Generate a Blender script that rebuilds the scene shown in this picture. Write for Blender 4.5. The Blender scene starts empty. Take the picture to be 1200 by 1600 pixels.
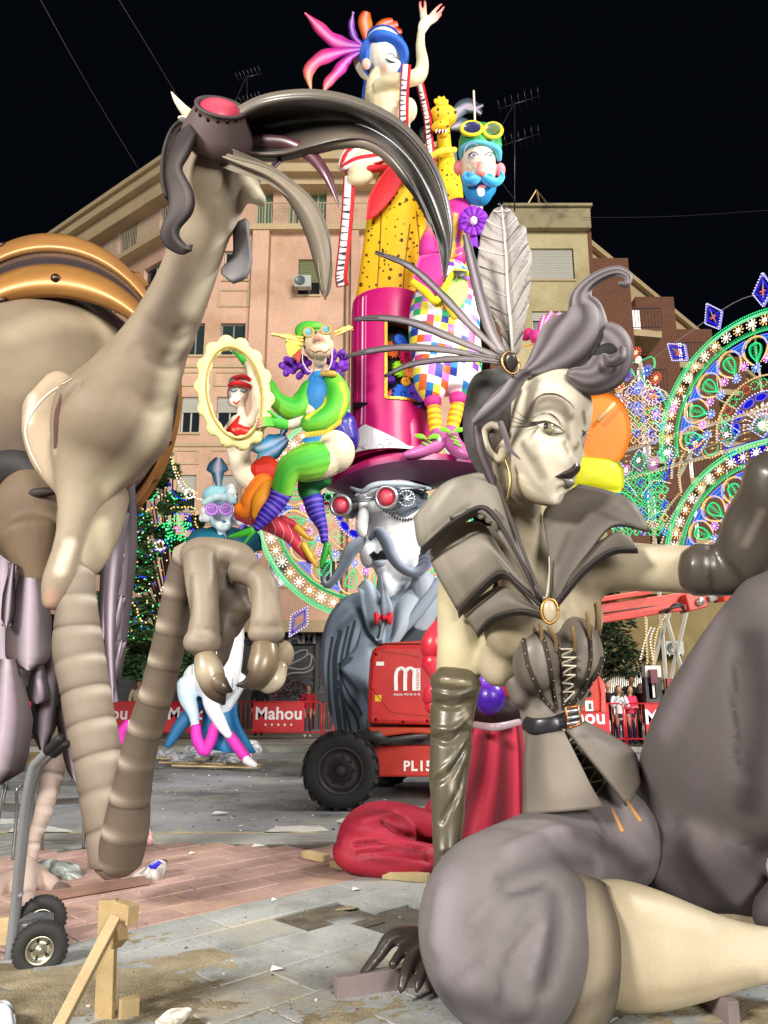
import bpy,bmesh,math,random
from math import radians,sin,cos,pi,sqrt,atan2
from mathutils import Vector,Matrix,kdtree,noise
from mathutils.bvhtree import BVHTree
random.seed(7)
SC=bpy.context.scene
COL=SC.collection
# ------------------------------------------------------------------ camera, sky, lights, exposure
F=1200.0;TH=radians(13.1);CH=1.55
CT,ST=cos(TH),sin(TH)
cam=bpy.data.cameras.new('camera');camo=bpy.data.objects.new('camera',cam);COL.objects.link(camo)
cam.sensor_fit='VERTICAL';cam.sensor_height=36;cam.lens=36*F/1600;cam.clip_end=600;cam.clip_start=.05
camo.location=(0,0,CH);camo.rotation_euler=(radians(90)+TH,0,0);SC.camera=camo
w=bpy.data.worlds.new('World');SC.world=w;w.use_nodes=True
nt=w.node_tree;nt.nodes.clear()
out=nt.nodes.new('ShaderNodeOutputWorld');bg=nt.nodes.new('ShaderNodeBackground');sky=nt.nodes.new('ShaderNodeTexSky')
sky.sky_type='NISHITA';sky.sun_disc=False;sky.sun_elevation=radians(-6);sky.sun_rotation=radians(200)
bg.inputs[1].default_value=.06
mx=nt.nodes.new('ShaderNodeMixRGB');mx.blend_type='ADD';mx.inputs[0].default_value=1;mx.inputs[2].default_value=(.02,.03,.055,1)
nt.links.new(sky.outputs[0],mx.inputs[1]);nt.links.new(mx.outputs[0],bg.inputs[0]);nt.links.new(bg.outputs[0],out.inputs[0])
def lamp(name,kind,loc,target,energy,size=1,color=(1,1,1),angle=0):
    l=bpy.data.lights.new(name,kind);o=bpy.data.objects.new(name,l);COL.objects.link(o)
    l.energy=energy;l.color=color
    if kind=='SUN':l.angle=radians(angle)
    elif kind=='AREA':l.shape='DISK';l.size=size
    else:l.shadow_soft_size=size
    o.location=loc;o.rotation_euler=(Vector(target)-Vector(loc)).to_track_quat('-Z','Y').to_euler()
    return o
lamp('floodlight_sun','SUN',(8,-13,9.5),(0,8,2),2.75,color=(1,.955,.88),angle=20)
lamp('fill_lamp','AREA',(-10,-5,9),(0,7,2.5),3300,3.6,(1,.95,.88))  # unseen area lamp added as soft fill from the left
lamp('fill_lamp','AREA',(12,8,13),(0,13,5),2500,3.0,(1,.97,.93))  # second unseen area lamp, added as fill from the right
SC.view_settings.view_transform='Standard';SC.view_settings.look='None';SC.view_settings.exposure=.2;SC.view_settings.gamma=1
SC.view_settings.use_curve_mapping=False
# ------------------------------------------------------------------ pixel -> point helpers
def W(px,py,D):
    x=(px-600)/F;u=(800-py)/F
    Y=CT-u*ST;Z=ST+u*CT;s=D/Y
    return Vector((x*s,D,CH+Z*s))
def G(px,py,z=0.):
    x=(px-600)/F;u=(800-py)/F
    Y=CT-u*ST;Z=ST+u*CT;k=(z-CH)/Z
    return Vector((x*k,Y*k,z))
CAM=Vector((0,0,CH))
def pm(P):return(P.y*CT+(P.z-CH)*ST)/F
def lin(h):
    if isinstance(h,(tuple,list)):return tuple(h[:3])
    h=h.lstrip('#');h=''.join(c*2 for c in h)if len(h)==3 else h;r=[int(h[i:i+2],16)/255 for i in(0,2,4)]
    return tuple(v/12.92 if v<=.04045 else((v+.055)/1.055)**2.4 for v in r)
def mix(a,b,t):
    t=max(0,min(1,t));a=lin(a);b=lin(b);return tuple(a[i]*(1-t)+b[i]*t for i in range(3))
def cr(P,n):
    """Catmull-Rom through tuples P -> list of interpolated tuples, n per span"""
    if len(P)<2:return list(P)
    d=len(P[0]);Q=[tuple(2*P[0][i]-P[1][i]for i in range(d))]+list(P)+[tuple(2*P[-1][i]-P[-2][i]for i in range(d))]
    o=[]
    for k in range(1,len(Q)-2):
        a,b,c,e=Q[k-1],Q[k],Q[k+1],Q[k+2]
        for j in range(n):
            t=j/n
            o.append(tuple(.5*(2*b[i]+(c[i]-a[i])*t+(2*a[i]-5*b[i]+4*c[i]-e[i])*t*t+(3*b[i]-a[i]-3*c[i]+e[i])*t**3)for i in range(d)))
    o.append(tuple(P[-1]));return o
def colf(col):
    if callable(col):return col
    if isinstance(col,list):
        st=[lin(c)for c in col];m=len(st)-1
        def f(t,a):
            x=max(0,min(.9999,t))*m;i=int(x);return mix(st[i],st[i+1],x-i)
        return f
    c=lin(col);return lambda t,a:c
class Geo:
    def __init__(s):s.v=[];s.f=[];s.c=[]
    def addv(s,p,c):s.v.append(Vector(p));s.c.append(c);return len(s.v)-1
    def tube(s,pts,k=1.,seg=14,sub=5,col=(.5,.5,.5),world=False,sq=0,bump=None,rot=0):
        """pts (px,py,D,rpx) ; k = depth radius / width radius ; world: (x,y,z,r)"""
        cf=colf(col);P=cr([tuple(p)for p in pts],sub);n=len(P)
        C=[];R=[]
        for p in P:
            if world:C.append(Vector(p[:3]));R.append(max(p[3],1e-4))
            else:
                q=W(p[0],p[1],p[2]);C.append(q);R.append(max(p[3],.05)*pm(q))
        L=[0]
        for i in range(1,n):L.append(L[-1]+(C[i]-C[i-1]).length)
        T=L[-1]or 1;lastN=None;rings=[]
        def frame(i):
            nonlocal lastN
            t=(C[min(i+1,n-1)]-C[max(i-1,0)])
            t=t.normalized()if t.length>1e-9 else Vector((0,0,1))
            v=(C[i]-CAM).normalized();N=t.cross(v)
            if N.length<.25 and lastN is not None:N=lastN-t*lastN.dot(t)
            if N.length<1e-6:N=Vector((1,0,0))
            N.normalize()
            if lastN is not None and N.dot(lastN)<-.2:N=-N
            lastN=N;return t,N,t.cross(N).normalized()
        def ring(c,N,B,r,tt):
            o=[]
            for j in range(seg):
                a=2*pi*j/seg+rot;ca,sa=cos(a),sin(a)
                if sq:
                    m=max(abs(ca),abs(sa));q=(1-sq)+sq/m;ca*=q;sa*=q
                b=bump(tt,a)if bump else 1
                o.append(s.addv(c+N*(ca*r*b)+B*(sa*r*k*b),cf(tt,a)))
            rings.append(o)
        for i in range(n):
            t,N,B=frame(i)
            if i==0:
                p0=s.addv(C[0]-t*R[0]*.6,cf(0,0))
                if n>1 and R[0]>1e-3:ring(C[0]-t*R[0]*.45,N,B,R[0]*.66,0)
            ring(C[i],N,B,R[i],L[i]/T)
            if i==n-1:
                if R[-1]>1e-3:ring(C[-1]+t*R[-1]*.45,N,B,R[-1]*.66,1)
                p1=s.addv(C[-1]+t*R[-1]*.6,cf(1,0))
        for a,b in zip(rings,rings[1:]):
            for j in range(seg):s.f.append((a[j],a[(j+1)%seg],b[(j+1)%seg],b[j]))
        for j in range(seg):
            s.f.append((p0,rings[0][(j+1)%seg],rings[0][j]));s.f.append((p1,rings[-1][j],rings[-1][(j+1)%seg]))
        return s
    def ell(s,px,py,D,rx,ry,k=1.,rot=0,col=(.5,.5,.5),nu=18,nv=12):
        cf=colf(col);c=W(px,py,D);m=pm(c);v=(c-CAM).normalized()
        X=v.cross(Vector((0,0,1))).normalized();Y=X.cross(v).normalized()
        a=radians(rot);X,Y=X*cos(a)+Y*sin(a),Y*cos(a)-X*sin(a)
        return s.ellw(c,X*rx*m,Y*ry*m,v*(rx+ry)/2*m*k,cf,nu,nv)
    def ellw(s,c,X,Y,Z,cf,nu=18,nv=12):
        cf=colf(cf);X,Y,Z=Vector(X),Vector(Y),Vector(Z);c=Vector(c)
        t=s.addv(c+Y,cf(0,0));R=[]
        for i in range(1,nv):
            b=pi*i/nv;R.append([s.addv(c+Y*cos(b)+X*sin(b)*cos(2*pi*j/nu)+Z*sin(b)*sin(2*pi*j/nu),cf(i/nv,2*pi*j/nu))for j in range(nu)])
        b_=s.addv(c-Y,cf(1,0))
        for j in range(nu):
            s.f.append((t,R[0][(j+1)%nu],R[0][j]));s.f.append((b_,R[-1][j],R[-1][(j+1)%nu]))
            for i in range(nv-2):s.f.append((R[i][j],R[i][(j+1)%nu],R[i+1][(j+1)%nu],R[i+1][j]))
        return s
    def sheet(s,rows,thick=.02,col=(.5,.5,.5),sub=4,world=False,closed=False):
        """rows: list of rails, each list of (px,py,D) with equal length. thick in m, pushed away from camera."""
        cf=colf(col)
        R=[cr([tuple(p)for p in r],sub)for r in rows]
        m=len(R[0]);cols=[]
        for j in range(m):cols.append(cr([R[i][j]for i in range(len(R))],sub)if len(R)>1 else[R[0][j]])
        nu=len(cols[0]);Pt=[[(Vector(cols[j][i])if world else W(*cols[j][i][:3]))for j in range(m)]for i in range(nu)]
        fr=[];bk=[]
        for i in range(nu):
            a=[];b=[]
            for j in range(m):
                du=Pt[min(i+1,nu-1)][j]-Pt[max(i-1,0)][j];dv=Pt[i][min(j+1,m-1)]-Pt[i][max(j-1,0)]
                nn=du.cross(dv)
                vv=(Pt[i][j]-CAM).normalized()
                nn=nn.normalized()if nn.length>1e-9 else vv
                if nn.dot(vv)<0:nn=-nn
                cc=cf(i/max(1,nu-1),j/max(1,m-1))
                a.append(s.addv(Pt[i][j],cc));b.append(s.addv(Pt[i][j]+nn*(thick(j/max(1,m-1))if callable(thick)else thick),cc))
            fr.append(a);bk.append(b)
        for i in range(nu-1):
            for j in range(m-1):
                s.f.append((fr[i][j],fr[i][j+1],fr[i+1][j+1],fr[i+1][j]));s.f.append((bk[i][j],bk[i+1][j],bk[i+1][j+1],bk[i][j+1]))
        for i in range(nu-1):
            s.f.append((fr[i][0],fr[i+1][0],bk[i+1][0],bk[i][0]));s.f.append((fr[i][-1],bk[i][-1],bk[i+1][-1],fr[i+1][-1]))
        for j in range(m-1):
            s.f.append((fr[0][j],bk[0][j],bk[0][j+1],fr[0][j+1]));s.f.append((fr[-1][j],fr[-1][j+1],bk[-1][j+1],bk[-1][j]))
        return s
    def plate(s,outl,D,thick=.05,bulge=0.,col=(.5,.5,.5),rings=5,sub=4,closed=True,Df=None,rim=.0):
        """pillow plate: px outline (list of px,py[,D]) around centroid, bulged towards the camera and away"""
        cf=colf(col)
        P=[(p[0],p[1],(p[2]if len(p)>2 else(Df(p[0],p[1])if Df else D)))for p in outl]
        if sub>1:P=cr(P+[P[0]],sub)[:-1]
        n=len(P);cx=sum(p[0]for p in P)/n;cy=sum(p[1]for p in P)/n;cd=sum(p[2]for p in P)/n
        for sgn in(-1,1):
            R=[]
            for k in range(rings):
                t=1-k/rings;h=sqrt(max(0,1-t*t))
                R.append([s.addv(W(cx+(p[0]-cx)*t,cy+(p[1]-cy)*t,cd+(p[2]-cd)*t+sgn*(thick/2+bulge*h)),cf(1-t,2*pi*j/n))for j,p in enumerate(P)])
            c0=s.addv(W(cx,cy,cd+sgn*(thick/2+bulge)),cf(1,0))
            for a,b in zip(R,R[1:]):
                for j in range(n):s.f.append((a[j],a[(j+1)%n],b[(j+1)%n],b[j]))
            for j in range(n):s.f.append((R[-1][j],R[-1][(j+1)%n],c0))
            if sgn<0:first=R[0]
            else:
                for j in range(n):s.f.append((first[j],first[(j+1)%n],R[0][(j+1)%n],R[0][j]))
        return s
    def poly(s,pts,y0,thick,col):
        """polygon prism: pts world 3d list, extruded by vector thick"""
        c=lin(col)if not callable(col)else col(0,0);e=Vector(thick);n=len(pts)
        a=[s.addv(Vector(p),c)for p in pts];b=[s.addv(Vector(p)+e,c)for p in pts]
        s.f.append(tuple(a));s.f.append(tuple(reversed(b)))
        for j in range(n):s.f.append((a[j],b[j],b[(j+1)%n],a[(j+1)%n]))
        return s
    def box(s,c,d,rot=0,col=(.5,.5,.5),M=None):
        c=Vector(c);m=M if M is not None else Matrix.Rotation(rot,3,'Z');cc=lin(col)
        i=[s.addv(c+m@Vector((x*d[0]/2,y*d[1]/2,z*d[2]/2)),cc)for z in(-1,1)for y in(-1,1)for x in(-1,1)]
        for q in((0,2,3,1),(4,5,7,6),(0,1,5,4),(2,6,7,3),(0,4,6,2),(1,3,7,5)):s.f.append(tuple(i[a]for a in q))
        return s
    def beam(s,a,b,w_,h_,col=(.5,.5,.5),up=(0,0,1)):
        a=Vector(a);b=Vector(b);t=(b-a);L=t.length;t.normalize();u=Vector(up)
        if abs(t.dot(u))>.97:u=Vector((0,1,0))
        x=t.cross(u).normalized();z=x.cross(t)
        return s.box((a+b)/2,(w_,L,h_),col=col,M=Matrix((x,t,z)).transposed())
    def rod(s,a,b,r,col=(.5,.5,.5),seg=6,r2=None):
        a=Vector(a);b=Vector(b);t=(b-a).normalized();u=Vector((0,0,1))if abs(t.z)<.95 else Vector((1,0,0))
        x=t.cross(u).normalized();y=x.cross(t);cc=lin(col);r2=r if r2 is None else r2
        A=[s.addv(a+(x*cos(2*pi*j/seg)+y*sin(2*pi*j/seg))*r,cc)for j in range(seg)]
        B=[s.addv(b+(x*cos(2*pi*j/seg)+y*sin(2*pi*j/seg))*r2,cc)for j in range(seg)]
        for j in range(seg):s.f.append((A[j],A[(j+1)%seg],B[(j+1)%seg],B[j]))
        s.f.append(tuple(reversed(A)));s.f.append(tuple(B));return s
    def lathe(s,c,axis,prof,seg=24,col=(.5,.5,.5)):
        """prof list of (r, h) along axis"""
        ax=Vector(axis).normalized();u=Vector((0,0,1))if abs(ax.z)<.9 else Vector((1,0,0));x=ax.cross(u).normalized();y=ax.cross(x);c=Vector(c);cf=colf(col);m=len(prof)
        R=[[s.addv(c+ax*h+(x*cos(2*pi*j/seg)+y*sin(2*pi*j/seg))*max(r,1e-4),cf(i/max(1,m-1),2*pi*j/seg))for j in range(seg)]for i,(r,h)in enumerate(prof)]
        for a,b in zip(R,R[1:]):
            for j in range(seg):s.f.append((a[j],a[(j+1)%seg],b[(j+1)%seg],b[j]))
        return s
    def octa(s,p,r,col):
        p=Vector(p);c=lin(col);i=[s.addv(p+Vector(d)*r,c)for d in((1,0,0),(-1,0,0),(0,1,0),(0,-1,0),(0,0,1),(0,0,-1))]
        for q in((0,2,4),(2,1,4),(1,3,4),(3,0,4),(2,0,5),(1,2,5),(3,1,5),(0,3,5)):s.f.append(tuple(i[a]for a in q))
        return s
# ------------------------------------------------------------------ materials
MATS={}
def N_(m,t,**k):
    n=m.node_tree.nodes.new(t)
    for a,b in k.items():setattr(n,a,b)
    return n
def paint(name='painted',rough=.42,coat=0.,bump=.15,var=.10,scale=9.,metal=0.,spec=.5,speck=0.,brush=0.):
    """surface coloured by the painted 'Col' attribute with mottling, fine relief"""
    key=(name,rough,coat,bump,var,scale,metal)
    if key in MATS:return MATS[key]
    m=bpy.data.materials.new(name);m.use_nodes=True;L=m.node_tree.links;b=m.node_tree.nodes['Principled BSDF']
    at=N_(m,'ShaderNodeAttribute',attribute_name='Col');tc=N_(m,'ShaderNodeTexCoord')
    n1=N_(m,'ShaderNodeTexNoise');n1.inputs['Scale'].default_value=scale*.35;n1.inputs['Detail'].default_value=5;n1.inputs['Roughness'].default_value=.6
    n2=N_(m,'ShaderNodeTexNoise');n2.inputs['Scale'].default_value=scale*12;n2.inputs['Detail'].default_value=3
    L.new(tc.outputs['Object'],n1.inputs['Vector']);L.new(tc.outputs['Object'],n2.inputs['Vector'])
    mr=N_(m,'ShaderNodeMapRange');mr.inputs[1].default_value=.3;mr.inputs[2].default_value=.7;mr.inputs[3].default_value=1-var;mr.inputs[4].default_value=1+var
    L.new(n1.outputs[0],mr.inputs[0])
    mr2=N_(m,'ShaderNodeMapRange');mr2.inputs[1].default_value=.3;mr2.inputs[2].default_value=.7;mr2.inputs[3].default_value=1-var*.6;mr2.inputs[4].default_value=1+var*.6
    L.new(n2.outputs[0],mr2.inputs[0])
    mu=N_(m,'ShaderNodeMath',operation='MULTIPLY');L.new(mr.outputs[0],mu.inputs[0]);L.new(mr2.outputs[0],mu.inputs[1])
    vm=N_(m,'ShaderNodeVectorMath',operation='SCALE');L.new(at.outputs['Color'],vm.inputs[0]);L.new(mu.outputs[0],vm.inputs['Scale'])
    L.new(vm.outputs[0],b.inputs['Base Color'])
    rr=N_(m,'ShaderNodeMapRange');rr.inputs[3].default_value=max(.03,rough-.08);rr.inputs[4].default_value=rough+.12;L.new(n1.outputs[0],rr.inputs[0]);L.new(rr.outputs[0],b.inputs['Roughness'])
    b.inputs['Metallic'].default_value=metal;b.inputs['Coat Weight'].default_value=coat;b.inputs['Coat Roughness'].default_value=.12;b.inputs['Specular IOR Level'].default_value=spec
    bp=N_(m,'ShaderNodeBump');bp.inputs['Strength'].default_value=bump;bp.inputs['Distance'].default_value=.004
    L.new(n2.outputs[0],bp.inputs['Height']);L.new(bp.outputs[0],b.inputs['Normal'])
    MATS[key]=m;return m
def glow(name,strength,attr=True,col=(1,1,1)):
    key=(name,strength)
    if key in MATS:return MATS[key]
    m=bpy.data.materials.new(name);m.use_nodes=True;nt=m.node_tree;nt.nodes.clear()
    o=nt.nodes.new('ShaderNodeOutputMaterial');e=nt.nodes.new('ShaderNodeEmission');e.inputs[1].default_value=strength
    a=nt.nodes.new('ShaderNodeAttribute');a.attribute_name='Col';nt.links.new(a.outputs['Color'],e.inputs[0]);nt.links.new(e.outputs[0],o.inputs[0])
    try:m.cycles.emission_sampling='NONE'
    except Exception:pass
    MATS[key]=m;return m
SATIN=paint('satin_statue_paint',.6,0,.22,.09,spec=.3)
MATTE=paint('matte_paint',.7,0,.25,.10)
GLOSS=paint('gloss_paint',.34,.15,.05,.06)
METAL=paint('bare_metal',.34,0,.1,.12,14.,metal=.85)
ROUGH=paint('rough_surface',.85,0,.7,.22,12.)
PLAS=paint('plastic',.35,.1,.05,.06)
WOODM=paint('raw_wood',.7,0,.5,.2,16.)
# ------------------------------------------------------------------ objects
OFF={}
def root(name,label,cat,loc,group=None):
    o=bpy.data.objects.new(name,None);COL.objects.link(o);o.location=loc;o.empty_display_size=.2
    o['label']=label;o['category']=cat
    if group:o['group']=group
    OFF[o.name]=Vector(loc);return o
def tagit(o,label=None,cat=None,group=None,kind=None):
    if label:o['label']=label
    if cat:o['category']=cat
    if group:o['group']=group
    if kind:o['kind']=kind
    return o
def mesh_from(g,name,off):
    me=bpy.data.meshes.new(name);me.from_pydata([tuple(v-off)for v in g.v],[],g.f);me.update()
    a=me.color_attributes.new('Col','FLOAT_COLOR','POINT')
    buf=[]
    for c in g.c:buf.extend((c[0],c[1],c[2],1.))
    a.data.foreach_set('color',buf);return me
def mk(name,g,mat,parent=None,smooth=True,remesh=0,sm=6,label=None,kind=None,bevel=0,origin=None,fac=.5,sharp=None):
    off=OFF[parent.name]if parent is not None else(Vector(origin)if origin is not None else Vector((0,0,0)))
    me=mesh_from(g,name,off)
    if remesh or bevel:
        o=bpy.data.objects.new('tmp',me);COL.objects.link(o)
        if remesh:
            md=o.modifiers.new('r','REMESH');md.mode='VOXEL';md.voxel_size=remesh
            if sm:s2=o.modifiers.new('s','SMOOTH');s2.iterations=sm;s2.factor=fac
        if bevel:
            bb=o.modifiers.new('b','BEVEL');bb.width=bevel;bb.segments=2;bb.limit_method='ANGLE';bb.angle_limit=radians(35)
        dg=bpy.context.evaluated_depsgraph_get();ne=bpy.data.meshes.new_from_object(o.evaluated_get(dg));bpy.data.objects.remove(o)
        if remesh:
            kd=kdtree.KDTree(len(g.v))
            for i,v in enumerate(g.v):kd.insert(v-off,i)
            kd.balance()
            for at in list(ne.color_attributes):ne.color_attributes.remove(at)
            a=ne.color_attributes.new('Col','FLOAT_COLOR','POINT');buf=[]
            for v in ne.vertices:
                nb=kd.find_n(v.co,5);ws=0;c=[0,0,0]
                for _,i,d in nb:
                    q=1/(d*d+1e-5);ws+=q;cc=g.c[i]
                    c[0]+=cc[0]*q;c[1]+=cc[1]*q;c[2]+=cc[2]*q
                buf.extend((c[0]/ws,c[1]/ws,c[2]/ws,1.))
            a.data.foreach_set('color',buf)
        me=ne;me.name=name
    if mat is not None and not me.materials:me.materials.append(mat)
    elif mat is not None:me.materials[0]=mat
    if smooth and not bevel:me.shade_smooth()
    if sharp:
        me.shade_smooth();me.set_sharp_from_angle(angle=radians(sharp))
    o=bpy.data.objects.new(name,me);COL.objects.link(o)
    if parent is not None:o.parent=parent;OFF[o.name]=off
    else:o.location=off;OFF[o.name]=off
    if label:o['label']=label
    if kind:o['kind']=kind
    return o
class Surf:
    """authoring helper: find points on built surfaces, to lay seams, lids and trim on them"""
    def __init__(s,*obs):
        s.b=[]
        for o in obs:
            off=OFF[o.name];me=o.data
            s.b.append(BVHTree.FromPolygons([v.co+off for v in me.vertices],[tuple(p.vertices)for p in me.polygons]))
    def hit(s,px,py,lift=.004):
        d=(W(px,py,5)-CAM).normalized();best=None
        for b in s.b:
            h=b.ray_cast(CAM,d)
            if h[0]is not None and(best is None or h[3]<best[3]):best=h
        if best is None:return None
        n=best[1];n=n if n.dot(d)<0 else-n
        return best[0]+n*lift,n
def decal(sf,outl,col,lift=.006,rings=4,sub=5,thick=.006,bulge=0.,g=None):
    g=g or Geo();cf=colf(col)
    P=cr([tuple(p)for p in outl]+[tuple(outl[0])],sub)[:-1]if sub>1 else outl
    n=len(P);cx=sum(p[0]for p in P)/n;cy=sum(p[1]for p in P)/n
    h0=sf.hit(cx,cy)
    if h0 is None:return g
    Rg=[]
    dflt=h0[0]
    for k in range(rings):
        t=1-k/rings;row=[]
        for j,p in enumerate(P):
            h=sf.hit(cx+(p[0]-cx)*t,cy+(p[1]-cy)*t,0)
            if h is None:
                q=W(cx+(p[0]-cx)*t,cy+(p[1]-cy)*t,dflt.y);nn=h0[1]
            else:q,nn=h
            row.append(g.addv(q+nn*(lift+bulge*sqrt(max(0,1-t*t))),cf(1-t,2*pi*j/n)))
        Rg.append(row)
    hc=g.addv(h0[0]+h0[1]*(lift+bulge),cf(1,0))
    for a,b in zip(Rg,Rg[1:]):
        for j in range(n):g.f.append((a[j],a[(j+1)%n],b[(j+1)%n],b[j]))
    for j in range(n):g.f.append((Rg[-1][j],Rg[-1][(j+1)%n],hc))
    return g
def line(sf,pts,wpx,col,lift=.005,sub=6,g=None,raised=0.):
    """thin strip laid on a surface along px points; wpx constant or list"""
    g=g or Geo();cf=colf(col)
    ww=[wpx]*len(pts)if not isinstance(wpx,(list,tuple))else wpx
    P=cr([(p[0],p[1],ww[i])for i,p in enumerate(pts)],sub);n=len(P);prev=None
    for i,p in enumerate(P):
        a=P[max(i-1,0)];b=P[min(i+1,n-1)];dx,dy=b[0]-a[0],b[1]-a[1];L=sqrt(dx*dx+dy*dy)or 1
        nx,ny=-dy/L*p[2]/2,dx/L*p[2]/2;row=[]
        for s_ in(-1,-.5,0,.5,1):
            h=sf.hit(p[0]+nx*s_,p[1]+ny*s_,lift+raised*(1-s_*s_))
            row.append(h[0]if h else None)
        if any(r is None for r in row):prev=None;continue
        cur=[g.addv(r,cf(i/max(1,n-1),s_))for r in row]
        if prev and(g.v[cur[2]]-g.v[prev[2]]).length<.5:
            for q in range(4):g.f.append((prev[q],prev[q+1],cur[q+1],cur[q]))
        prev=cur
    return g
def dense(pts,r):
    if len(pts)<2:return pts
    L=sum(math.dist(a,b)for a,b in zip(pts,pts[1:]));return cr([tuple(p)for p in pts],max(3,int(L/max(1.,r*.22)/(len(pts)-1))+1))
def airbrush(o,strokes):
    """paint soft strokes on a statue: (px points, radius px, colour, strength)"""
    sf=Surf(o);me=o.data;off=OFF[o.name];a=me.color_attributes['Col'];n=len(me.vertices)
    buf=[0.]*(n*4);a.data.foreach_get('color',buf)
    kd=kdtree.KDTree(n)
    for v in me.vertices:kd.insert(v.co+off,v.index)
    kd.balance()
    for pts,r,col,st in strokes:
        c=lin(col);P=dense(pts,r)
        wt={}
        for p in P:
            h=sf.hit(p[0],p[1],0)
            if not h:continue
            rr=r*pm(h[0])
            for _,i,d in kd.find_range(h[0],rr):
                q=(1-(d/rr)**2)**2
                if q>wt.get(i,0):wt[i]=q
        for i,q in wt.items():
            q*=st
            for k in range(3):buf[i*4+k]=buf[i*4+k]*(1-q)+c[k]*q
    a.data.foreach_set('color',buf)
def carve(o,strokes):
    """press soft grooves (negative) or ridges (positive, metres) into a surface"""
    sf=Surf(o);me=o.data;off=OFF[o.name];kd=kdtree.KDTree(len(me.vertices))
    for v in me.vertices:kd.insert(v.co+off,v.index)
    kd.balance();nrm=[v.normal.copy()for v in me.vertices];mv={}
    for pts,r,dep in strokes:
        wt={}
        for p in dense(pts,r):
            h=sf.hit(p[0],p[1],0)
            if not h:continue
            rr=r*pm(h[0])
            for _,i,d in kd.find_range(h[0],rr):
                q=(1-(d/rr)**2)**2
                if q>wt.get(i,0):wt[i]=q
        for i,q in wt.items():mv[i]=mv.get(i,0)+q*dep
    for i,q in mv.items():me.vertices[i].co+=nrm[i]*q
    me.update()
def copy_obj(o,parent,loc=None,rotz=None,name=None):
    c=o.copy();COL.objects.link(c);c.parent=parent
    if loc is not None:c.location=loc
    if rotz is not None:c.rotation_euler.z=rotz
    return c
def copy_tree(o,loc,rotz=0,label=None,scale=None):
    r=o.copy();COL.objects.link(r);r.location=loc;r.rotation_euler.z=rotz
    if label:r['label']=label
    if scale:r.scale=(scale,)*3
    for ch in list(o.children):
        c=ch.copy();COL.objects.link(c);c.parent=r
        for g_ in ch.children:
            d=g_.copy();COL.objects.link(d);d.parent=c
    return r
def text_geo(txt,p0,right,up,size,col,depth=.004,font=None,spacing=1.,bold=0.):
    """lettering as flat print: converts a text curve to mesh, placed at p0"""
    cu=bpy.data.curves.new('t','FONT');cu.body=txt;cu.size=1;cu.offset=bold;cu.space_character=spacing;cu.resolution_u=3
    o=bpy.data.objects.new('t',cu);COL.objects.link(o);dg=bpy.context.evaluated_depsgraph_get()
    me=bpy.data.meshes.new_from_object(o.evaluated_get(dg));bpy.data.objects.remove(o)
    r=Vector(right);u=Vector(up);p0=Vector(p0);g=Geo();c=lin(col)
    for v in me.vertices:g.addv(p0+r*v.co.x*size+u*v.co.y*size,c)
    for p in me.polygons:g.f.append(tuple(p.vertices))
    return g
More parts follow.
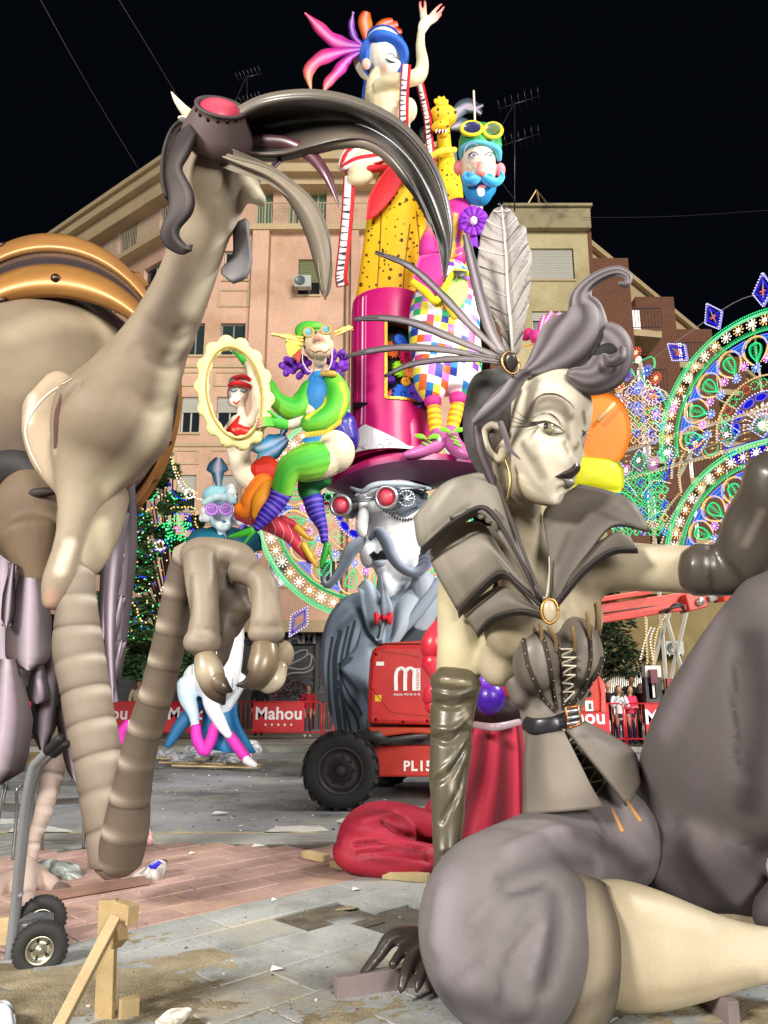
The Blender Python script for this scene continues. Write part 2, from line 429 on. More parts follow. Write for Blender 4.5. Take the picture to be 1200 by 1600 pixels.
def matg(name,base,rough=.8,scale=4.,var=.3,bump=.3,dark=None,dscale=1.,dust=None,bdist=.01,rnd=.0):
    """procedural mineral surface in object space (asphalt, stone, plaster)"""
    m=bpy.data.materials.new(name);m.use_nodes=True;L=m.node_tree.links;b=m.node_tree.nodes['Principled BSDF'];tc=N_(m,'ShaderNodeNewGeometry')
    def noi(s_,d=6,r=.6):
        n=N_(m,'ShaderNodeTexNoise');n.inputs['Scale'].default_value=s_;n.inputs['Detail'].default_value=d;n.inputs['Roughness'].default_value=r;L.new(tc.outputs['Position'],n.inputs['Vector']);return n
    def ramp(src,a,b_,c0,c1):
        r=N_(m,'ShaderNodeValToRGB');r.color_ramp.elements[0].position=a;r.color_ramp.elements[1].position=b_;r.color_ramp.elements[0].color=(*c0,1);r.color_ramp.elements[1].color=(*c1,1);L.new(src,r.inputs[0]);return r
    B=lin(base);n1=noi(scale);r1=ramp(n1.outputs[0],.3,.7,[v*(1-var)for v in B],[min(1,v*(1+var))for v in B]);cur=r1.outputs[0]
    n2=noi(scale*22,3);r2=ramp(n2.outputs[0],.35,.65,(1-var*.7,)*3,(1+var*.6,)*3)
    mm=N_(m,'ShaderNodeMixRGB',blend_type='MULTIPLY');mm.inputs[0].default_value=1;L.new(cur,mm.inputs[1]);L.new(r2.outputs[0],mm.inputs[2]);cur=mm.outputs[0]
    if dark:
        n3=noi(dscale,5,.65);r3=ramp(n3.outputs[0],.48,.66,(0,0,0),(1,1,1));k=N_(m,'ShaderNodeMixRGB');L.new(r3.outputs[0],k.inputs[0]);L.new(cur,k.inputs[1]);k.inputs[2].default_value=(*lin(dark),1);cur=k.outputs[0]
    if dust:
        n4=noi(dscale*.7+.37,7,.7);n4.inputs['Distortion'].default_value=.6;r4=ramp(n4.outputs[0],.52,.68,(0,0,0),(.85,.85,.85));k=N_(m,'ShaderNodeMixRGB');L.new(r4.outputs[0],k.inputs[0]);L.new(cur,k.inputs[1]);k.inputs[2].default_value=(*lin(dust),1);cur=k.outputs[0]
    if rnd:
        oi=N_(m,'ShaderNodeObjectInfo');mr=N_(m,'ShaderNodeMapRange');mr.inputs[3].default_value=1-rnd;mr.inputs[4].default_value=1+rnd;L.new(oi.outputs['Random'],mr.inputs[0])
        vm=N_(m,'ShaderNodeVectorMath',operation='SCALE');L.new(cur,vm.inputs[0]);L.new(mr.outputs[0],vm.inputs['Scale']);cur=vm.outputs[0]
    L.new(cur,b.inputs['Base Color']);b.inputs['Roughness'].default_value=rough
    ad=N_(m,'ShaderNodeMath',operation='ADD');L.new(n1.outputs[0],ad.inputs[0]);L.new(n2.outputs[0],ad.inputs[1])
    bp=N_(m,'ShaderNodeBump');bp.inputs['Strength'].default_value=bump;bp.inputs['Distance'].default_value=bdist;L.new(ad.outputs[0],bp.inputs['Height']);L.new(bp.outputs[0],b.inputs['Normal'])
    return m
# ================================================================== GROUND
def flat(name,poly,z,mat,kind='structure',thick=0.0,col='#808080'):
    g=Geo();g.poly([(p[0],p[1],z)for p in poly],0,(0,0,-max(thick,.002)),col)
    o=mk(name,g,mat,None,smooth=False);o['kind']=kind;return o
M_ASPH=matg('asphalt','#929497',.85,1.3,.22,.5,dark='#55585a',dscale=.45,dust='#a39e90')
M_EARTH=matg('pavement_bed','#57524a',.95,2,.3,.6)
flat('road',[(-60,-6),(60,-6),(60,90),(-60,90)],0,M_ASPH)
# near pavement, laid at 45 degrees : u along the red / grey joint, v across
U0=Vector((-.19,6.95,0));UU=Vector((1.48,1.44,0)).normalized();VV=Vector((-UU.y,UU.x,0))
def uv(u,v,z=0):return U0+UU*u+VV*v+Vector((0,0,z))
M_PEARLY=matg('grey_slab_stone','#9c9f9d',.75,1.7,.16,.35,dark='#6c6e6b',dscale=.8,dust='#b3a47f',rnd=.09)
M_RED=matg('red_paving_tile','#ad8f86',.78,2.2,.16,.35,dark='#8d6f66',dscale=.9,dust='#b89a80',rnd=.08)
M_BAND=matg('concrete_edge','#93948f',.8,1.5,.2,.4,dark='#777772',dscale=.7,dust='#aba48f')
flat('pavement',[(-14,-2),(14,-2),(14,8.9),(-14,8.9)],.006,M_EARTH)
def in_photo(p,m=70):
    d=p-CAM;z=d.y*CT+d.z*ST
    if z<.3:return None
    x=600+F*d.x/z;y=800-F*(-d.y*ST+d.z*CT)/z
    return(x,y)if-m<x<1200+m and-m<y<1600+m else None
def tile_mesh(a,b,h,seed):
    r=random.Random(seed);g=Geo();e=.006
    t=[g.addv((x*(a/2-.004-e),y*(b/2-.004-e),h+r.uniform(-.0015,.0015)),(.5,.5,.5))for x,y in((-1,-1),(1,-1),(1,1),(-1,1))]
    s_=[g.addv((x*(a/2-.004),y*(b/2-.004),h-.006),(.5,.5,.5))for x,y in((-1,-1),(1,-1),(1,1),(-1,1))]
    q=[g.addv((x*(a/2-.004),y*(b/2-.004),0),(.5,.5,.5))for x,y in((-1,-1),(1,-1),(1,1),(-1,1))]
    g.f.append(tuple(t))
    for i in range(4):j=(i+1)%4;g.f.append((s_[i],s_[j],t[j],t[i]));g.f.append((q[i],q[j],s_[j],s_[i]))
    return g
def lay(name,a,b,mat,test,label_none=True,parent=None,lim=295,stag=.5):
    meshes=[]
    for k in range(4):
        me=mesh_from(tile_mesh(a,b,.024,k),name,Vector((0,0,0)));me.materials.append(mat);meshes.append(me)
    cand=[]
    for i in range(-60,60):
        for j in range(-60,60):
            u=(i+(stag if j%2 else 0))*a+a/2;v=j*b+b/2;p=uv(u,v)
            if test(u,v,p)and in_photo(p):cand.append((p.length,u,v,p))
    cand.sort(key=lambda c:c[0]);ang=atan2(UU.y,UU.x);rest=Geo()
    for n,(d,u,v,p)in enumerate(cand):
        rr=random.Random(n*7+1);rot=ang+rr.uniform(-.004,.004)
        if n<lim:
            o=bpy.data.objects.new(name,meshes[n%4]);COL.objects.link(o);o.parent=parent;o.location=(p.x,p.y,.004+rr.uniform(-.002,.002));o.rotation_euler=(rr.uniform(-.006,.006),rr.uniform(-.006,.006),rot)
        else:
            g=tile_mesh(a,b,.024,n%4);b0=len(rest.v);m=Matrix.Rotation(rot,3,'Z')
            for q in g.v:rest.v.append(m@q+p+Vector((0,0,.004)));rest.c.append((.5,.5,.5))
            rest.f+=[tuple(b0+x for x in f)for f in g.f]
    if rest.v:o=mk(name,rest,mat,parent,smooth=False);o['kind']='stuff'
pv=bpy.data.objects['pavement'];OFF['pavement']=Vector((0,0,0))
def redtest(u,v,p):return v>0 and p.y<8.35-.12*max(0,-p.x-2)and v<3.1 and u<1.35-.0*v
SANDY=lambda p:p.x<-.75 and p.y<4.9
def greytest(u,v,p):return(v<0 or v>=3.08 or u>=1.34)and p.y<8.45 and not(abs(p.x-(-.22))+abs(p.y-5.78)<.40)and p.y>3.4
lay('red_tile',.40,.31,M_RED,redtest,parent=pv)
lay('grey_slab',.62,.42,M_PEARLY,greytest,parent=pv)
flat('kerb_band',[(-14,8.5),(14,8.5),(14,9.02),(-14,9.02)],.03,M_BAND,thick=.03)
M_YEL=matg('yellow_road_paint','#cdb469',.8,3,.2,.3,dark='#8d8770',dscale=3)
M_WHT=matg('white_road_paint','#d9d8d0',.8,3,.15,.3,dark='#9d9d98',dscale=3)
flat('yellow_kerb_line',[(-9,9.06),(-.75,9.06),(-.75,9.22),(-9,9.22)],.006,M_YEL)
def stripe(name,pts,z=.006,mat=M_WHT):return flat(name,[tuple(G(*p)[:2])for p in pts],z,mat)
for q in([(410,1303),(432,1292),(500,1290),(515,1299)],[(522,1284),(545,1276),(600,1276),(700,1284),(560,1290)],[(640,1263),(760,1263),(760,1275),(655,1275)],
          [(5,1306),(25,1291),(75,1291),(115,1299),(95,1306)],[(0,1288),(0,1280),(36,1280),(32,1287)]):stripe('crosswalk_stripe',q)
for q in([(0,1180),(0,1176),(60,1176),(52,1190),(20,1206),(0,1212),(0,1209),(18,1203),(46,1189),(50,1180)],):stripe('yellow_road_curve',q,mat=M_YEL)
# far pavement with a kerb, 24 m away
M_FARP=matg('far_pavement_stone','#98978f',.85,.9,.15,.2,dark='#7d7c76',dscale=.5)
flat('far_pavement',[(-60,20.8),(60,20.8),(60,60),(-60,60)],.13,M_FARP,thick=.13)
for k,(a,b)in enumerate(((21.6,21.75),(22.9,23.0))):flat('far_kerb',[(-30,a),(30,a),(30,b),(-30,b)],.136,matg('kerb_stone%d'%k,'#6f6f6b',.8,1,.1,.2))
# sandy dirt spread on the slabs: a low uneven skin of sand, plus crumbs
M_SAND=matg('sand','#a3977c',.95,5,.28,.9,dark='#84765a',dscale=3.0,bdist=.02)
def sand_patch(name,c,rx,ry,rot,h,seed,label=None):
    r=random.Random(seed);g=Geo();n=44;m_=12;R=[]
    for i in range(m_+1):
        t=i/m_;row=[]
        for j in range(n):
            a=2*pi*j/n;e=1+.42*noise.noise(Vector((cos(a)*1.5+seed,sin(a)*1.5,seed*.7)))+.2*noise.noise(Vector((cos(a)*5,sin(a)*5+seed,3)))
            x=cos(a)*rx*t*e;y=sin(a)*ry*t*e;x,y=x*cos(rot)-y*sin(rot),x*sin(rot)+y*cos(rot)
            z=.020+(1-t**2)*h*(.7+.6*noise.noise(Vector((c[0]+x*4,c[1]+y*4,seed))))+.010*noise.noise(Vector((x*17,y*17,seed)))
            if i==m_:z=.022
            row.append(g.addv((c[0]+x,c[1]+y,z),(.4,.35,.25)))
        R.append(row)
    for a,b in zip(R,R[1:]):
        for j in range(n):g.f.append((a[j],b[j],b[(j+1)%n],a[(j+1)%n]))
    o=mk(name,g,M_SAND);o['kind']='stuff';return o
def GP(x,y):p=G(x,y);return(p.x,p.y)
sand_patch('sand',GP(90,1560),1.05,.75,.3,.022,3)
sand_patch('sand',GP(300,1590),.45,.28,-.4,.016,8)
sand_patch('sand',GP(575,1588),.55,.22,.1,.014,5)
sand_patch('sand',GP(170,1480),.45,.22,.5,.008,11)
sand_patch('sand',GP(1120,1420),.9,.8,.1,.02,12)
sand_patch('sand',GP(1150,1590),.7,.3,.1,.02,13)
for i,(x,y,a,b)in enumerate(((400,1385,.2,.07),(345,1440,.3,.06),(470,1415,.22,.05),(330,1410,.16,.05),(560,1420,.2,.05))):sand_patch('sand',GP(x,y),a,b,.7,.004,20+i)
# crumbs of sand and litter
g=Geo();r=random.Random(4)
for k in range(1100):
    x=r.uniform(-20,1210);y=1600-abs(r.gauss(0,95))if k%3 else r.uniform(1310,1600);p=G(x,y)
    if y<1330:continue
    s_=r.uniform(.002,.007)*(1.8 if r.random()<.1 else 1);c=r.choice(['#a08c64','#7d6c4c','#5b5143','#8d8068','#8d8068','#c6bfae'])
    g.box((p.x,p.y,.028+s_*.3),(s_*r.uniform(.8,2),s_,s_*.7),r.uniform(0,3),c)
o=mk('debris_crumbs',g,ROUGH,smooth=False);o['kind']='stuff'
g=Geo()
for k in range(260):
    x=r.uniform(200,900);y=r.uniform(1175,1300);p=G(x,y);s_=r.uniform(.01,.03)
    g.box((p.x,p.y,.008),(s_*r.uniform(.8,2.5),s_,.008),r.uniform(0,3),r.choice(['#c6bba0','#8d8778','#e6e2d8','#4a4a48']))
o=mk('road_litter',g,ROUGH,smooth=False);o['kind']='stuff'
# earth patch where a slab is missing
g=Geo();P4=[GP(417,1444),GP(510,1420),GP(602,1444),GP(492,1475)]
g.poly([(p[0],p[1],.018)for p in P4],0,(0,0,-.01),'#6a6252');o=mk('earth_patch',g,matg('dark_earth','#6b6353',.95,8,.3,.9,dark='#4e483d',dscale=6),smooth=False);o['kind']='structure'
pb=GP(540,1443);g=Geo();g.box((pb[0],pb[1],.02),(.22,.16,.012),.78,'#8f8a7a');o=mk('loose_slab',g,M_PEARLY);o['kind']='structure'
# ================================================================== BUILDINGS
M_WALLP=matg('pink_plaster','#d3ab92',.85,.5,.13,.15,dark='#bb9478',dscale=.4)
M_WALLL=matg('dim_plaster','#a98a68',.85,.35,.12,.15,dark='#8a6f55',dscale=.12)
M_CREAM=matg('cream_render','#c9bb90',.85,.35,.10,.15,dark='#a3946b',dscale=.25)
M_MOULD=matg('moulding_stone','#c0a984',.8,.5,.10,.15)
M_DARKSH=matg('ground_floor_panel','#3c3b3b',.6,1,.2,.1,dark='#2c2b2d',dscale=.6)
M_TAN=matg('tan_wall','#8f7c52',.85,.6,.12,.2,dark='#776644',dscale=.4)
def brick_mat(name,a,b,mo,sc=1.):
    m=bpy.data.materials.new(name);m.use_nodes=True;L=m.node_tree.links;p=m.node_tree.nodes['Principled BSDF']
    ge=N_(m,'ShaderNodeNewGeometry');sp=N_(m,'ShaderNodeSeparateXYZ');L.new(ge.outputs['Position'],sp.inputs[0])
    ad=N_(m,'ShaderNodeMath',operation='ADD');L.new(sp.outputs[0],ad.inputs[0]);L.new(sp.outputs[1],ad.inputs[1])
    cb=N_(m,'ShaderNodeCombineXYZ');L.new(ad.outputs[0],cb.inputs[0]);L.new(sp.outputs[2],cb.inputs[1])
    bt=N_(m,'ShaderNodeTexBrick');bt.inputs['Scale'].default_value=3.0*sc;bt.inputs['Color1'].default_value=(*lin(a),1);bt.inputs['Color2'].default_value=(*lin(b),1);bt.inputs['Mortar'].default_value=(*lin(mo),1);bt.inputs['Mortar Size'].default_value=.03
    L.new(cb.outputs[0],bt.inputs['Vector']);L.new(bt.outputs[0],p.inputs['Base Color']);p.inputs['Roughness'].default_value=.9;return m
M_BRICK=brick_mat('red_brick','#7f4f3a','#6f4330','#66503f')
M_GLASSD=paint('window_glass',.08,0,.0,.02,spec=.6)
M_SHUT=paint('roller_shutter',.55,0,.1,.05)
class Fac:
    """a facade plane: origin O, direction u, z up, depth pushes into the building"""
    def __init__(s,O,u):s.O=Vector(O);s.u=Vector((u[0],u[1],0)).normalized();n=Vector((-s.u.y,s.u.x,0));s.n=n if n.y>0 or abs(n.y)<1e-3 else-n
    def P(s,a,d,z):return Vector((s.O.x,s.O.y,0))+s.u*a+s.n*d+Vector((0,0,z))
    def box(s,g,a0,a1,d0,d1,z0,z1,col):
        c=lin(col);i=[g.addv(s.P(a,d,z),c)for z in(z0,z1)for d in(d0,d1)for a in(a0,a1)]
        for q in((0,2,3,1),(4,5,7,6),(0,1,5,4),(2,6,7,3),(0,4,6,2),(1,3,7,5)):g.f.append(tuple(i[x]for x in q))
    def wall(s,g,a0,a1,z0,z1,holes,col,d=0,t=.4):
        xs=sorted({a0,a1,*[h[0]for h in holes],*[h[1]for h in holes]});zs=sorted({z0,z1,*[h[2]for h in holes],*[h[3]for h in holes]})
        xs=[x for x in xs if a0<=x<=a1];zs=[z for z in zs if z0<=z<=z1];c=lin(col)
        def q(p):g.f.append(tuple(g.addv(x,c)for x in p))
        for i in range(len(xs)-1):
            for j in range(len(zs)-1):
                xm,zm=(xs[i]+xs[i+1])/2,(zs[j]+zs[j+1])/2
                if not any(h[0]<xm<h[1]and h[2]<zm<h[3]for h in holes):
                    q([s.P(xs[i],d,zs[j]),s.P(xs[i+1],d,zs[j]),s.P(xs[i+1],d,zs[j+1]),s.P(xs[i],d,zs[j+1])])
        for h in holes:
            A,B,C,D_=h
            for(x0,zA),(x1,zB)in(((A,C),(B,C)),((B,C),(B,D_)),((B,D_),(A,D_)),((A,D_),(A,C))):
                q([s.P(x0,d,zA),s.P(x1,d,zB),s.P(x1,d+t,zB),s.P(x0,d+t,zA)])
def window(F_,par,a0,a1,z0,z1,d=0,style='dark',shutter=0.,panes=2,frame='#b9b7ae',glass='#20242a'):
    g=Geo();w_=.055;D0=d+.16
    F_.box(g,a0,a1,D0,D0+.07,z0,z0+w_,frame);F_.box(g,a0,a1,D0,D0+.07,z1-w_,z1,frame)
    F_.box(g,a0,a0+w_,D0,D0+.07,z0+w_,z1-w_,frame);F_.box(g,a1-w_,a1,D0,D0+.07,z0+w_,z1-w_,frame)
    for k in range(1,panes):x=a0+(a1-a0)*k/panes;F_.box(g,x-w_/2,x+w_/2,D0+.002,D0+.068,z0+w_,z1-w_,frame)
    wo=mk('window',g,PLAS,par,smooth=False)
    for k in range(panes):
        x0=a0+(a1-a0)*k/panes;x1=a0+(a1-a0)*(k+1)/panes
        g=Geo();F_.box(g,x0+w_*.6,x1-w_*.6,D0+.03,D0+.04,z0+w_,z1-w_,glass);mk('pane',g,M_GLASSD,wo,smooth=False)
    if shutter:
        g=Geo();zt=z1-(z1-z0)*shutter;n=max(3,int((z1-zt)/.09))
        for k in range(n):
            za=z1-(z1-zt)*k/n;zb=z1-(z1-zt)*(k+1)/n;F_.box(g,a0+.03,a1-.03,D0-.05,D0-.02,zb+.012,za,'#b6b3a8' if style!='green' else '#6b7148')
        F_.box(g,a0+.03,a1-.03,D0-.035,D0-.02,zt,z1,'#8f8d84');mk('roller_shutter',g,M_SHUT,wo,smooth=False)
    g=Geo();F_.box(g,a0-.06,a1+.06,d-.07,d+.16,z0-.09,z0-.001,frame if style!='plain' else '#a9845f');mk('sill',g,M_MOULD,wo,smooth=False)
    return wo
def railing(F_,par,a0,a1,z,d,h=1.,col='#b7b0a0',step=.13,motif=True,name='balcony_railing'):
    g=Geo()
    F_.box(g,a0,a1,d-.02,d+.02,z+h-.04,z+h,col);F_.box(g,a0,a1,d-.015,d+.015,z+.05,z+.08,col)
    n=int((a1-a0)/step)
    for k in range(n+1):x=a0+(a1-a0)*k/n;F_.box(g,x-.011,x+.011,d-.010,d+.010,z+.081,z+h-.041,col)
    if motif:
        for cx in([a0+(a1-a0)*q for q in(.25,.5,.75)]if a1-a0>4 else[(a0+a1)/2]):
            for rr in(.14,.26,.36):
                for k in range(16):
                    b0,b1=2*pi*k/16,2*pi*(k+1)/16
                    g.rod(F_.P(cx+rr*cos(b0),d-.03,z+h/2+rr*sin(b0)),F_.P(cx+rr*cos(b1),d-.03,z+h/2+rr*sin(b1)),.014,col,4)
    return mk(name,g,MATTE,par,smooth=False)
def floor_geo(F_,g,a0,a1,d0,d1,z0,z1,col):F_.box(g,a0,a1,d0,d1,z0,z1,col)
# ---- pink apartment building: front at 30 m, left wing running away
BD=30.
def bx(px,py=450):return W(px,py,BD).x
def bz(py,px=450,D=BD):return W(px,py,D).z
XL=W(285,300,BD).x;XR=W(700,300,BD).x
pink=root('apartment_building','long peach plastered apartment building with cornice and balconies, filling the back behind the sculptures','building',(XL,BD,0))
FF=Fac((XL,BD),(1,0));XW=XR-XL
def fa(px,py=450):return bx(px,py)-XL
ZT=bz(232);ZG=bz(985)
rowsz=[(bz(555),bz(505)),(bz(676),bz(620)),(bz(798),bz(742)),(bz(915),bz(860)),(bz(437),bz(392))]
def cols_px(py):return[(fa(292,py),fa(319,py)),(fa(344,py),fa(383,py))]
holes=[];wins=[]
for ri,(z0,z1)in enumerate(rowsz):
    for(a0,a1)in[(fa(290,530),fa(319,530)),(fa(344,530),fa(383,530))]+([(fa(430,530),fa(459,530)),(fa(505,530),fa(540,530))]if ri in(2,3)else[]):
        holes.append((a0,a1,z0,z1));wins.append((a0,a1,z0,z1,ri))
zc=(bz(461),bz(405));gw=(fa(466,430),fa(500,430),zc[0],zc[1]);holes.append(gw)
dz=(bz(352),bz(275));dd=[(fa(447,310),fa(463,310)),(fa(480,310),fa(508,310)),(fa(395,310),fa(422,310))]
ZB=bz(357)
g=Geo();FF.wall(g,0,XW,ZG,ZB,holes,'#c9946f');FF.wall(g,0,XW,ZB,ZT-1.6,[(a,b,dz[0],dz[1])for a,b in dd],'#c9946f',d=.9)
FF.wall(g,0,XW,0,ZG,[],'#444444',d=.5)
F2=FF
mk('wall',g,M_WALLP,pink,smooth=False)
for a0,a1,z0,z1,ri in wins:window(FF,pink,a0,a1,z0,z1,shutter={1:.42,2:.5,3:.3}.get(ri,0),frame='#8f8b84' if ri==0 else '#c4bfb2',glass='#232a2e' if ri else '#2c3a3c')
window(FF,pink,*gw,shutter=.62,style='green',panes=1,frame='#5b5a3e')
for a,b in dd:window(FF,pink,a,b,dz[0],dz[1],d=.9,panes=2,frame='#b8ab8b',glass='#59705e')
# mouldings : recessed panels, strips, cornice
g=Geo()
for py,h in((357,.28),(300,.0),):
    if h:FF.box(g,0,XW,-.35,.9,ZB-.25,ZB,'#c9a27c')
FF.box(g,-.3,XW,-.45,1.3,ZT-.25,ZT,'#b79f78');FF.box(g,-.2,XW,-.3,1.3,ZT-.75,ZT-.25,'#c4ab82');FF.box(g,-.1,XW,-.1,1.3,ZT-1.25,ZT-.75,'#bba279');FF.box(g,0,XW,.3,1.3,ZT-1.6,ZT-1.25,'#c4ab82')
mk('cornice',g,M_MOULD,pink,smooth=False)
for py in(570,693,815,935):
    g=Geo();FF.box(g,0,fa(415,530),-.07,.0,bz(py)-.14,bz(py),'#d0a480');mk('string_course',g,M_MOULD,pink,smooth=False)
for z0,z1 in((bz(604),bz(580)),(bz(480),bz(452)),(bz(726),bz(702)),(bz(847),bz(824))):
    for a0,a1 in((fa(285,530),fa(322,530)),(fa(338,530),fa(388,530))):
        g=Geo();t=.09
        for q in((a0,a1,z0,z0+t),(a0,a1,z1-t,z1),(a0,a0+t,z0+t,z1-t),(a1-t,a1,z0+t,z1-t)):FF.box(g,q[0],q[1],-.05,0,q[2],q[3],'#d3ab86')
        mk('panel_moulding',g,M_MOULD,pink,smooth=False)
for a0,a1 in((fa(390,530),fa(416,530)),(fa(548,530),fa(560,530))):
    g=Geo();FF.box(g,a0,a1,-.28,0,ZG,ZB-.25,'#cc9772');mk('pilaster',g,M_WALLP,pink,smooth=False)
g=Geo();g.rod(FF.P(fa(418,500),-.12,ZG),FF.P(fa(418,500),-.12,ZB-.3),.045,'#8b6a50');g.rod(FF.P(fa(540,500),-.12,ZG),FF.P(fa(540,500),-.12,ZB-.3),.04,'#7b6553');mk('drain_pipe',g,MATTE,pink,smooth=False)
railing(FF,pink,fa(388,340),fa(600,340),ZB,-.25,h=bz(322)-ZB,col='#b9a98c')
# roof slab so the block is solid
g=Geo();FF.box(g,0,XW,.9,12,ZT-.3,ZT-.05,'#77705f');mk('roof',g,M_MOULD,pink,smooth=False)
# left wing
FL=Fac((XL,BD),(-1.27,1));LL=26
hl=[];wl=[]
step=3.4
for k in range(7):
    a0=1.0+k*step
    for(z0,z1)in rowsz:hl.append((a0,a0+1.5,z0,z1));wl.append((a0,a0+1.5,z0,z1))
g=Geo();FL.wall(g,0,LL,0,ZB,hl,'#a98a68',t=.4)
tl=[(1.0+k*step-.1,1.0+k*step+1.5,dz[0],dz[1])for k in range(7)]
FL.wall(g,0,LL,ZB,ZT-1.6,tl,'#a98a68',d=.6);mk('wing_wall',g,M_WALLP,pink,smooth=False)
for q in wl[:25]:window(FL,pink,*q,panes=2,frame='#9c978c')
for q in tl:window(FL,pink,*q,d=.6,panes=2,frame='#9b9583',glass='#3f4a46')
g=Geo();FL.box(g,-.1,LL,-.45,1.3,ZT-.25,ZT-.01,'#b79f78');FL.box(g,-.1,LL,-.3,1.3,ZT-.75,ZT-.25,'#c4ab82');FL.box(g,-.1,LL,0,1.3,ZT-1.6,ZT-.75,'#bba279');FL.box(g,0,LL,-.5,.6,ZB-.27,ZB-.01,'#c9a27c')
FL.box(g,0,LL,.3,.8,ZT,ZT+.9,'#a8967a');mk('wing_cornice',g,M_MOULD,pink,smooth=False)
railing(FL,pink,.3,LL,ZB,-.4,h=1.05,col='#a89d88')
# dark shuttered ground floor with its fascia
g=Geo();FF.box(g,-14,XW,-.6,.0,ZG-.1,ZG+.35,'#6d5846');mk('fascia',g,M_MOULD,pink,smooth=False)
FG=Fac((XL-14,BD),(1,0))
for k in range(9):
    a0=k*3.4;g=Geo();n=26;z1=ZG-.1
    for j in range(n):FG.box(g,a0+.06,a0+3.34,.30+(.03 if j%2 else 0),.42,z1*j/n+.001,z1*(j+1)/n,'#3a3c40' if j%2 else '#33353a')
    mk('rolling_shutter',g,M_DARKSH,pink,smooth=False)
    g=Geo();FG.box(g,a0-.10,a0+.058,.12,.44,0,z1,'#4a4440');mk('shopfront_pier',g,M_DARKSH,pink,smooth=False)
# sign letters and graffiti
def textp(name,txt,F_,px,py,size,col,mat,par,d=.25,D=BD,bold=0.,sx=1.):
    p=W(px,py,D);g=text_geo(txt,Vector((p.x,F_.O.y+d,p.z)),(sx,0,0),(0,0,1),size,col,bold=bold);return mk(name,g,mat,par,smooth=False)
g=Geo();p0=W(386,1006,BD);p1=W(516,978,BD);g.box(((p0.x+p1.x)/2,BD+.16,(p0.z+p1.z)/2),(p1.x-p0.x,.1,p1.z-p0.z),col='#2b2a2c');sg=mk('shop_sign',g,MATTE,pink,smooth=False)
textp('lettering','KAM',FF,428,1005,.78,'#77757a',MATTE,sg,d=.08,bold=.02)
g=Geo();r=random.Random(3)
def graf(ptsl,wd,col):
    for pts in ptsl:
        P=cr([tuple(W(x,y,BD+.26))for x,y in pts],5)
        for a,b in zip(P,P[1:]):g.rod(a,b,wd,col,4)
graf([[(432,1054),(450,1040),(470,1030),(485,1022),(484,1040),(470,1046),(450,1044),(436,1052)],[(440,1060),(455,1052),(480,1050),(492,1038),(488,1024)],[(450,1036),(462,1020),(480,1016),(476,1028)]],.035,'#9a9aa0')
for k in range(26):
    x=r.uniform(425,510);y=r.uniform(1060,1100);graf([[(x,y),(x+r.uniform(-10,10),y-7),(x+r.uniform(-6,12),y-1),(x+r.uniform(-5,14),y+6)]],.016,r.choice(['#8a8a90','#6c6c74','#8c3038','#74707a']))
mk('graffiti',g,MATTE,pink,smooth=False,kind='stuff')
# AC unit
def ac(px0,py0,px1,py1,D,label,d=.45):
    a,b=W(px0,py1,D),W(px1,py0,D);g=Geo();cx=(a.x+b.x)/2;cz=(a.z+b.z)/2;w_=b.x-a.x;h_=b.z-a.z
    rt=root('air_conditioner',label,'air conditioner',(cx,D-d,cz));g.box((cx,D-d,cz),(w_,.34,h_),col='#b3b3ae');mk('casing',g,PLAS,rt,bevel=.02)
    g=Geo();g.lathe((cx-w_*.14,D-d-.19,cz),(0,-1,0),[(h_*.40,0),(h_*.40,.015),(h_*.36,.02),(h_*.30,.005),(.001,.005)],20,'#55605f');mk('fan_grille',g,PLAS,rt)
    g=Geo()
    for s_ in(-1,1):g.beam((cx+s_*w_*.35,D+.0,cz-h_/2-.03),(cx+s_*w_*.35,D-d-.2,cz-h_/2-.03),.04,.05,'#8a8a86')
    mk('bracket',g,METAL,rt,smooth=False);return rt
ac(462,441,488,459,BD,'white air conditioner under the olive shuttered window of the peach building')
# ---- cream building, 33 m away, and the brick street front running away to the right
CD=33.
cA=W(800,420,CD).x;cB=W(917,360,CD).x
cream=root('cream_building','cream rendered building top with wide white shuttered windows above the grey feather','building',(cA,CD,0))
FC=Fac((cA,CD),(1,0));CW=cB-cA
def ca(px,py):return W(px,py,CD).x-cA
def czz(py):return W(860,py,CD).z
hc=[(ca(826,412),ca(897,412),czz(437),czz(388)),(ca(832,510),ca(892,510),czz(532),czz(486)),(ca(832,510),ca(892,510),czz(640),czz(590))]
g=Geo();FC.wall(g,0,CW,0,czz(362),hc,'#bfae7c');mk('wall',g,M_CREAM,cream,smooth=False)
for i,q in enumerate(hc):window(FC,cream,*q,shutter=.97 if i==0 else.3,frame='#d9d6cc',glass='#2d3338')
g=Geo();FC.box(g,-.15,CW+.12,-.35,6,czz(362),czz(330),'#a59a78');FC.box(g,-.3,CW+.2,-.5,6.1,czz(331),czz(327),'#8e8570');mk('parapet',g,matg('parapet_render','#a99d7a',.85,.6,.15,.2,dark='#6f6350',dscale=.8),cream,smooth=False)
g=Geo();FC.box(g,-1.2,0,-.1,5,0,czz(350),'#8a4c33');mk('brick_pier',g,M_BRICK,cream,smooth=False)
g=Geo();FC.box(g,CW-.001,CW+.2,.001,6,0,czz(362),'#8a4c33');mk('side_wall',g,M_BRICK,cream,smooth=False)
g=Geo();hp=W(862,327,CD-.2)
for a,b in(((838,297),(862,327)),((838,297),(820,327)),((838,297),(845,327)),((838,297),(843,327)),((843,330),(910,334))):g.rod(W(*a,CD-.2),W(*b,CD-.2),.045,'#a89468',5)
mk('roof_hoist',g,METAL,cream,smooth=False)
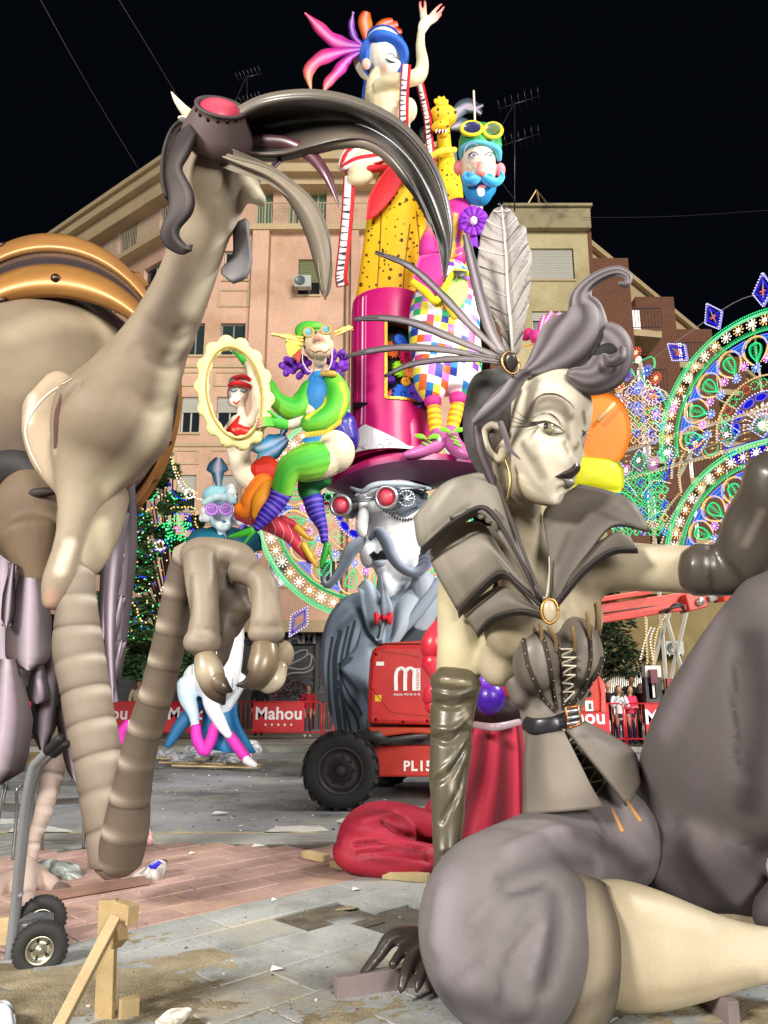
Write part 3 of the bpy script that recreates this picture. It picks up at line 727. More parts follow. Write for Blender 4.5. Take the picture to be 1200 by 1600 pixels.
# brick row : saw-tooth bays along direction (.955, 1)
row=root('brick_building','dark brick apartment row with dark balconies stepping away down the street on the right','building',(cB,CD,0))
ud=Vector((.955,1,0)).normalized();zt=W(917,345,CD).z
Fr=Fac((cB,CD),(1,0))
specs=[]
for k in range(9):
    o_=Vector((cB,CD+.5,0))+ud*(k*5.2);specs.append(o_)
    z1=zt-1.7
    g=Geo();x0=o_.x+.0;wd=2.05
    g.box((x0+wd/2,o_.y+3,z1/2),(wd,6,z1),col='#8a4c33');mk('brick_bay',g,M_BRICK,row,smooth=False)
    g=Geo();g.box((x0+wd+.85,o_.y+5.0,z1/2-.5),(1.75,4,z1-1),col='#7c4630');mk('recess_wall',g,M_BRICK,row,smooth=False)
    # roof wedge : pale sloping eaves slab
    for fl in range(1,8):
        z=zt-3.2*fl-1.9
        if z<3:break
        g=Geo();xb=x0+wd+.02
        g.poly([(xb,o_.y+.6,z),(xb+1.65,o_.y+.9,z),(xb+1.65,o_.y+3,z),(xb,o_.y+3,z)],0,(0,0,-.35),'#a7a293')
        b0=len(g.v);mk('balcony_floor',g,M_MOULD,row,smooth=False)
        FB=Fac((xb,o_.y+.65),(1,0));railing(FB,row,0,1.6,z,0,h=1.1,col='#1d1f22',step=.16,motif=False)
        g=Geo();FB.box(g,.2,1.4,2.33,2.36,z,z+2.2,'#23262a');mk('balcony_door',g,M_GLASSD,row,smooth=False)
FE=Fac((cB-.1,CD+1.2),(ud.x,ud.y));g=Geo();FE.box(g,0,46,0,1.2,zt-3.2,zt-.3,'#8d8672');FE.box(g,0,46,-.3,1.4,zt-.3,zt,'#7d7664');mk('roof_parapet',g,M_MOULD,row,smooth=False)
# right street low tan shopfront
TD=29.
tan=root('tan_shopfront','low tan shopfront with folding white gate and striped awning behind the spectators','building',(W(900,1050,TD).x,TD,0))
x0=W(890,1050,TD).x;x1=W(1250,1050,TD).x;z1=W(1000,930,TD).z
g=Geo();FT=Fac((x0,TD),(1,0));gh=(W(905,1060,TD).x-x0,W(1005,1060,TD).x-x0,.13,W(950,1042,TD).z)
FT.wall(g,0,x1-x0,0,z1,[gh],'#9a8557');FT.box(g,0,x1-x0,-.4,0,z1,z1+.4,'#6d5040');mk('wall',g,M_TAN,tan,smooth=False)
g=Geo()
n=34
for k in range(n+1):
    a=gh[0]+(gh[1]-gh[0])*k/n;FT.box(g,a-.018,a+.018,.05,.08,gh[2],gh[3],'#cfccc0')
for k in range(9):
    z=gh[2]+(gh[3]-gh[2])*k/8.
    for j in range(n//2):
        a=gh[0]+(gh[1]-gh[0])*2*j/n;b=gh[0]+(gh[1]-gh[0])*(2*j+2)/n
        if k<8:g.rod(FT.P(a,.09,z),FT.P((a+b)/2,.09,z+(gh[3]-gh[2])/8),.008,'#b9b5a8',3)
mk('folding_gate',g,METAL,tan,smooth=False)
g=Geo();FT.box(g,gh[0],gh[1],.35,.4,0,gh[3],'#1c1a18');mk('shop_interior',g,MATTE,tan,smooth=False)
zt0,zt1=W(950,1040,TD).z,W(950,1028,TD).z;n=22
for k in range(n):
    a0=gh[0]+.9+(gh[1]-gh[0]+.2-.9)*k/n;a1=gh[0]+.9+(gh[1]-gh[0]+.2-.9)*(k+1)/n
    g=Geo();c='#9b8a66' if k%2 else '#5d4a38';g.poly([FT.P(a0,-.9,zt0),FT.P(a1,-.9,zt0),FT.P(a1,-.05,zt1+.25),FT.P(a0,-.05,zt1+.25)],0,(0,0,.02),c);g.poly([FT.P(a0,-.9,zt0-.22),FT.P(a1,-.9,zt0-.22),FT.P(a1,-.9,zt0-.001),FT.P(a0,-.9,zt0-.001)],0,(0,.02,0),c);mk('awning_stripe',g,MATTE,tan,smooth=False)
ac(1032,1003,1058,1024,TD,'grey air conditioner with a big fan on the tan wall above the spectators')
# antennas and sky cables
def antenna(px,py0,py1,D,label,h=1.):
    a,b=W(px,py1,D),W(px,py0,D);rt=root('tv_antenna',label,'antenna',a);g=Geo();g.rod(a,b,.035,'#5b5c5e',6);mk('mast',g,METAL,rt)
    g=Geo()
    for k,zf in enumerate((.97,.62)):
        c=a.lerp(b,zf);L=1.5*h
        g.rod(c+Vector((-L*.5,0,-.25*h)),c+Vector((L*.8,0,.45*h)),.02,'#5b5c5e',5)
        for j in range(7):q=c+Vector((-L*.5+L*1.3*j/6,0,-.25*h+.7*h*j/6));g.rod(q+Vector((-.12,-.3,.28*h)),q+Vector((.12,.3,-.28*h)),.012,'#5b5c5e',4)
    mk('dipoles',g,METAL,rt);g=Geo()
    P=cr([tuple(a.lerp(b,.95)+Vector((-.1,0,0))),tuple(a.lerp(b,.6)+Vector((-1.0*h,0,0))),tuple(a.lerp(b,.3)+Vector((-.7*h,0,0))),tuple(a.lerp(b,.1))],6)
    for p,q in zip(P,P[1:]):g.rod(p,q,.015,'#3c3d3f',4)
    mk('aerial_cable',g,MATTE,rt);return rt
antenna(804,158,330,32,'tall thin rooftop antenna mast against the black sky right of the blue bearded man')
antenna(386,118,232,34,'small rooftop antenna peeking up between the goggles and the red feathers',.6)
def cable(pts,label,r=.012,col='#5e6068'):
    g=Geo();P=cr([tuple(W(*p))for p in pts],6)
    for p,q in zip(P,P[1:]):g.rod(p,q,r,col,4)
    o=mk('overhead_cable',g,MATTE,smooth=False);tagit(o,label,'cable');return o
cable([(58,-10,16),(130,120,20),(215,262,28)],'thin overhead cable rising to the top edge near the left corner')
cable([(180,-10,16),(235,80,21),(290,172,28)],'thin overhead cable running down behind the bird horn')
cable([(1210,328,34),(1050,338,33),(912,340,32.5)],'faint overhead cable leaving the cream parapet to the right',col='#33353c')
cable([(1210,458,19),(1145,474,20),(1020,560,22)],'stay cable running down past the blue diamonds of the light arch',r=.012,col='#8c8c90')
# ================================================================== FESTIVE LIGHT STRUCTURES
BULB=glow('lit_bulb',1.5);LEDM=glow('lit_coloured_strip',1.15)
WHT='#fff4dc';AMB='#ffc978';GRN='#35f08a';GRND='#0fb857';BLU='#2a34f0';BLUL='#6f8cff';PNK='#e58ae8';RED='#ff5a4a';CYA='#58d8e8'
class Pl:
    def __init__(s,O,u,tilt=0):s.O=Vector(O);s.u=Vector((u[0],u[1],0)).normalized();s.n=Vector((s.u.y,-s.u.x,0));s.n=s.n if s.n.y<0 else-s.n
    def P(s,a,b,d=0):return s.O+s.u*a+Vector((0,0,b))+s.n*d
def bl(g,pl,pts,sp,col,r=.022,d=.05):
    """bulbs at even spacing along a polyline of (a, b)"""
    acc=0;g.octa(pl.P(*pts[0],d),r,col)
    for p,q in zip(pts,pts[1:]):
        L=sqrt((q[0]-p[0])**2+(q[1]-p[1])**2);x=sp-acc
        while x<=L:t=x/L;g.octa(pl.P(p[0]+(q[0]-p[0])*t,p[1]+(q[1]-p[1])*t,d),r,col);x+=sp
        acc=(acc+L)%sp if L>0 else acc
def strip(g,pl,pts,w_,col,d=0):
    for p,q in zip(pts,pts[1:]):g.beam(pl.P(*p,d),pl.P(*q,d),.05,w_,col,up=(0,0,1)if abs(q[1]-p[1])<abs(q[0]-p[0])*3 else tuple(pl.u))
def arcp(cx,cy,r,a0,a1,n=40,ry=None):ry=ry or r;return[(cx+r*cos(radians(a0+(a1-a0)*i/n)),cy+ry*sin(radians(a0+(a1-a0)*i/n)))for i in range(n+1)]
ROS={}
def rosette_mesh(R,c1,c2,n):
    k=(R,c1,c2,n)
    if k not in ROS:
        g=Geo()
        for j in range(n):a=2*pi*j/n;g.octa((cos(a)*R,-.05,sin(a)*R),.024,c1);g.box((cos(a)*R*.72,-.035,sin(a)*R*.72),(R*.3,.012,.014),col=c1,M=Matrix.Rotation(-a,3,'Y'))
        for j in range(6):a=2*pi*j/6+.3;g.octa((cos(a)*R*.38,-.06,sin(a)*R*.38),.03,c2)
        g.octa((0,-.07,0),.035,'#ffffff');me=mesh_from(g,'flower_light',Vector((0,0,0)));me.materials.append(BULB);ROS[k]=me
    return ROS[k]
def flower(par,pl,a,b,R=.17,c1=WHT,c2=PNK,n=10):
    o=bpy.data.objects.new('flower_light',rosette_mesh(R,c1,c2,n));COL.objects.link(o);o.parent=par
    o.location=pl.P(a,b,.03)-OFF[par.name];o.rotation_euler.z=atan2(pl.u.y,pl.u.x)if pl.u.x>0 else atan2(-pl.u.y,-pl.u.x);return o
def diamond(par,pl,cx,cy,ang,L,w_,sc=1.):
    """kite shaped blue lamp with white edge bulbs"""
    def R(x,y):c,s_=cos(ang),sin(ang);return(cx+x*c-y*s_,cy+x*s_+y*c)
    K=[R(0,0),R(L*.45,w_),R(L,0),R(L*.45,-w_),R(0,0)]
    fr=Geo();strip(fr,pl,K,.035,'#8f8ae0');strip(fr,pl,[R(0,0),R(L,0)],.02,'#b9b2e8');f=mk('kite_frame',fr,PLAS,par,smooth=False)
    g=Geo();bl(g,pl,K,.075,'#efe6ff',.02);mk('edge_bulbs',g,BULB,f,kind='stuff')
    g=Geo();K2=[R(L*.10,0),R(L*.45,w_*.72),R(L*.88,0),R(L*.45,-w_*.72),R(L*.10,0)]
    for p,q in zip(K2,K2[1:]):
        n=9
        for i in range(n):
            t=(i+.5)/n;x,y=p[0]+(q[0]-p[0])*t,p[1]+(q[1]-p[1])*t;cxm,cym=R(L*.45,0)
            vx,vy=cxm-x,cym-y;l=sqrt(vx*vx+vy*vy);g.beam(pl.P(x,y,.03),pl.P(x+vx/l*w_*.22,y+vy/l*w_*.22,.03),.02,.028,'#2420c8',up=tuple(pl.n))
    for k in range(4):a=pi/2*k;x,y=R(L*.45+cos(a)*L*.12,sin(a)*w_*.3);g.beam(pl.P(*R(L*.45,0),.03),pl.P(x,y,.03),.02,.03,'#e06a6a',up=tuple(pl.n))
    mk('blue_strips',g,LEDM,f,smooth=False,kind='stuff')
def arch(par,pl,cx,cy,R,a0,a1,nk,inner=True,kites=True,kend=(8,172),core=True,ksc=1.):
    fr=Geo();gg=Geo();gw=Geo();ga=Geo();gb=Geo();gs=Geo()
    s_=R/3.
    strip(gs,pl,arcp(cx,cy,R*1.005,a0,a1),.03,'#5fe09a',.02);strip(gs,pl,arcp(cx,cy,R*.85,a0,a1),.025,'#2f9f68',.02);strip(fr,pl,arcp(cx,cy,R,a0,a1),.08*s_,'#cfe6d6');strip(fr,pl,arcp(cx,cy,R*.85,a0,a1),.06*s_,'#79c98f')  # glowing strips and green-tinted frame put in for the bulbs' halo
    bl(gg,pl,arcp(cx,cy,R*1.025,a0,a1),.06,GRN,.026);bl(gg,pl,arcp(cx,cy,R*.985,a0,a1),.06,GRND);bl(gg,pl,arcp(cx,cy,R*.865,a0,a1),.065,GRND);bl(gg,pl,arcp(cx,cy,R*.835,a0,a1),.065,GRN)
    nf=int(abs(a1-a0)/360*2*pi*R*.925/(.36*s_))
    for k in range(nf):
        a=radians(a0+(a1-a0)*(k+.5)/nf);flower(par,pl,cx+cos(a)*R*.925,cy+sin(a)*R*.925,.135*s_,AMB if k%2 else WHT,WHT,9)
    # horseshoe drops
    nd=nk
    for k in range(nd):
        a=radians(a0+(a1-a0)*(k+.5)/nd);c=cos(a);s2=sin(a)
        def Q(r_,t):return(cx+c*r_*R-s2*t*R,cy+s2*r_*R+c*t*R)
        shoe=[Q(.56,-.035),Q(.62,-.085),Q(.70,-.115),Q(.78,-.08),Q(.81,0),Q(.78,.08),Q(.70,.115),Q(.62,.085),Q(.56,.035)]
        shoe=cr(shoe,4);bl(ga,pl,shoe,.055,AMB,.024);strip(fr,pl,shoe[::3],.05,'#d9c489')
        drop=cr([Q(.58,0),Q(.66,-.045),Q(.73,-.045),Q(.75,0),Q(.73,.045),Q(.66,.045),Q(.58,0)],4);bl(gg,pl,drop,.05,GRN);strip(gs,pl,drop[::2],.03,'#1fa860');strip(fr,pl,[Q(.50,0),Q(.76,0)],.03,'#9fdab0')
        for j in range(5):x,y=Q(.62+j*.028,.02),Q(.62+j*.028,-.02);gs.beam(pl.P(*x,.03),pl.P(*y,.03),.02,.03,'#18b060',up=tuple(pl.n))
        flower(par,pl,*Q(.52,0),.12*s_,'#a9c4ff','#5c7cff',9)
        am=radians(a0+(a1-a0)*(k+1)/nd)
        if k<nd-1 or abs(a1-a0)>355:
            c3,s3=cos(am),sin(am);flower(par,pl,cx+c3*R*.58,cy+s3*R*.58,.115*s_,'#f2b6ff','#d267e6',9)
            # blue spandrel between drops
            T=[(.80,-.075),(.80,.075),(.69,0)];tri=[(cx+c3*r_*R-s3*t*R,cy+s3*r_*R+c3*t*R)for r_,t in T];tri.append(tri[0])
            bl(gb,pl,tri,.05,BLUL);strip(gs,pl,tri,.03,'#4a5ce0')
            for j in range(6):
                r_=.72+j*.014;wd=(r_-.69)/.11*.06;gs.beam(pl.P(cx+c3*r_*R-s3*wd*R,cy+s3*r_*R+c3*wd*R,.03),pl.P(cx+c3*r_*R+s3*wd*R,cy+s3*r_*R-c3*wd*R,.03),.02,.022,['#2f6fd8','#3a9ae0','#3040d8'][j%3],up=tuple(pl.n))
    if inner:
        for rr,cc in((.44,AMB),(.30,WHT)):bl(gw,pl,arcp(cx,cy,R*rr,a0,a1),.08,cc)
        strip(fr,pl,arcp(cx,cy,R*.44,a0,a1),.03,'#d9c9a0')
        n=int(16*abs(a1-a0)/180)
        for k in range(n):
            a=radians(a0+(a1-a0)*(k+.5)/n);bl(gg,pl,arcp(cx+cos(a)*R*.375,cy+sin(a)*R*.375,R*.035,0,330,9),.07,GRN if k%3 else RED)
        n=int(7*abs(a1-a0)/180)
        for k in range(n):
            a=radians(a0+(a1-a0)*(k+.5)/n);c,s2=cos(a),sin(a);el=[]
            for i in range(17):t=2*pi*i/16;r_=.255+.032*cos(t);tt=.052*sin(t);el.append((cx+c*r_*R-s2*tt*R,cy+s2*r_*R+c*tt*R))
            g_=[pl.P(*p,.0)for p in el[:-1]];gs.poly(g_,0,pl.n*.02,'#1a18c0');strip(fr,pl,el,.02,'#8078e8')
        strip(fr,pl,arcp(cx,cy,R*.295,a0,a1),.04,'#6a60e0')
        n=int(13*abs(a1-a0)/180)
        for k in range(n):
            a=radians(a0+(a1-a0)*(k+.5)/n)
            for q in(.10,.14,.18):gw.octa(pl.P(cx+cos(a)*R*q,cy+sin(a)*R*q,.05),.024,'#ffe9f2')
            strip(fr,pl,[(cx+cos(a)*R*.04,cy+sin(a)*R*.04),(cx+cos(a)*R*.2,cy+sin(a)*R*.2)],.02,'#e9c9d8')
        gs.poly([pl.P(*p,.0)for p in arcp(cx,cy,R*.05,0,330,11)],0,pl.n*.03,'#f0e6c8')
    for k in range(5):a=radians(a0+(a1-a0)*k/4.0);strip(fr,pl,[(cx,cy),(cx+cos(a)*R*.99,cy+sin(a)*R*.99)],.035,'#c9c2a8',-.05)
    for k in range(7 if abs(a1-a0)<200 else 12):
        a=radians(a0+(a1-a0)*k/(6 if abs(a1-a0)<200 else 12));strip(fr,pl,[(cx+cos(a)*R*.85,cy+sin(a)*R*.85),(cx+cos(a)*R*1.,cy+sin(a)*R*1.)],.03,'#d8d0b0')
    if kites:
        for a in kites:diamond(par,pl,cx+cos(radians(a))*R*1.06,cy+sin(radians(a))*R*1.06,radians(a),.93*s_*ksc,.27*s_*ksc)
    mk('ring_frame',fr,PLAS,par,smooth=False);mk('green_bulbs',gg,BULB,par,kind='stuff',smooth=False);mk('white_bulbs',gw,BULB,par,kind='stuff',smooth=False)if gw.v else 0
    mk('amber_bulbs',ga,BULB,par,kind='stuff',smooth=False);mk('blue_bulbs',gb,BULB,par,kind='stuff',smooth=False)if gb.v else 0;mk('coloured_strips',gs,LEDM,par,kind='stuff',smooth=False)
# right hand structure, in a plane crossing the street at a slant
O1=W(1195,665,18.7);O2=W(1033,667,21.2);ur=(O2-O1);plR=Pl(O1,(ur.x,ur.y));RR=3.0
def toPl(pl,px,py):
    d=W(px,py,10)-CAM;nn=pl.n;t=(pl.O-CAM).dot(nn)/d.dot(nn);q=CAM+d*t-pl.O;return(q.dot(pl.u),q.z)
lumR=root('light_arch','tall illuminated street arch with two fans of bulbs and a spired tower on the right','light arch',(plR.P(2.5,0).x,plR.P(2.5,0).y,0))
OFF[lumR.name]=Vector(lumR.location)
RR=toPl(plR,1033,667)[0]
arch(lumR,plR,0,0,RR,-4,184,9,kites=[52,73,96,119,30])
cx2,cy2=toPl(plR,1203,872);R2=abs(toPl(plR,1040,850)[0]-cx2)
arch(lumR,plR,cx2,cy2,R2,-4,184,9,kites=False,inner=True)
fr=Geo();gw=Geo();gs=Geo();gg=Geo();gb=Geo()
# horizontal lattice beam
A0=toPl(plR,940,745);zt_=toPl(plR,1190,640)[1];zb_=toPl(plR,1190,690)[1]
a_l=A0[0];a_r=-4
strip(fr,plR,[(a_r,zt_),(a_l,zt_)],.09,'#cfc8b4');strip(fr,plR,[(a_r,zb_),(a_l,zb_)],.09,'#bdbab0')
hz=(zt_-zb_)
k=0;a=a_r+.3
while a<a_l:
    cx,cy=a,(zt_+zb_)/2;h=hz*.40;K=[(cx-h,cy),(cx,cy+h),(cx+h,cy),(cx,cy-h),(cx-h,cy)]
    strip(fr,plR,K,.03,'#8fb0d8');bl(gw,plR,K,.09,'#d8e2ff',.02)
    for j in range(12):
        t=2*pi*j/12;gs.beam(plR.P(cx+cos(t)*h*.35,cy+sin(t)*h*.35,.03),plR.P(cx+cos(t)*h*.62,cy+sin(t)*h*.62,.03),.02,.035,'#18a078' if k%3 else '#2430d8',up=tuple(plR.n))
    flower(lumR,plR,cx,cy,.07,'#fff2ff',RED if k%3==0 else WHT,6)
    for j in range(4):
        yb=zb_+hz*(.2+.2*j);gw.octa(plR.P(cx+hz*.55,yb,.05),.026,AMB);strip(fr,plR,[(cx+hz*.44,yb),(cx+hz*.68,yb)],.022,'#b8a878')
    a+=hz*1.12;k+=1
bl(gw,plR,[(a_r,zt_+.06),(a_l,zt_+.06)],.1,AMB);bl(gw,plR,[(a_r,zb_-.06),(a_l,zb_-.06)],.1,AMB)
# blue bowl under the beam
cxb,cyb=toPl(plR,1166,688);strip(fr,plR,arcp(cxb,cyb,.62,180,360,18),.05,'#5c55d8');bl(gw,plR,arcp(cxb,cyb,.70,180,360,30),.08,'#ffe2c0')
gs.poly([plR.P(*p,-.02)for p in arcp(cxb-.03,cyb-.03,.55,184,266,10)+[(cxb-.03,cyb-.06)]],0,plR.n*.02,'#1714a8');gs.poly([plR.P(*p,-.02)for p in arcp(cxb+.03,cyb-.03,.55,274,356,10)+[(cxb+.03,cyb-.06)]],0,plR.n*.02,'#1714a8')
cxg,cyg=toPl(plR,1113,700);bl(gg,plR,arcp(cxg,cyg,.2,180,360,10),.06,GRN);bl(gw,plR,arcp(cxg,cyg,.29,170,370,14),.07,AMB)
# tower
def pR(x,y):return toPl(plR,x,y)
tz=pR(1000,560);tb=pR(1000,1180)
strip(fr,plR,[(tz[0],tz[1]),(tz[0],pR(1000,1080)[1])],.10,'#c9c6ba')
strip(fr,plR,[pR(1080,565),pR(1080,690)],.08,'#d9cfae')
for(x,y,R_,c1,c2)in((997,552,.17,RED,AMB),(1000,563,.10,WHT,WHT),(1028,592,.17,RED,AMB),(971,606,.17,AMB,RED),(999,608,.20,BLUL,BLUL),(999,640,.20,BLUL,BLUL),(1021,617,.30,'#ffd7d7',RED),(975,627,.28,'#ffd7d7',RED),(1014,580,.17,BLUL,BLU),(983,587,.17,BLUL,BLU),(1024,725,.15,PNK,WHT),(981,735,.15,PNK,WHT),(1028,648,.16,BLUL,PNK),(1055,640,.12,PNK,PNK)):
    flower(lumR,plR,*pR(x,y),R_,c1,c2,12)
def pc(g,pts,sp,col,r=.02,fcol=None):q=[pR(*p)for p in pts];q=cr(q,5);bl(g,plR,q,sp,col,r);strip(fr,plR,q[::2],.028,fcol or '#b9b2a0')
pc(gg,[(999,566),(1020,558),(1022,575),(1004,585),(1010,600),(1030,612),(1045,640)],.07,GRN,fcol='#69c08a');pc(gg,[(997,566),(977,570),(974,590),(985,575),(993,590)],.07,GRN,fcol='#69c08a')
pc(gw,[(999,585),(985,602),(965,615),(960,640),(985,660),(999,672)],.075,WHT);pc(gw,[(999,585),(1012,602),(1040,612),(1050,640),(1015,655),(1000,672)],.075,WHT)
for s_ in(-1,1):
    pc(gg,[(1000,668),(1000+s_*12,645),(1000+s_*30,634)],.07,GRN,fcol='#69c08a');pc(gg,[(1000+s_*8,676),(1000+s_*22,660),(1000+s_*38,672)],.07,GRN,fcol='#69c08a')
    pc(gg,[(1000+s_*5,708),(1000+s_*12,738),(1000+s_*26,742),(1000+s_*40,730),(1000+s_*38,712),(1000+s_*24,705)],.07,GRN,fcol='#69c08a')
    pc(gb,[(1000+s_*42,704),(1000+s_*50,708),(1000+s_*42,748),(1000+s_*20,760),(1000+s_*6,772)],.07,BLU,fcol='#4c48c8')
    pc(gw,[(1000+s_*76,700),(1000+s_*64,720),(1000+s_*62,750),(1000+s_*66,775)],.075,AMB);pc(gw,[(1000+s_*60,708),(1000+s_*52,725),(1000+s_*50,748)],.075,WHT)
    pc(gw,[(1000+s_*4,775),(1000+s_*22,752),(1000+s_*48,755)],.075,WHT);pc(gg,[(1000+s_*4,790),(1000+s_*20,772),(1000+s_*40,768)],.07,GRN,fcol='#69c08a')
    pc(gb,[(1000+s_*6,800),(1000+s_*16,812),(1000+s_*34,800),(1000+s_*44,782)],.07,BLU,fcol='#4c48c8')
    pc(gw,[(1000+s_*5,830),(1000+s_*20,806),(1000+s_*44,796)],.075,WHT)
    pc(gw,[(1000+s_*62,772),(1000+s_*40,800),(1000+s_*24,835),(1000+s_*18,870)],.08,AMB);pc(gw,[(1000+s_*70,782),(1000+s_*48,812),(1000+s_*34,850)],.08,WHT)
    pc(gw,[(1018+s_*5,1036),(1018+s_*6,1010),(1020+s_*9,985),(1026+s_*16,960)],.08,AMB,.026)
    pc(gw,[(1012+s_*10,1030),(1014+s_*4,1000),(1022+s_*3,980)],.08,WHT,.026)
# lattice infill of the tower and the panel below the beam
rl_=random.Random(31)
for yy in range(600,842,11):
    for xx in range(958,1046,11):
        x=xx+(5 if(yy//11)%2 else 0)
        if yy<690 and abs(x-1000)>14+(yy-590)*.55:continue
        if 693<yy<738:continue
        a,b=pR(x,yy);up=yy<690;K=[(a-.10,b),(a,b+.12),(a+.10,b),(a,b-.12),(a-.10,b)]
        strip(fr,plR,K,.02,'#c9bfa4' if up else '#86b89c');bl(gw if up or rl_.random()<.25 else gg,plR,K,.07,rl_.choice([WHT,AMB,AMB,'#ffd0c0'])if up or rl_.random()<.2 else GRN,.022)
        if rl_.random()<.16:bl(gb,plR,K,.06,BLU if rl_.random()<.6 else BLUL,.026)
# posts and shores
for x0,y0,x1,y1 in((1048,950,1020,1040),(1038,955,1065,1045),(1074,950,1048,1060),(1110,740,1035,905),(1085,700,1060,745)):strip(fr,plR,[pR(x0,y0),pR(x1,y1)],.10,'#c6c2b2')
mk('mast_and_beam_frame',fr,PLAS,lumR,smooth=False);mk('warm_bulbs',gw,BULB,lumR,kind='stuff',smooth=False);mk('tower_green_bulbs',gg,BULB,lumR,kind='stuff',smooth=False);mk('tower_blue_bulbs',gb,BULB,lumR,kind='stuff',smooth=False);mk('beam_strips',gs,LEDM,lumR,kind='stuff',smooth=False)
# base post blocks, white dark and maroon
for(x0,x1,y0,y1,c)in((1010,1033,1040,1058,'#d2cfc4'),(1010,1018,1058,1090,'#231d33'),(1015,1024,1046,1068,'#5c1424'),(1015,1024,1068,1092,'#cfccc4'),(1024,1033,1058,1090,'#141416'),(1044,1056,1060,1085,'#8c1622')):
    a,b=W(x0,y1,21.5),W(x1,y0,21.5);g=Geo();g.box(((a.x+b.x)/2,21.5+(.1 if c=='#5c1424' else.2 if c in('#d2cfc4',)else.15),(a.z+b.z)/2),(b.x-a.x,.3 if c!='#5c1424' else.5,b.z-a.z),col=c);mk('base_block',g,PLAS,lumR,smooth=False)
g=Geo();a=W(1010,1090,21.5);b=W(1033,1090,21.5);g.box(((a.x+b.x)/2,21.65,a.z/2),(b.x-a.x,.3,a.z),col='#38363a');mk('base_footing',g,PLAS,lumR,smooth=False)
# left rose window of lights behind the big moustached bust
OL=W(572,797,20.5);plL=Pl(OL,(1,.12));lumL=root('light_rose','round rose window of green white and blue bulbs glowing behind the moustached bust','light rose',(OL.x,OL.y,0))
RL=abs(toPl(plL,404,797)[0])
arch(lumL,plL,0,0,RL,0,360,16,kites=[205,222,240,258,188,280])
fr=Geo();strip(fr,plL,[(-RL*1.02,.05),(RL*1.02,.05)],.12,'#9c8f78');strip(fr,plL,[(0,RL),(0,-OL.z)],.14,'#8f8878');strip(fr,plL,[(2.4,0),(2.4,-OL.z)],.14,'#8f8878');mk('support_mast',fr,PLAS,lumL,smooth=False)
# ================================================================== TREES
M_LEAF=matg('tree_foliage','#46653a',.75,6,.35,.1);M_LEAF2=matg('dark_foliage','#2c4024',.75,6,.35,.1);M_BARK=matg('bark','#5a4a38',.9,8,.3,.8)
def leafcloud(g,c,rx,ry,rz,n,size,seed,droop=.2):
    r=random.Random(seed)
    for k in range(n):
        while True:
            x,y,z=r.uniform(-1,1),r.uniform(-1,1),r.uniform(-1,1);d=x*x+y*y+z*z
            if d<1 and d>r.random()*.5:break
        p=Vector(c)+Vector((x*rx,y*ry,z*rz));a=r.uniform(0,6.28);s_=size*r.uniform(.5,1.4)
        t=Vector((cos(a),sin(a),r.uniform(-.7,.3))).normalized();b=t.cross(Vector((r.uniform(-1,1),r.uniform(-1,1),1))).normalized();i=len(g.v)
        for q in(p-t*s_,p+b*s_*.32,p+t*s_,p-b*s_*.32):g.addv(q,(.1,.2,.05))
        g.f.append((i,i+1,i+2,i+3))
def tree(name,base,spec,label,mat,trunk,leaf=.13,seed=1,group=None):
    rt=root(name,label,'tree',base,group);g=Geo();b=Vector(base)
    g.tube([(b.x,b.y,0,.17),(b.x+.05,b.y,trunk*.5,.13),(b.x-.03,b.y,trunk,.06)],world=True,seg=10,col='#5a4a38')
    for(c,*_r)in spec:g.tube([(b.x,b.y,min(c[2],trunk)*.7,.05),((b.x+c[0])/2,(b.y+c[1])/2,min(c[2],trunk)*.85,.035),(c[0],c[1],c[2],.012)],world=True,seg=6,col='#5a4a38',sub=3)
    mk('trunk',g,M_BARK,rt);g=Geo()
    for i,(c,rx,rz,n)in enumerate(spec):leafcloud(g,c,rx,rx,rz,n,leaf,seed*50+i)
    o=mk('crown',g,mat,rt,smooth=False);return rt
TDP=18.5
def tp(x,y,D=TDP):return tuple(W(x,y,D))
def tr_(px):return px*pm(W(250,900,TDP))
spec=[]
r=random.Random(5)
for k in range(46):
    f=k/45;y=700+f*350;wdt=10+92*min(1,f*1.5)*(1-.12*max(0,f-.7));x=250+r.uniform(-1,1)*wdt;spec.append((tp(x,y,TDP+r.uniform(-.9,.9)),tr_(9+22*f),tr_(8+13*f),int(150+480*f)))
tree('conifer_tree',tuple(G(255,1140).xy)+(0,),[s_ for s_ in spec],'tall dark green conifer wound with coloured lights behind the bird leg',M_LEAF,W(255,720,TDP).z,.115,3)
TR2=24.
spec=[(tuple(W(r.uniform(890,1000),r.uniform(905,1040),TR2+r.uniform(-1,1))),.65,.5,330)for _ in range(16)]
bt=W(935,1100,TR2);tree('street_tree',(bt.x,bt.y,0),spec,'dark leafy street tree under the red boom beside the tan shopfront',M_LEAF2,4.0,.12,9)
spec=[(tuple(W(r.uniform(195,250),r.uniform(990,1050),21+r.uniform(-1,1))),.6,.45,300)for _ in range(9)]
bt=W(222,1100,21);tree('street_tree',(bt.x,bt.y,0),spec,'low dark tree between the bird legs in front of the grey shutters',M_LEAF2,3.0,.11,10)
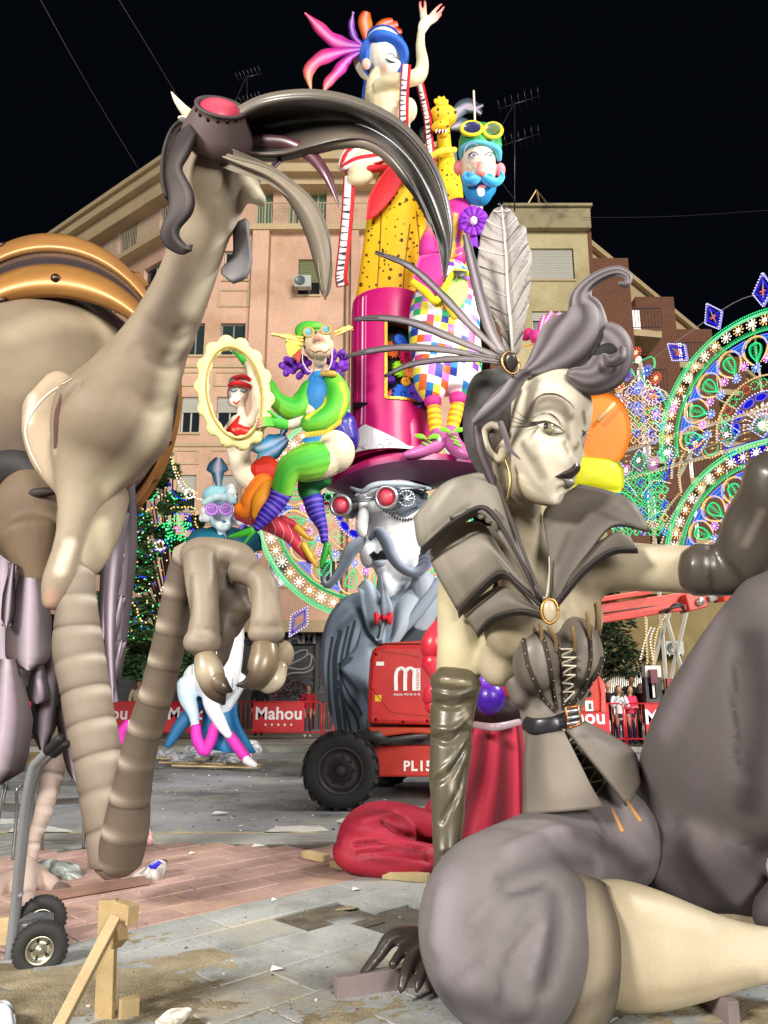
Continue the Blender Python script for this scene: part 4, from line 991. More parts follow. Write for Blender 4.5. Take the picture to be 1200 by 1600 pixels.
# light strings hung round the conifer
ls=root('light_string','swags of warm white green and blue bulbs wound over the conifer','string lights',(W(250,900,18).x,17.2,0))
def lst(name,pts,sp,col,rad=.026,D=17.3):
    g=Geo();P=[tuple(W(x,y,D))for x,y in pts];P=cr(P,6);acc=0;gw_=Geo()
    for p,q in zip(P,P[1:]):
        p=Vector(p);q=Vector(q);L=(q-p).length;x=sp-acc
        while x<L:g.octa(p.lerp(q,x/L)+Vector((0,r.uniform(-.06,.06),0)),rad,col);x+=sp
        acc=(acc+L)%sp
    o=mk(name,g,BULB,ls,kind='stuff',smooth=False)
lst('warm_bulbs',[(262,690),(252,720),(240,745),(225,760)],.075,AMB);lst('warm_bulbs',[(263,692),(268,720),(280,755),(300,775),(318,782)],.075,WHT)
lst('warm_bulbs',[(258,700),(246,730),(232,756),(228,765)],.07,WHT);lst('warm_bulbs',[(266,700),(276,735),(292,760),(310,772)],.08,AMB)
lst('warm_bulbs',[(204,772),(225,797),(245,792)],.08,AMB);lst('warm_bulbs',[(262,795),(285,792),(306,796),(304,815),(312,828)],.08,AMB);lst('warm_bulbs',[(195,932),(210,945),(220,968),(232,974)],.08,AMB);lst('warm_bulbs',[(250,925),(258,914),(266,908)],.06,WHT)
lst('blue_bulbs',[(203,800),(225,805)],.07,BLU);lst('blue_bulbs',[(268,803),(300,804)],.07,BLU);lst('blue_bulbs',[(297,800),(297,820),(306,832)],.07,BLU);lst('blue_bulbs',[(262,750),(272,772),(290,783)],.09,BLU);lst('blue_bulbs',[(205,845),(215,850)],.06,BLU);lst('blue_bulbs',[(240,845),(260,845),(256,862),(240,858)],.09,BLU);lst('blue_bulbs',[(213,900),(228,902)],.07,BLU);lst('blue_bulbs',[(252,905),(265,900)],.06,BLU);lst('blue_bulbs',[(197,880),(199,895)],.06,BLU)
lst('green_bulbs',[(262,765),(272,780),(280,778)],.06,GRN);lst('green_bulbs',[(247,765),(240,778),(232,782)],.06,GRN)
for k in range(5):
    a0=2*pi*k/5-pi/2
g=Geo();c0=(275,827)
for q in range(3):
    Rk=26-q*6;P=[(c0[0]+Rk*cos(pi/2+a*pi/5)*(1 if a%2==0 else.55),c0[1]-Rk*sin(pi/2+a*pi/5)*(1 if a%2==0 else.55))for a in range(11)]
    lst('green_star_bulbs',[p for p in P],.085,GRN,D=17.1)
lst('purple_bulbs',[(272,826),(278,826),(276,831)],.05,PNK,.035,D=17.05)
for k in range(90):pass
g=Geo()
for k in range(330):
    x,y=r.uniform(200,305),r.uniform(760,1000)
    if abs(x-250)>(y-690)*.55:continue
    g.octa(W(x,y,17.4+r.uniform(-.1,.3)),.020,r.choice([GRN,GRN,BLU,AMB,WHT,GRND]))
mk('scattered_bulbs',g,BULB,ls,kind='stuff',smooth=False)
for(x,y)in((250,852),(206,768),(296,771)):lst('small_flower_bulbs',[(x+7*cos(a*.8),y+7*sin(a*.8))for a in range(9)],.06,WHT,.03)
# ================================================================== BARRIERS
M_BAR=paint('red_barrier_paint',.4,.1,.05,.08);M_BAN=paint('banner_vinyl',.5,0,.05,.05)
def barrier(a,b,label,legs=True,banner=True,x0=.10,x1=.90,group='red crowd barriers'):
    """a crowd barrier between ground points a and b"""
    a=Vector(a);b=Vector(b);u=(b-a).normalized();L=(b-a).length;rt=root('crowd_barrier',label,'barrier',a,group);r_=.019;h=1.1;c='#c8202a';n=Vector((u.y,-u.x,0))
    def P(t,z,d=0):return a+u*t+Vector((0,0,z))+n*d
    g=Geo();P_=[P(0,.12),P(0,h-.12),P(.04,h-.03),P(.12,h),P(L-.12,h),P(L-.04,h-.03),P(L,h-.12),P(L,.12)]
    for p,q in zip(P_,P_[1:]):g.rod(p,q,r_,c,8)
    g.rod(P(0,.22),P(L,.22),r_,c,8)
    mk('frame',g,M_BAR,rt)
    for t in(.0,L):
        g=Geo();g.rod(P(t,0),P(t,h-.1),r_*.9,c,8);g.rod(P(t,.03,-.28),P(t,.03,.28),r_,c,8);mk('foot',g,M_BAR,rt)
    for k in range(int(L/.14)):
        t=.14*(k+1)
        if t<L and not(banner and x0*L<t<x1*L):g=Geo();g.rod(P(t,.22),P(t,h),.008,c,5);mk('bar',g,M_BAR,rt)
    if banner:
        g=Geo();g.box(P(L*(x0+x1)/2,.66,.03),(L*(x1-x0),.012,.84),atan2(u.y,u.x),'#c01822');bo=mk('banner',g,M_BAN,rt,smooth=False)
        cxm=L*(x0+x1)/2;sz=.50
        g=text_geo('Mahou',P(cxm-.72,.60,.045),u,(0,0,1),sz,'#efe9ee',bold=.022,spacing=1.03);wd=max((v-a).dot(u)for v in g.v)-min((v-a).dot(u)for v in g.v);mn=min((v-a).dot(u)for v in g.v)
        for i,v in enumerate(g.v):g.v[i]=v+u*(cxm-(mn+wd/2))
        mk('lettering',g,M_BAN,bo,smooth=False)
        for k in range(5):
            g=Geo();cx=cxm+(k-2)*.19;pts=[P(cx+(.05 if j%2==0 else.021)*sin(pi*j/5),.44+(.05 if j%2==0 else.021)*cos(pi*j/5),.045)for j in range(10)]
            g.poly(pts,0,-n*.004,'#efe9ee');mk('star',g,M_BAN,bo,smooth=False)
    return rt
def gp2(x,D):return(W(x,1140,D).x,D,.13)
BY=23.6
barrier(gp2(368,BY),gp2(502,BY),'red crowd barrier whose banner reads fully between the talons and the grey bust',x0=.20,x1=.80)
barrier(gp2(506,BY),gp2(640,BY),'red crowd barrier running in behind the pinstriped shoulder of the bust')
barrier(gp2(232,BY),gp2(364,BY),'red crowd barrier behind the pink socked legs of the white figure')
barrier(gp2(96,BY),gp2(228,BY),'red crowd barrier seen between the two bird legs')
barrier(gp2(-40,BY),gp2(92,BY),'red crowd barrier at the left behind the bird feathers')
RBY=20.4
for a_,b_,lb in((838,976,'red crowd barrier left of the two women taking pictures'),(979,1116,'red crowd barrier right of the two women, beside the raised knee'),(700,834,'red crowd barrier mostly hidden behind the corset')):
    barrier(gp2(a_,RBY),gp2(b_,RBY),lb,x0=.12 if a_!=979 else.22,x1=.83)
# ================================================================== PEOPLE
M_CLOTH=paint('cloth',.85,0,.4,.12,20.);M_SKIN=paint('skin',.5,0,.05,.05);M_HAIR=paint('hair',.5,0,.4,.2,40.)
def person(x,D,label,h=1.66,top='#2a2a2c',legs='#1d2230',hair='#1a1412',skin='#c08a6a',face=0.,arms='down',hairlong=False,shoes='#222',z0=.13,female=False,extra=None,group=None):
    px=W(x,1120,D).x;o=Vector((px,D,z0));rt=root('person',label,'person',o,group);s=h/1.66;f=face;c,s_=cos(f),sin(f)
    def P(a,b,z):return(o.x+(a*c-b*s_)*s,o.y+(a*s_+b*c)*s,o.z+z*s)
    def T(pts,**k):g=k.pop('g');return g.tube([(*P(*p[:3]),p[3]*s)for p in pts],world=True,**k)
    sh=.17 if female else.19;sk=skin
    # one continuous body : skin
    g=Geo();T([(0,0,1.30,.05),(0,-.01,1.42,.052),(0,-.02,1.47,.05)],g=g,col=sk,seg=10)
    T([(0,.02,.85,.10),(0,.01,1.0,.09),(0,0,1.2,.11),(0,0,1.33,.07)],g=g,col=sk,seg=12,k=.6)
    hc=Vector(P(0,-.03,1.55));g.ellw(hc,Vector((c,s_,0))*.072*s,(0,0,.105*s),Vector((-s_,c,0))*.088*s,sk,14,10)
    g.ellw(Vector(P(0,-.055,1.485)),(.042*s,0,0),(0,0,.045*s),(0,.05*s,0),sk,10,8);g.ellw(Vector(P(0,-.125,1.535)),(.012*s,0,0),(0,0,.024*s),(0,.02*s,0),sk,8,6)
    for q in(-1,1):
        g.ellw(Vector(P(q*.074,-.02,1.54)),(.012*s,0,0),(0,0,.028*s),(0,.018*s,0),sk,8,6)
        T([(q*.08,0,.88,.075),(q*.085,-.01,.5,.05),(q*.085,0,.27,.045),(q*.09,.01,.08,.03)],g=g,col=sk,seg=8);T([(q*.09,.03,.04,.03),(q*.10,-.12,.03,.025)],g=g,col=sk,seg=8)
        if arms=='down':ap=[(q*sh,0,1.33,.042),(q*(sh+.05),.02,1.08,.034),(q*(sh+.03),-.06,.85,.022),(q*(sh+.02),-.09,.76,.028)]
        elif arms=='phone':ap=[(q*sh,0,1.33,.042),(q*(sh+.04),-.10,1.12,.034),(q*.05,-.28,1.36,.022),(q*.03,-.30,1.42,.026)]
        else:ap=[(q*sh,0,1.33,.042),(q*(sh+.05),-.02,1.08,.034),(q*.07,-.20,1.08,.024),(q*.0,-.24,1.10,.028)]
        T(ap,g=g,col=sk,seg=8)
        hx,hy,hz=ap[-1][:3]
        for k in range(4):T([(hx+(k-1.5)*.014,hy,hz,.008),(hx+(k-1.5)*.016,hy-.02,hz+(-.06 if arms=='down' else.05),.006)],g=g,col=sk,seg=5,sub=2)
    mk('body',g,M_SKIN,rt,remesh=.012,sm=3)
    g=Geo();w_=1.14
    T([(0,.02,.80,.125),(0,.01,1.0,.125 if not female else.115),(0,0,1.2,.15),(0,0,1.32,.115),(0,0,1.39,.062)],g=g,col=top,seg=14,k=.9)
    for q in(-1,1):
        if arms=='down':ap=[(q*(sh-.05),0,1.34,.06),(q*sh,0,1.32,.06),(q*(sh+.05),.02,1.08,.052),(q*(sh+.03),-.06,.86,.038)]
        elif arms=='phone':ap=[(q*(sh-.05),0,1.34,.06),(q*sh,0,1.32,.06),(q*(sh+.04),-.10,1.12,.052),(q*.07,-.26,1.33,.036)]
        else:ap=[(q*(sh-.05),0,1.34,.06),(q*sh,0,1.32,.06),(q*(sh+.05),-.02,1.08,.052),(q*.09,-.18,1.08,.038)]
        T(ap,g=g,col=top,seg=10)
    mk('top_clothes',g,M_CLOTH,rt,remesh=.016,sm=3)
    g=Geo();T([(0,.02,.92,.13),(0,.02,.82,.135)],g=g,col=legs,seg=12,k=.9)
    for q in(-1,1):T([(q*.07,.02,.86,.085),(q*.085,0,.5,.062),(q*.088,.005,.12,.05)],g=g,col=legs,seg=10)
    mk('trousers',g,M_CLOTH,rt,remesh=.018,sm=3)
    for q in(-1,1):g=Geo();T([(q*.09,.04,.045,.042),(q*.10,-.14,.035,.036)],g=g,col=shoes,seg=8);mk('shoe',g,M_CLOTH,rt)
    g=Geo();g.ellw(Vector(P(0,.015,1.585)),Vector((c,s_,0))*.085*s,(0,0,.092*s),(0,.085*s,0),hair,14,10)
    if hairlong:T([(0,.05,1.58,.07),(.03,.06,1.45,.075),(.04,.05,1.34,.05)],g=g,col=hair,seg=10);T([(-.075,0,1.6,.02),(-.085,-.02,1.45,.025),(-.08,-.02,1.36,.015)],g=g,col=hair,seg=6);T([(.075,0,1.6,.02),(.085,-.02,1.45,.025),(.08,-.02,1.36,.015)],g=g,col=hair,seg=6)
    mk('hair',g,M_HAIR,rt,remesh=.014,sm=1)
    g=Geo()
    for q in(-1,1):g.ellw(Vector(P(q*.028,-.112,1.565)),(.011,0,0),(0,0,.006),(0,.006,0),'#1d1512',8,6)
    mk('eyes',g,M_HAIR,rt);g=Geo();g.ellw(Vector(P(0,-.112,1.495)),(.022,0,0),(0,0,.006),(0,.006,0),'#7a3030',8,6);mk('mouth',g,M_SKIN,rt)
    if arms=='phone':g=Geo();g.box(P(0,-.34,1.44),(.08,.01,.15),col='#101012');o2=mk('phone',g,PLAS,None,smooth=False,bevel=.004);tagit(o2,'black phone held up by the woman in the white top','phone')
    return rt
PY_=21.6
person(969,PY_,'woman in a white top and red scarf holding up a phone at the barrier',top='#dfe4ea',arms='phone',hairlong=True,female=True,legs='#232a4a',h=1.66,hair='#1c100c',z0=.02)
person(986,PY_+.25,'woman in a pink cardigan leaning close to the woman in white',top='#d8365c',arms='fold',hairlong=True,female=True,legs='#20243c',h=1.66,hair='#140c0a',face=.35,z0=.02)
person(990,PY_+1.5,'tall dark haired man in dark top standing behind the two women',h=1.84,top='#2a2a30')
person(1004,PY_+.9,'older person with brown hair in black top right of the pink cardigan',h=1.62,top='#141416',arms='fold',hair='#4a3a30',female=True)
person(1034,PY_+.5,'man with glasses and a dark jacket looking up beside the raised knee',h=1.76,top='#15161a',arms='fold',hair='#16110f',face=-.3)
person(1022,PY_+1.2,'person in a dark green jacket half hidden beside the man with glasses',h=1.60,top='#27342f')
person(952,PY_+.7,'fair haired person in black left of the woman in the white top',h=1.64,top='#111214',arms='phone2' if False else 'fold',hair='#8a7a60')
person(940,PY_+.2,'grey haired person in black coat turned sideways by the red lift',h=1.60,top='#17171b',hair='#7d7a76',face=1.0)
person(481,25.2,'person in a red jacket standing in the dark behind the fully readable banner',h=1.58,top='#a81c2a',legs='#39414e',hair='#17110f',shoes='#e6e6e6')
person(405,26.0,'dark clothed person standing in front of the grey shutters',h=1.72,top='#121418',legs='#14161c')
person(214,25.0,'person in a cream coat behind the barrier between the bird legs',h=1.74,top='#cfc0a0',legs='#3a3530',hair='#2a1f1a',face=.6)
g=Geo();R_=random.Random(8)
gx=W(455,1080,25.5);leafcloud(g,(gx.x,25.5,1.3),.55,.3,.75,500,.09,77);o=mk('potted_bush',g,matg('reddish_leaves','#55362e',.8,6,.4,.1),smooth=False);tagit(o,'dark reddish bush standing by the graffiti shutter','bush')
# ================================================================== BOOM LIFT
LY=10.9;M_LIFT=paint('lift_red_paint',.4,.15,.15,.14,5.);M_TYR=paint('tyre_rubber',.8,0,.5,.2,14.);M_DRK=paint('dark_steel',.5,0,.2,.15)
lift=root('boom_lift','red boom lift with knobbly tyres and white company logo behind the woman statue','boom lift',(W(640,1200,LY).x,LY+1,0))
def wheel(cx,cy,cz,R,wd,par,face=-1):
    g=Geo();g.lathe((cx,cy,cz),(0,face,0),[(R*.58,wd*.40),(R*.66,wd*.5),(R*.86,wd*.5),(R*.95,wd*.42),(R*.955,0),(R*.95,-wd*.42),(R*.86,-wd*.5),(R*.58,-wd*.5)],40,'#2b2b2c')
    ty=mk('tyre',g,M_TYR,par)
    for s_ in(-1,1):
        for k in range(18):
            a=2*pi*(k+(.5 if s_>0 else 0))/18;g=Geo();m=Matrix.Rotation(-a,3,'Y')@Matrix.Rotation(s_*.5,3,'X').to_3x3()
            g.box((cx+cos(a)*R*.965,cy+s_*wd*.24,cz+sin(a)*R*.965),(R*.10,wd*.50,R*.13),col='#262627',M=m);mk('tread_lug',g,M_TYR,ty,smooth=False)
    g=Geo();g.lathe((cx,cy,cz),(0,face,0),[(R*.60,wd*.44),(R*.56,wd*.46),(R*.53,wd*.30),(R*.50,wd*.12),(R*.30,wd*.10),(R*.26,wd*.22),(R*.14,wd*.24),(R*.12,wd*.34),(.001,wd*.35)],32,'#39383a');rim=mk('rim',g,M_DRK,par)
    for k in range(9):a=2*pi*k/9;g=Geo();q=Vector((cx+cos(a)*R*.34,cy+face*wd*.12,cz+sin(a)*R*.34));g.rod(q,q+Vector((0,face*.035,0)),R*.035,'#5a5552',6);mk('wheel_nut',g,METAL,rim)
wc=W(535,1203,LY);RW=wc.z+.0
RW=.5*118*pm(wc)
def wheelset(x,D):
    c=W(x,1203,D);wp=Geo();wp.rod((c.x,c.y-.1,RW),(c.x,c.y+.4,RW),.1,'#303030',10);h=mk('wheel',wp,M_DRK,lift);wheel(c.x,c.y,RW,RW,.36,h if False else lift);return h
wheelset(533,LY)
c2=W(605,1203,LY+2.6);wheel(c2.x-.05,LY+2.6,RW,RW,.36,lift);c3=W(760,1203,LY);wheel(c3.x+.3,LY,RW,RW,.36,lift);wheel(c3.x+.3,LY+2.6,RW,RW,.36,lift)
def lb(name,x0,x1,y0,y1,D,depth,col,mat=M_LIFT,bev=.03,par=None,label=None):
    a,b=W(x0,y1,D),W(x1,y0,D);g=Geo();g.box(((a.x+b.x)/2,D+depth/2,(a.z+b.z)/2),(b.x-a.x,depth,b.z-a.z),col=col);return mk(name,g,mat,par or lift,bevel=bev,label=label)
ch=lb('chassis',582,790,1165,1214,LY+.25,1.9,'#b5281c');lb('axle_beam',555,790,1178,1206,LY+.5,2.4,'#2a2a2b',M_DRK,.02)
a=W(651,1204,LY+.25);g=text_geo('PL15',W(630,1204,LY+.25)+Vector((0,-.006,0)),(1,0,0),(0,0,1),.185,'#e9e6df',bold=.03,spacing=1.12);mk('lettering',g,M_LIFT,ch,smooth=False)
lb('turntable',600,760,1150,1166,LY+.4,1.7,'#1d1d1e',M_DRK,.02)
# hose and hydraulic cylinder over the axle
g=Geo();g.tube([(585,1165,LY+.1,3),(600,1158,LY,4),(640,1152,LY,4),(670,1150,LY+.2,4)],col='#333436',seg=8);g.tube([(560,1150,LY+.3,9),(590,1150,LY+.2,11),(608,1160,LY+.3,6)],col='#3a3a3a',seg=10);mk('hydraulics',g,M_DRK,lift)
# counterweight hood : rounded left edge
def prof_box(name,outl,D,depth,col,bev=.05,mat=M_LIFT):
    g=Geo();pts=[W(x,y,D)for x,y in outl];g.poly(pts,0,(0,depth,0),col);return mk(name,g,mat,lift,bevel=bev)
hood=prof_box('engine_hood',[(583,1012),(600,1007),(730,1007),(730,1135),(574,1131),(575,1075),(578,1030)],LY+.1,1.9,'#c01f1f',.06)
prof_box('hood_skirt',[(573,1136),(700,1137),(700,1149),(640,1146),(600,1151),(580,1147)],LY+.14,1.8,'#b93a1e',.03)
prof_box('hood_top',[(606,1004),(730,996),(730,1006),(590,1006)],LY+.3,1.5,'#a8301c',.02)
g=Geo()
sfh=Surf(hood);bo_=[]
for x,y in((588,1022),(588,1124),(668,1126),(668,1040),(630,1127)):
    h=sfh.hit(x,y,0)
    if h:gq=Geo();gq.lathe(h[0],h[1],[(.022,-.002),(.022,.01),(.001,.014)],8,'#8a1a18');mk('bolt',gq,METAL,hood)
gq=decal(sfh,[(586,1086),(596,1086),(596,1096),(586,1096)],'#e3c21c',.004,sub=1);mk('warning_label',gq,PLAS,hood);gq=decal(sfh,[(588,1034),(600,1034),(600,1040),(588,1040)],'#e8e6e0',.004,sub=1);mk('warning_label',gq,PLAS,hood)
line(sfh,[(592,1017),(640,1024),(682,1034)],1.4,'#8c1516',g=g);line(sfh,[(577,1070),(600,1100),(615,1113),(680,1120)],1.4,'#8c1516',g=g);mk('panel_seam',g,M_LIFT,hood)
# logo m + word + number
yl=LY+.088
def onh(x,y):return W(x,y,yl)
g=Geo()
def barp(pts,wd):
    P=cr([tuple(onh(x,y))for x,y in pts],5)
    for p,q in zip(P,P[1:]):g.beam(p,q,wd,.006,'#f2eef0',up=(0,-1,0))
m1=[(619,1079),(618.5,1062),(620,1049),(627,1044),(633,1049),(633,1062),(633,1079)];m2=[(633,1062),(634,1049),(641,1044),(647,1049),(647,1062),(647,1079)]
barp(m1,.052);yl-=.003;barp(m2,.052);yl+=.003;g2=g
mk('logo',g,M_LIFT,hood,smooth=False)
g=Geo();a,b=onh(648.5,1079),onh(656.5,1044);g.box(((a.x+b.x)/2,yl,(a.z+b.z)/2),(b.x-a.x,.004,b.z-a.z),col='#f2eef0');lp=mk('logo_plate',g,M_LIFT,hood,smooth=False)
p=onh(655.3,1078);g=text_geo('montero',Vector((p.x,yl-.006,p.z)),(0,0,1),(-1,0,0),.088,'#b01a1c');mk('lettering',g,M_LIFT,lp,smooth=False)
p=onh(615,1086.5);g=text_geo('Alquiler 902 42 46 42',Vector((p.x,yl-.002,p.z)),(1,0,0),(0,0,1),.042,'#f2eef0',bold=.012);mk('lettering',g,M_LIFT,hood,smooth=False)
# control side on the right : rounded red end, with knob hole and sticker
re_=prof_box('control_box',[(880,1110),(880,1060),(905,1040),(926,1036),(935,1056),(938,1084),(938,1113),(900,1114)],LY+.1,1.0,'#b8301f',.03)
prof_box('control_box_edge',[(926,1040),(934,1052),(946,1070),(947,1113),(938.5,1113),(938.5,1084),(935,1060)],LY+.2,.9,'#d4564a',.02)
g=Geo();q=W(919,1084,LY+.08);g.lathe(q,(0,-1,0),[(.045,0),(.045,.01),(.03,.012),(.03,-.02),(.001,-.02)],16,'#1e1a1a');mk('knob',g,M_DRK,re_)
g=Geo();a,b=W(915,1111,LY+.09),W(926,1095,LY+.09);g.box(((a.x+b.x)/2,LY+.088,(a.z+b.z)/2),(b.x-a.x,.004,b.z-a.z),col='#e6e6e2');st=mk('sticker',g,PLAS,re_,smooth=False)
g=Geo();a,b=W(920,1108,LY+.08),W(924,1099,LY+.08);g.box(((a.x+b.x)/2,LY+.082,(a.z+b.z)/2),(b.x-a.x,.004,b.z-a.z),col='#3c4a3c');mk('sticker_mark',g,PLAS,st,smooth=False)
# boom : lattice of long box beams going right
def bm(name,x0,y0,x1,y1,w0,col,D0=LY+.6,D1=LY+.9,w1=None,dep=.28):
    a,b=W(x0,y0,D0),W(x1,y1,D1);g=Geo();g.beam(a,b,dep,w0*pm(a),col);return mk(name,g,M_LIFT,lift,bevel=.012)
bm('boom_section',880,962,1100,932,20,'#c4493c');bm('boom_section',880,978,1075,948,10,'#b8382e',LY+.4,LY+.7);bm('boom_rail',880,946,1010,926,8,'#c4493c',LY+.4,LY+.7)
bm('boom_slot',880,968,1060,941,3,'#3a1512',LY+.44,LY+.73,dep=.05)
prof_box('boom_head',[(1070,928),(1101,924),(1107,948),(1078,956)],LY+.5,.4,'#c4493c',.02)
g=Geo();q=W(1094,940,LY+.47);g.lathe(q,(0,-1,0),[(.062,0),(.062,.02),(.02,.022),(.018,.035),(.001,.035)],20,'#d8d5cd');mk('pivot_pin',g,METAL,lift)
bm('boom_link',1105,937,1128,930,9,'#8c8c88',LY+.7,LY+.8,dep=.12);bm('boom_tip',1122,934,1180,925,15,'#c9402e',LY+.7,LY+.9,dep=.25)
g=Geo();g.tube([(1040,958,LY+.3,2),(1055,945,LY+.25,3),(1066,948,LY+.3,3),(1070,956,LY+.3,2)],col='#1a1a1a',seg=8);g.tube([(1030,957,LY+.3,2),(1050,950,LY+.2,2),(1068,946,LY+.3,2)],col='#2a2522',seg=8);mk('hose_bundle',g,M_DRK,lift)
prof_box('boom_base',[(720,1010),(760,985),(880,950),(885,985),(790,1030),(730,1040)],LY+.6,.5,'#b02a20',.03)
# ================================================================== THE BIG MONUMENT: MOUSTACHED BUST WITH TOP HAT
FIG=paint('figure_paint',.55,0,.08,.05,spec=.35);FIGG=paint('figure_gloss',.36,.1,.05,.05)
def shift(o,d):pass
BDp=14.6
bust=root('moustached_bust','giant white faced moustached bust in red goggles, grey pinstripe coat and magenta top hat','sculpture',(W(600,1100,15).x,15,0))
# -- head
g=Geo()
g.ell(615,812,15.0,58,74,.9,4,'#f6f8fb');g.ell(606,800,14.75,52,48,.8,0,'#f8fafc');g.ell(620,862,14.85,38,58,.8,14,'#f2f5f9');g.ell(598,872,14.72,16,34,.8,0,'#eef1f5')
g.ell(604,925,14.75,16,34,.9,6,'#dde2ea');g.ell(640,850,15.1,26,50,1.,10,'#e2e7ee');g.ell(575,862,14.7,14,26,.8,0,'#f0f2f6')
g.tube([(566,778,14.25,7),(568,800,14.1,9),(565,822,13.95,10),(566,836,13.98,7)],k=1.2,col=['#ffffff','#f2f5fa','#ffffff'],seg=12)
g.tube([(556,775,14.5,4),(580,770,14.25,6),(620,764,14.3,8),(660,766,14.6,5)],col='#dfe5ec')
g.tube([(620,900,15,30),(625,960,15.2,34),(620,1000,15.3,38)],col='#7d8793')
head=mk('head',g,FIG,bust,remesh=.03,sm=4)
airbrush(head,[([(655,800),(650,850),(640,890)],14,'#b9c4d2',.7),([(560,838),(575,845),(592,838)],8,'#9aa6b6',.8),([(576,790),(578,815)],6,'#a9b5c4',.8),([(625,820),(636,850)],10,'#ffffff',.8),([(608,940),(600,915),(596,890)],7,'#93a0b2',.6),([(575,885),(582,900)],8,'#b4bfce',.6)])
sf=Surf(head)
g=decal(sf,[(577,866),(584,861),(590,866),(596,860),(605,862),(612,866),(606,873),(594,874),(584,876)],'#15151a',.02,bulge=.03);mk('upper_lip',g,FIGG,head)
g=decal(sf,[(582,876),(594,875),(605,875),(600,883),(588,885)],'#aeb8c6',.02,bulge=.04);mk('lower_lip',g,FIGG,head)
g=decal(sf,[(590,772),(602,760),(622,762),(650,764),(668,772),(662,788),(648,800),(632,808),(618,802),(602,792)],'#5e6874',.02,thick=.02);
mask=mk('eye_mask',g,FIG,head)
g=Geo()
for k in range(16):t=k/15;x=592+62*t;y=786+22*sin(t*2.4);h=sf.hit(x,y+4,.03);g.ellw(h[0],(.02,0,0),(0,0,.035),(0,.02,0),'#3c424c',6,5)if h else 0
mk('mask_teeth',g,FIG,mask)
# goggles
def goggle(x,y,D,r,dx,dy,dd,nm):
    a=W(x,y,D);b=W(x+dx,y+dy,D+dd);ax=(a-b).normalized();R_=r*pm(a);Lh=(a-b).length;g=Geo()
    g.lathe(b,ax,[(R_*1.15,0),(R_*1.2,Lh*.3),(R_*1.0,Lh*.8),(R_*1.0,Lh)],28,'#24262c');o=mk(nm,g,FIGG,bust)
    g=Geo();g.lathe(b,ax,[(R_*1.0,Lh*.95),(R_*1.16,Lh*.98),(R_*1.18,Lh*1.08),(R_*1.0,Lh*1.12),(R_*.84,Lh*1.08),(R_*.84,Lh*.98)],28,'#c3c7cd');mk('rim',g,METAL,o)
    g=Geo();g.lathe(b,ax,[(R_*.84,Lh*1.0),(R_*.72,Lh*1.08),(R_*.45,Lh*1.14),(.001,Lh*1.17)],24,['#a80f28','#e0284a','#ff7f90']);mk('lens',g,GLOSS,o)
    g=Geo();g.lathe(b,ax,[(R_*1.22,0),(R_*1.3,Lh*.12),(R_*1.22,Lh*.25)],28,'#9aa1ab');mk('band',g,METAL,o);return o
gl=goggle(533,790,13.75,15.5,15,2,.55,'goggle');gr_=goggle(604,777,13.6,16.5,10,3,.45,'goggle')
g=Geo();g.tube([(552,780,13.9,2),(568,779,13.75,2),(588,776,13.8,2)],col='#b9bec6',seg=8);g.tube([(552,784,13.9,1.5),(568,783,13.75,1.5),(588,780,13.8,1.5)],col='#8a9099',seg=8);mk('nose_bridge',g,METAL,bust)
q=W(635,779,13.75);g=Geo();
for k in range(16):a=2*pi*k/16;b=2*pi*(k+1)/16;g.rod(q+Vector((cos(a),0,sin(a)))*.15,q+Vector((cos(b),0,sin(b)))*.15,.022,'#b9c0c8',6)
for k in range(4):a=pi*k/4;g.rod(q-Vector((cos(a),0,sin(a)))*.14,q+Vector((cos(a),0,sin(a)))*.14,.016,'#b9c0c8',6)
mk('side_gear',g,METAL,bust);g=Geo();g.tube([(645,780,13.8,2),(665,783,14.3,2)],col='#b0b5bd',seg=8);g.tube([(625,764,13.9,1.5),(665,762,14.3,1.5)],col='#b0b5bd',seg=8);mk('side_rod',g,METAL,bust)
g=Geo();g.tube([(548,762,14.3,2),(566,768,14.0,4),(580,760,13.9,5),(600,756,13.95,5),(640,757,14.1,4),(672,764,14.5,3)],col='#aab4c0',seg=10);mk('brow',g,FIG,head)
# moustache
MC=lambda t,a:mix('#566270','#94a0b0',.5+.5*sin(a*3+1))
g=Geo();g.tube([(570,842,13.8,4),(560,850,13.7,10),(547,862,13.65,11),(538,882,13.65,9),(525,902,13.65,7),(512,914,13.65,5.5),(505,908,13.65,4),(508,898,13.65,2.5),(514,892,13.65,1)],col=lambda t,a:mix('#4c5663','#93a0b0',.5+.5*sin(a*2+2)),k=.8);mk('moustache',g,FIG,bust)
g=Geo();g.tube([(578,842,13.75,4),(590,830,13.65,8),(603,846,13.6,10),(611,866,13.6,9),(625,885,13.6,8),(645,895,13.7,7.5),(660,886,13.8,9),(666,868,13.85,12),(662,856,13.9,6)],col=lambda t,a:mix('#56616f','#95a2b4',.5+.5*sin(a*2+1)),k=.8);ms=mk('moustache',g,FIG,bust)
g=Geo()
for k in range(5):g.tube([(652+k*1.5,884-k*7,13.62,.8),(662,879-k*7,13.6,1.2),(670,880-k*7,13.66,.8)],col='#4a5462',seg=6)
mk('moustache_strands',g,FIG,ms)
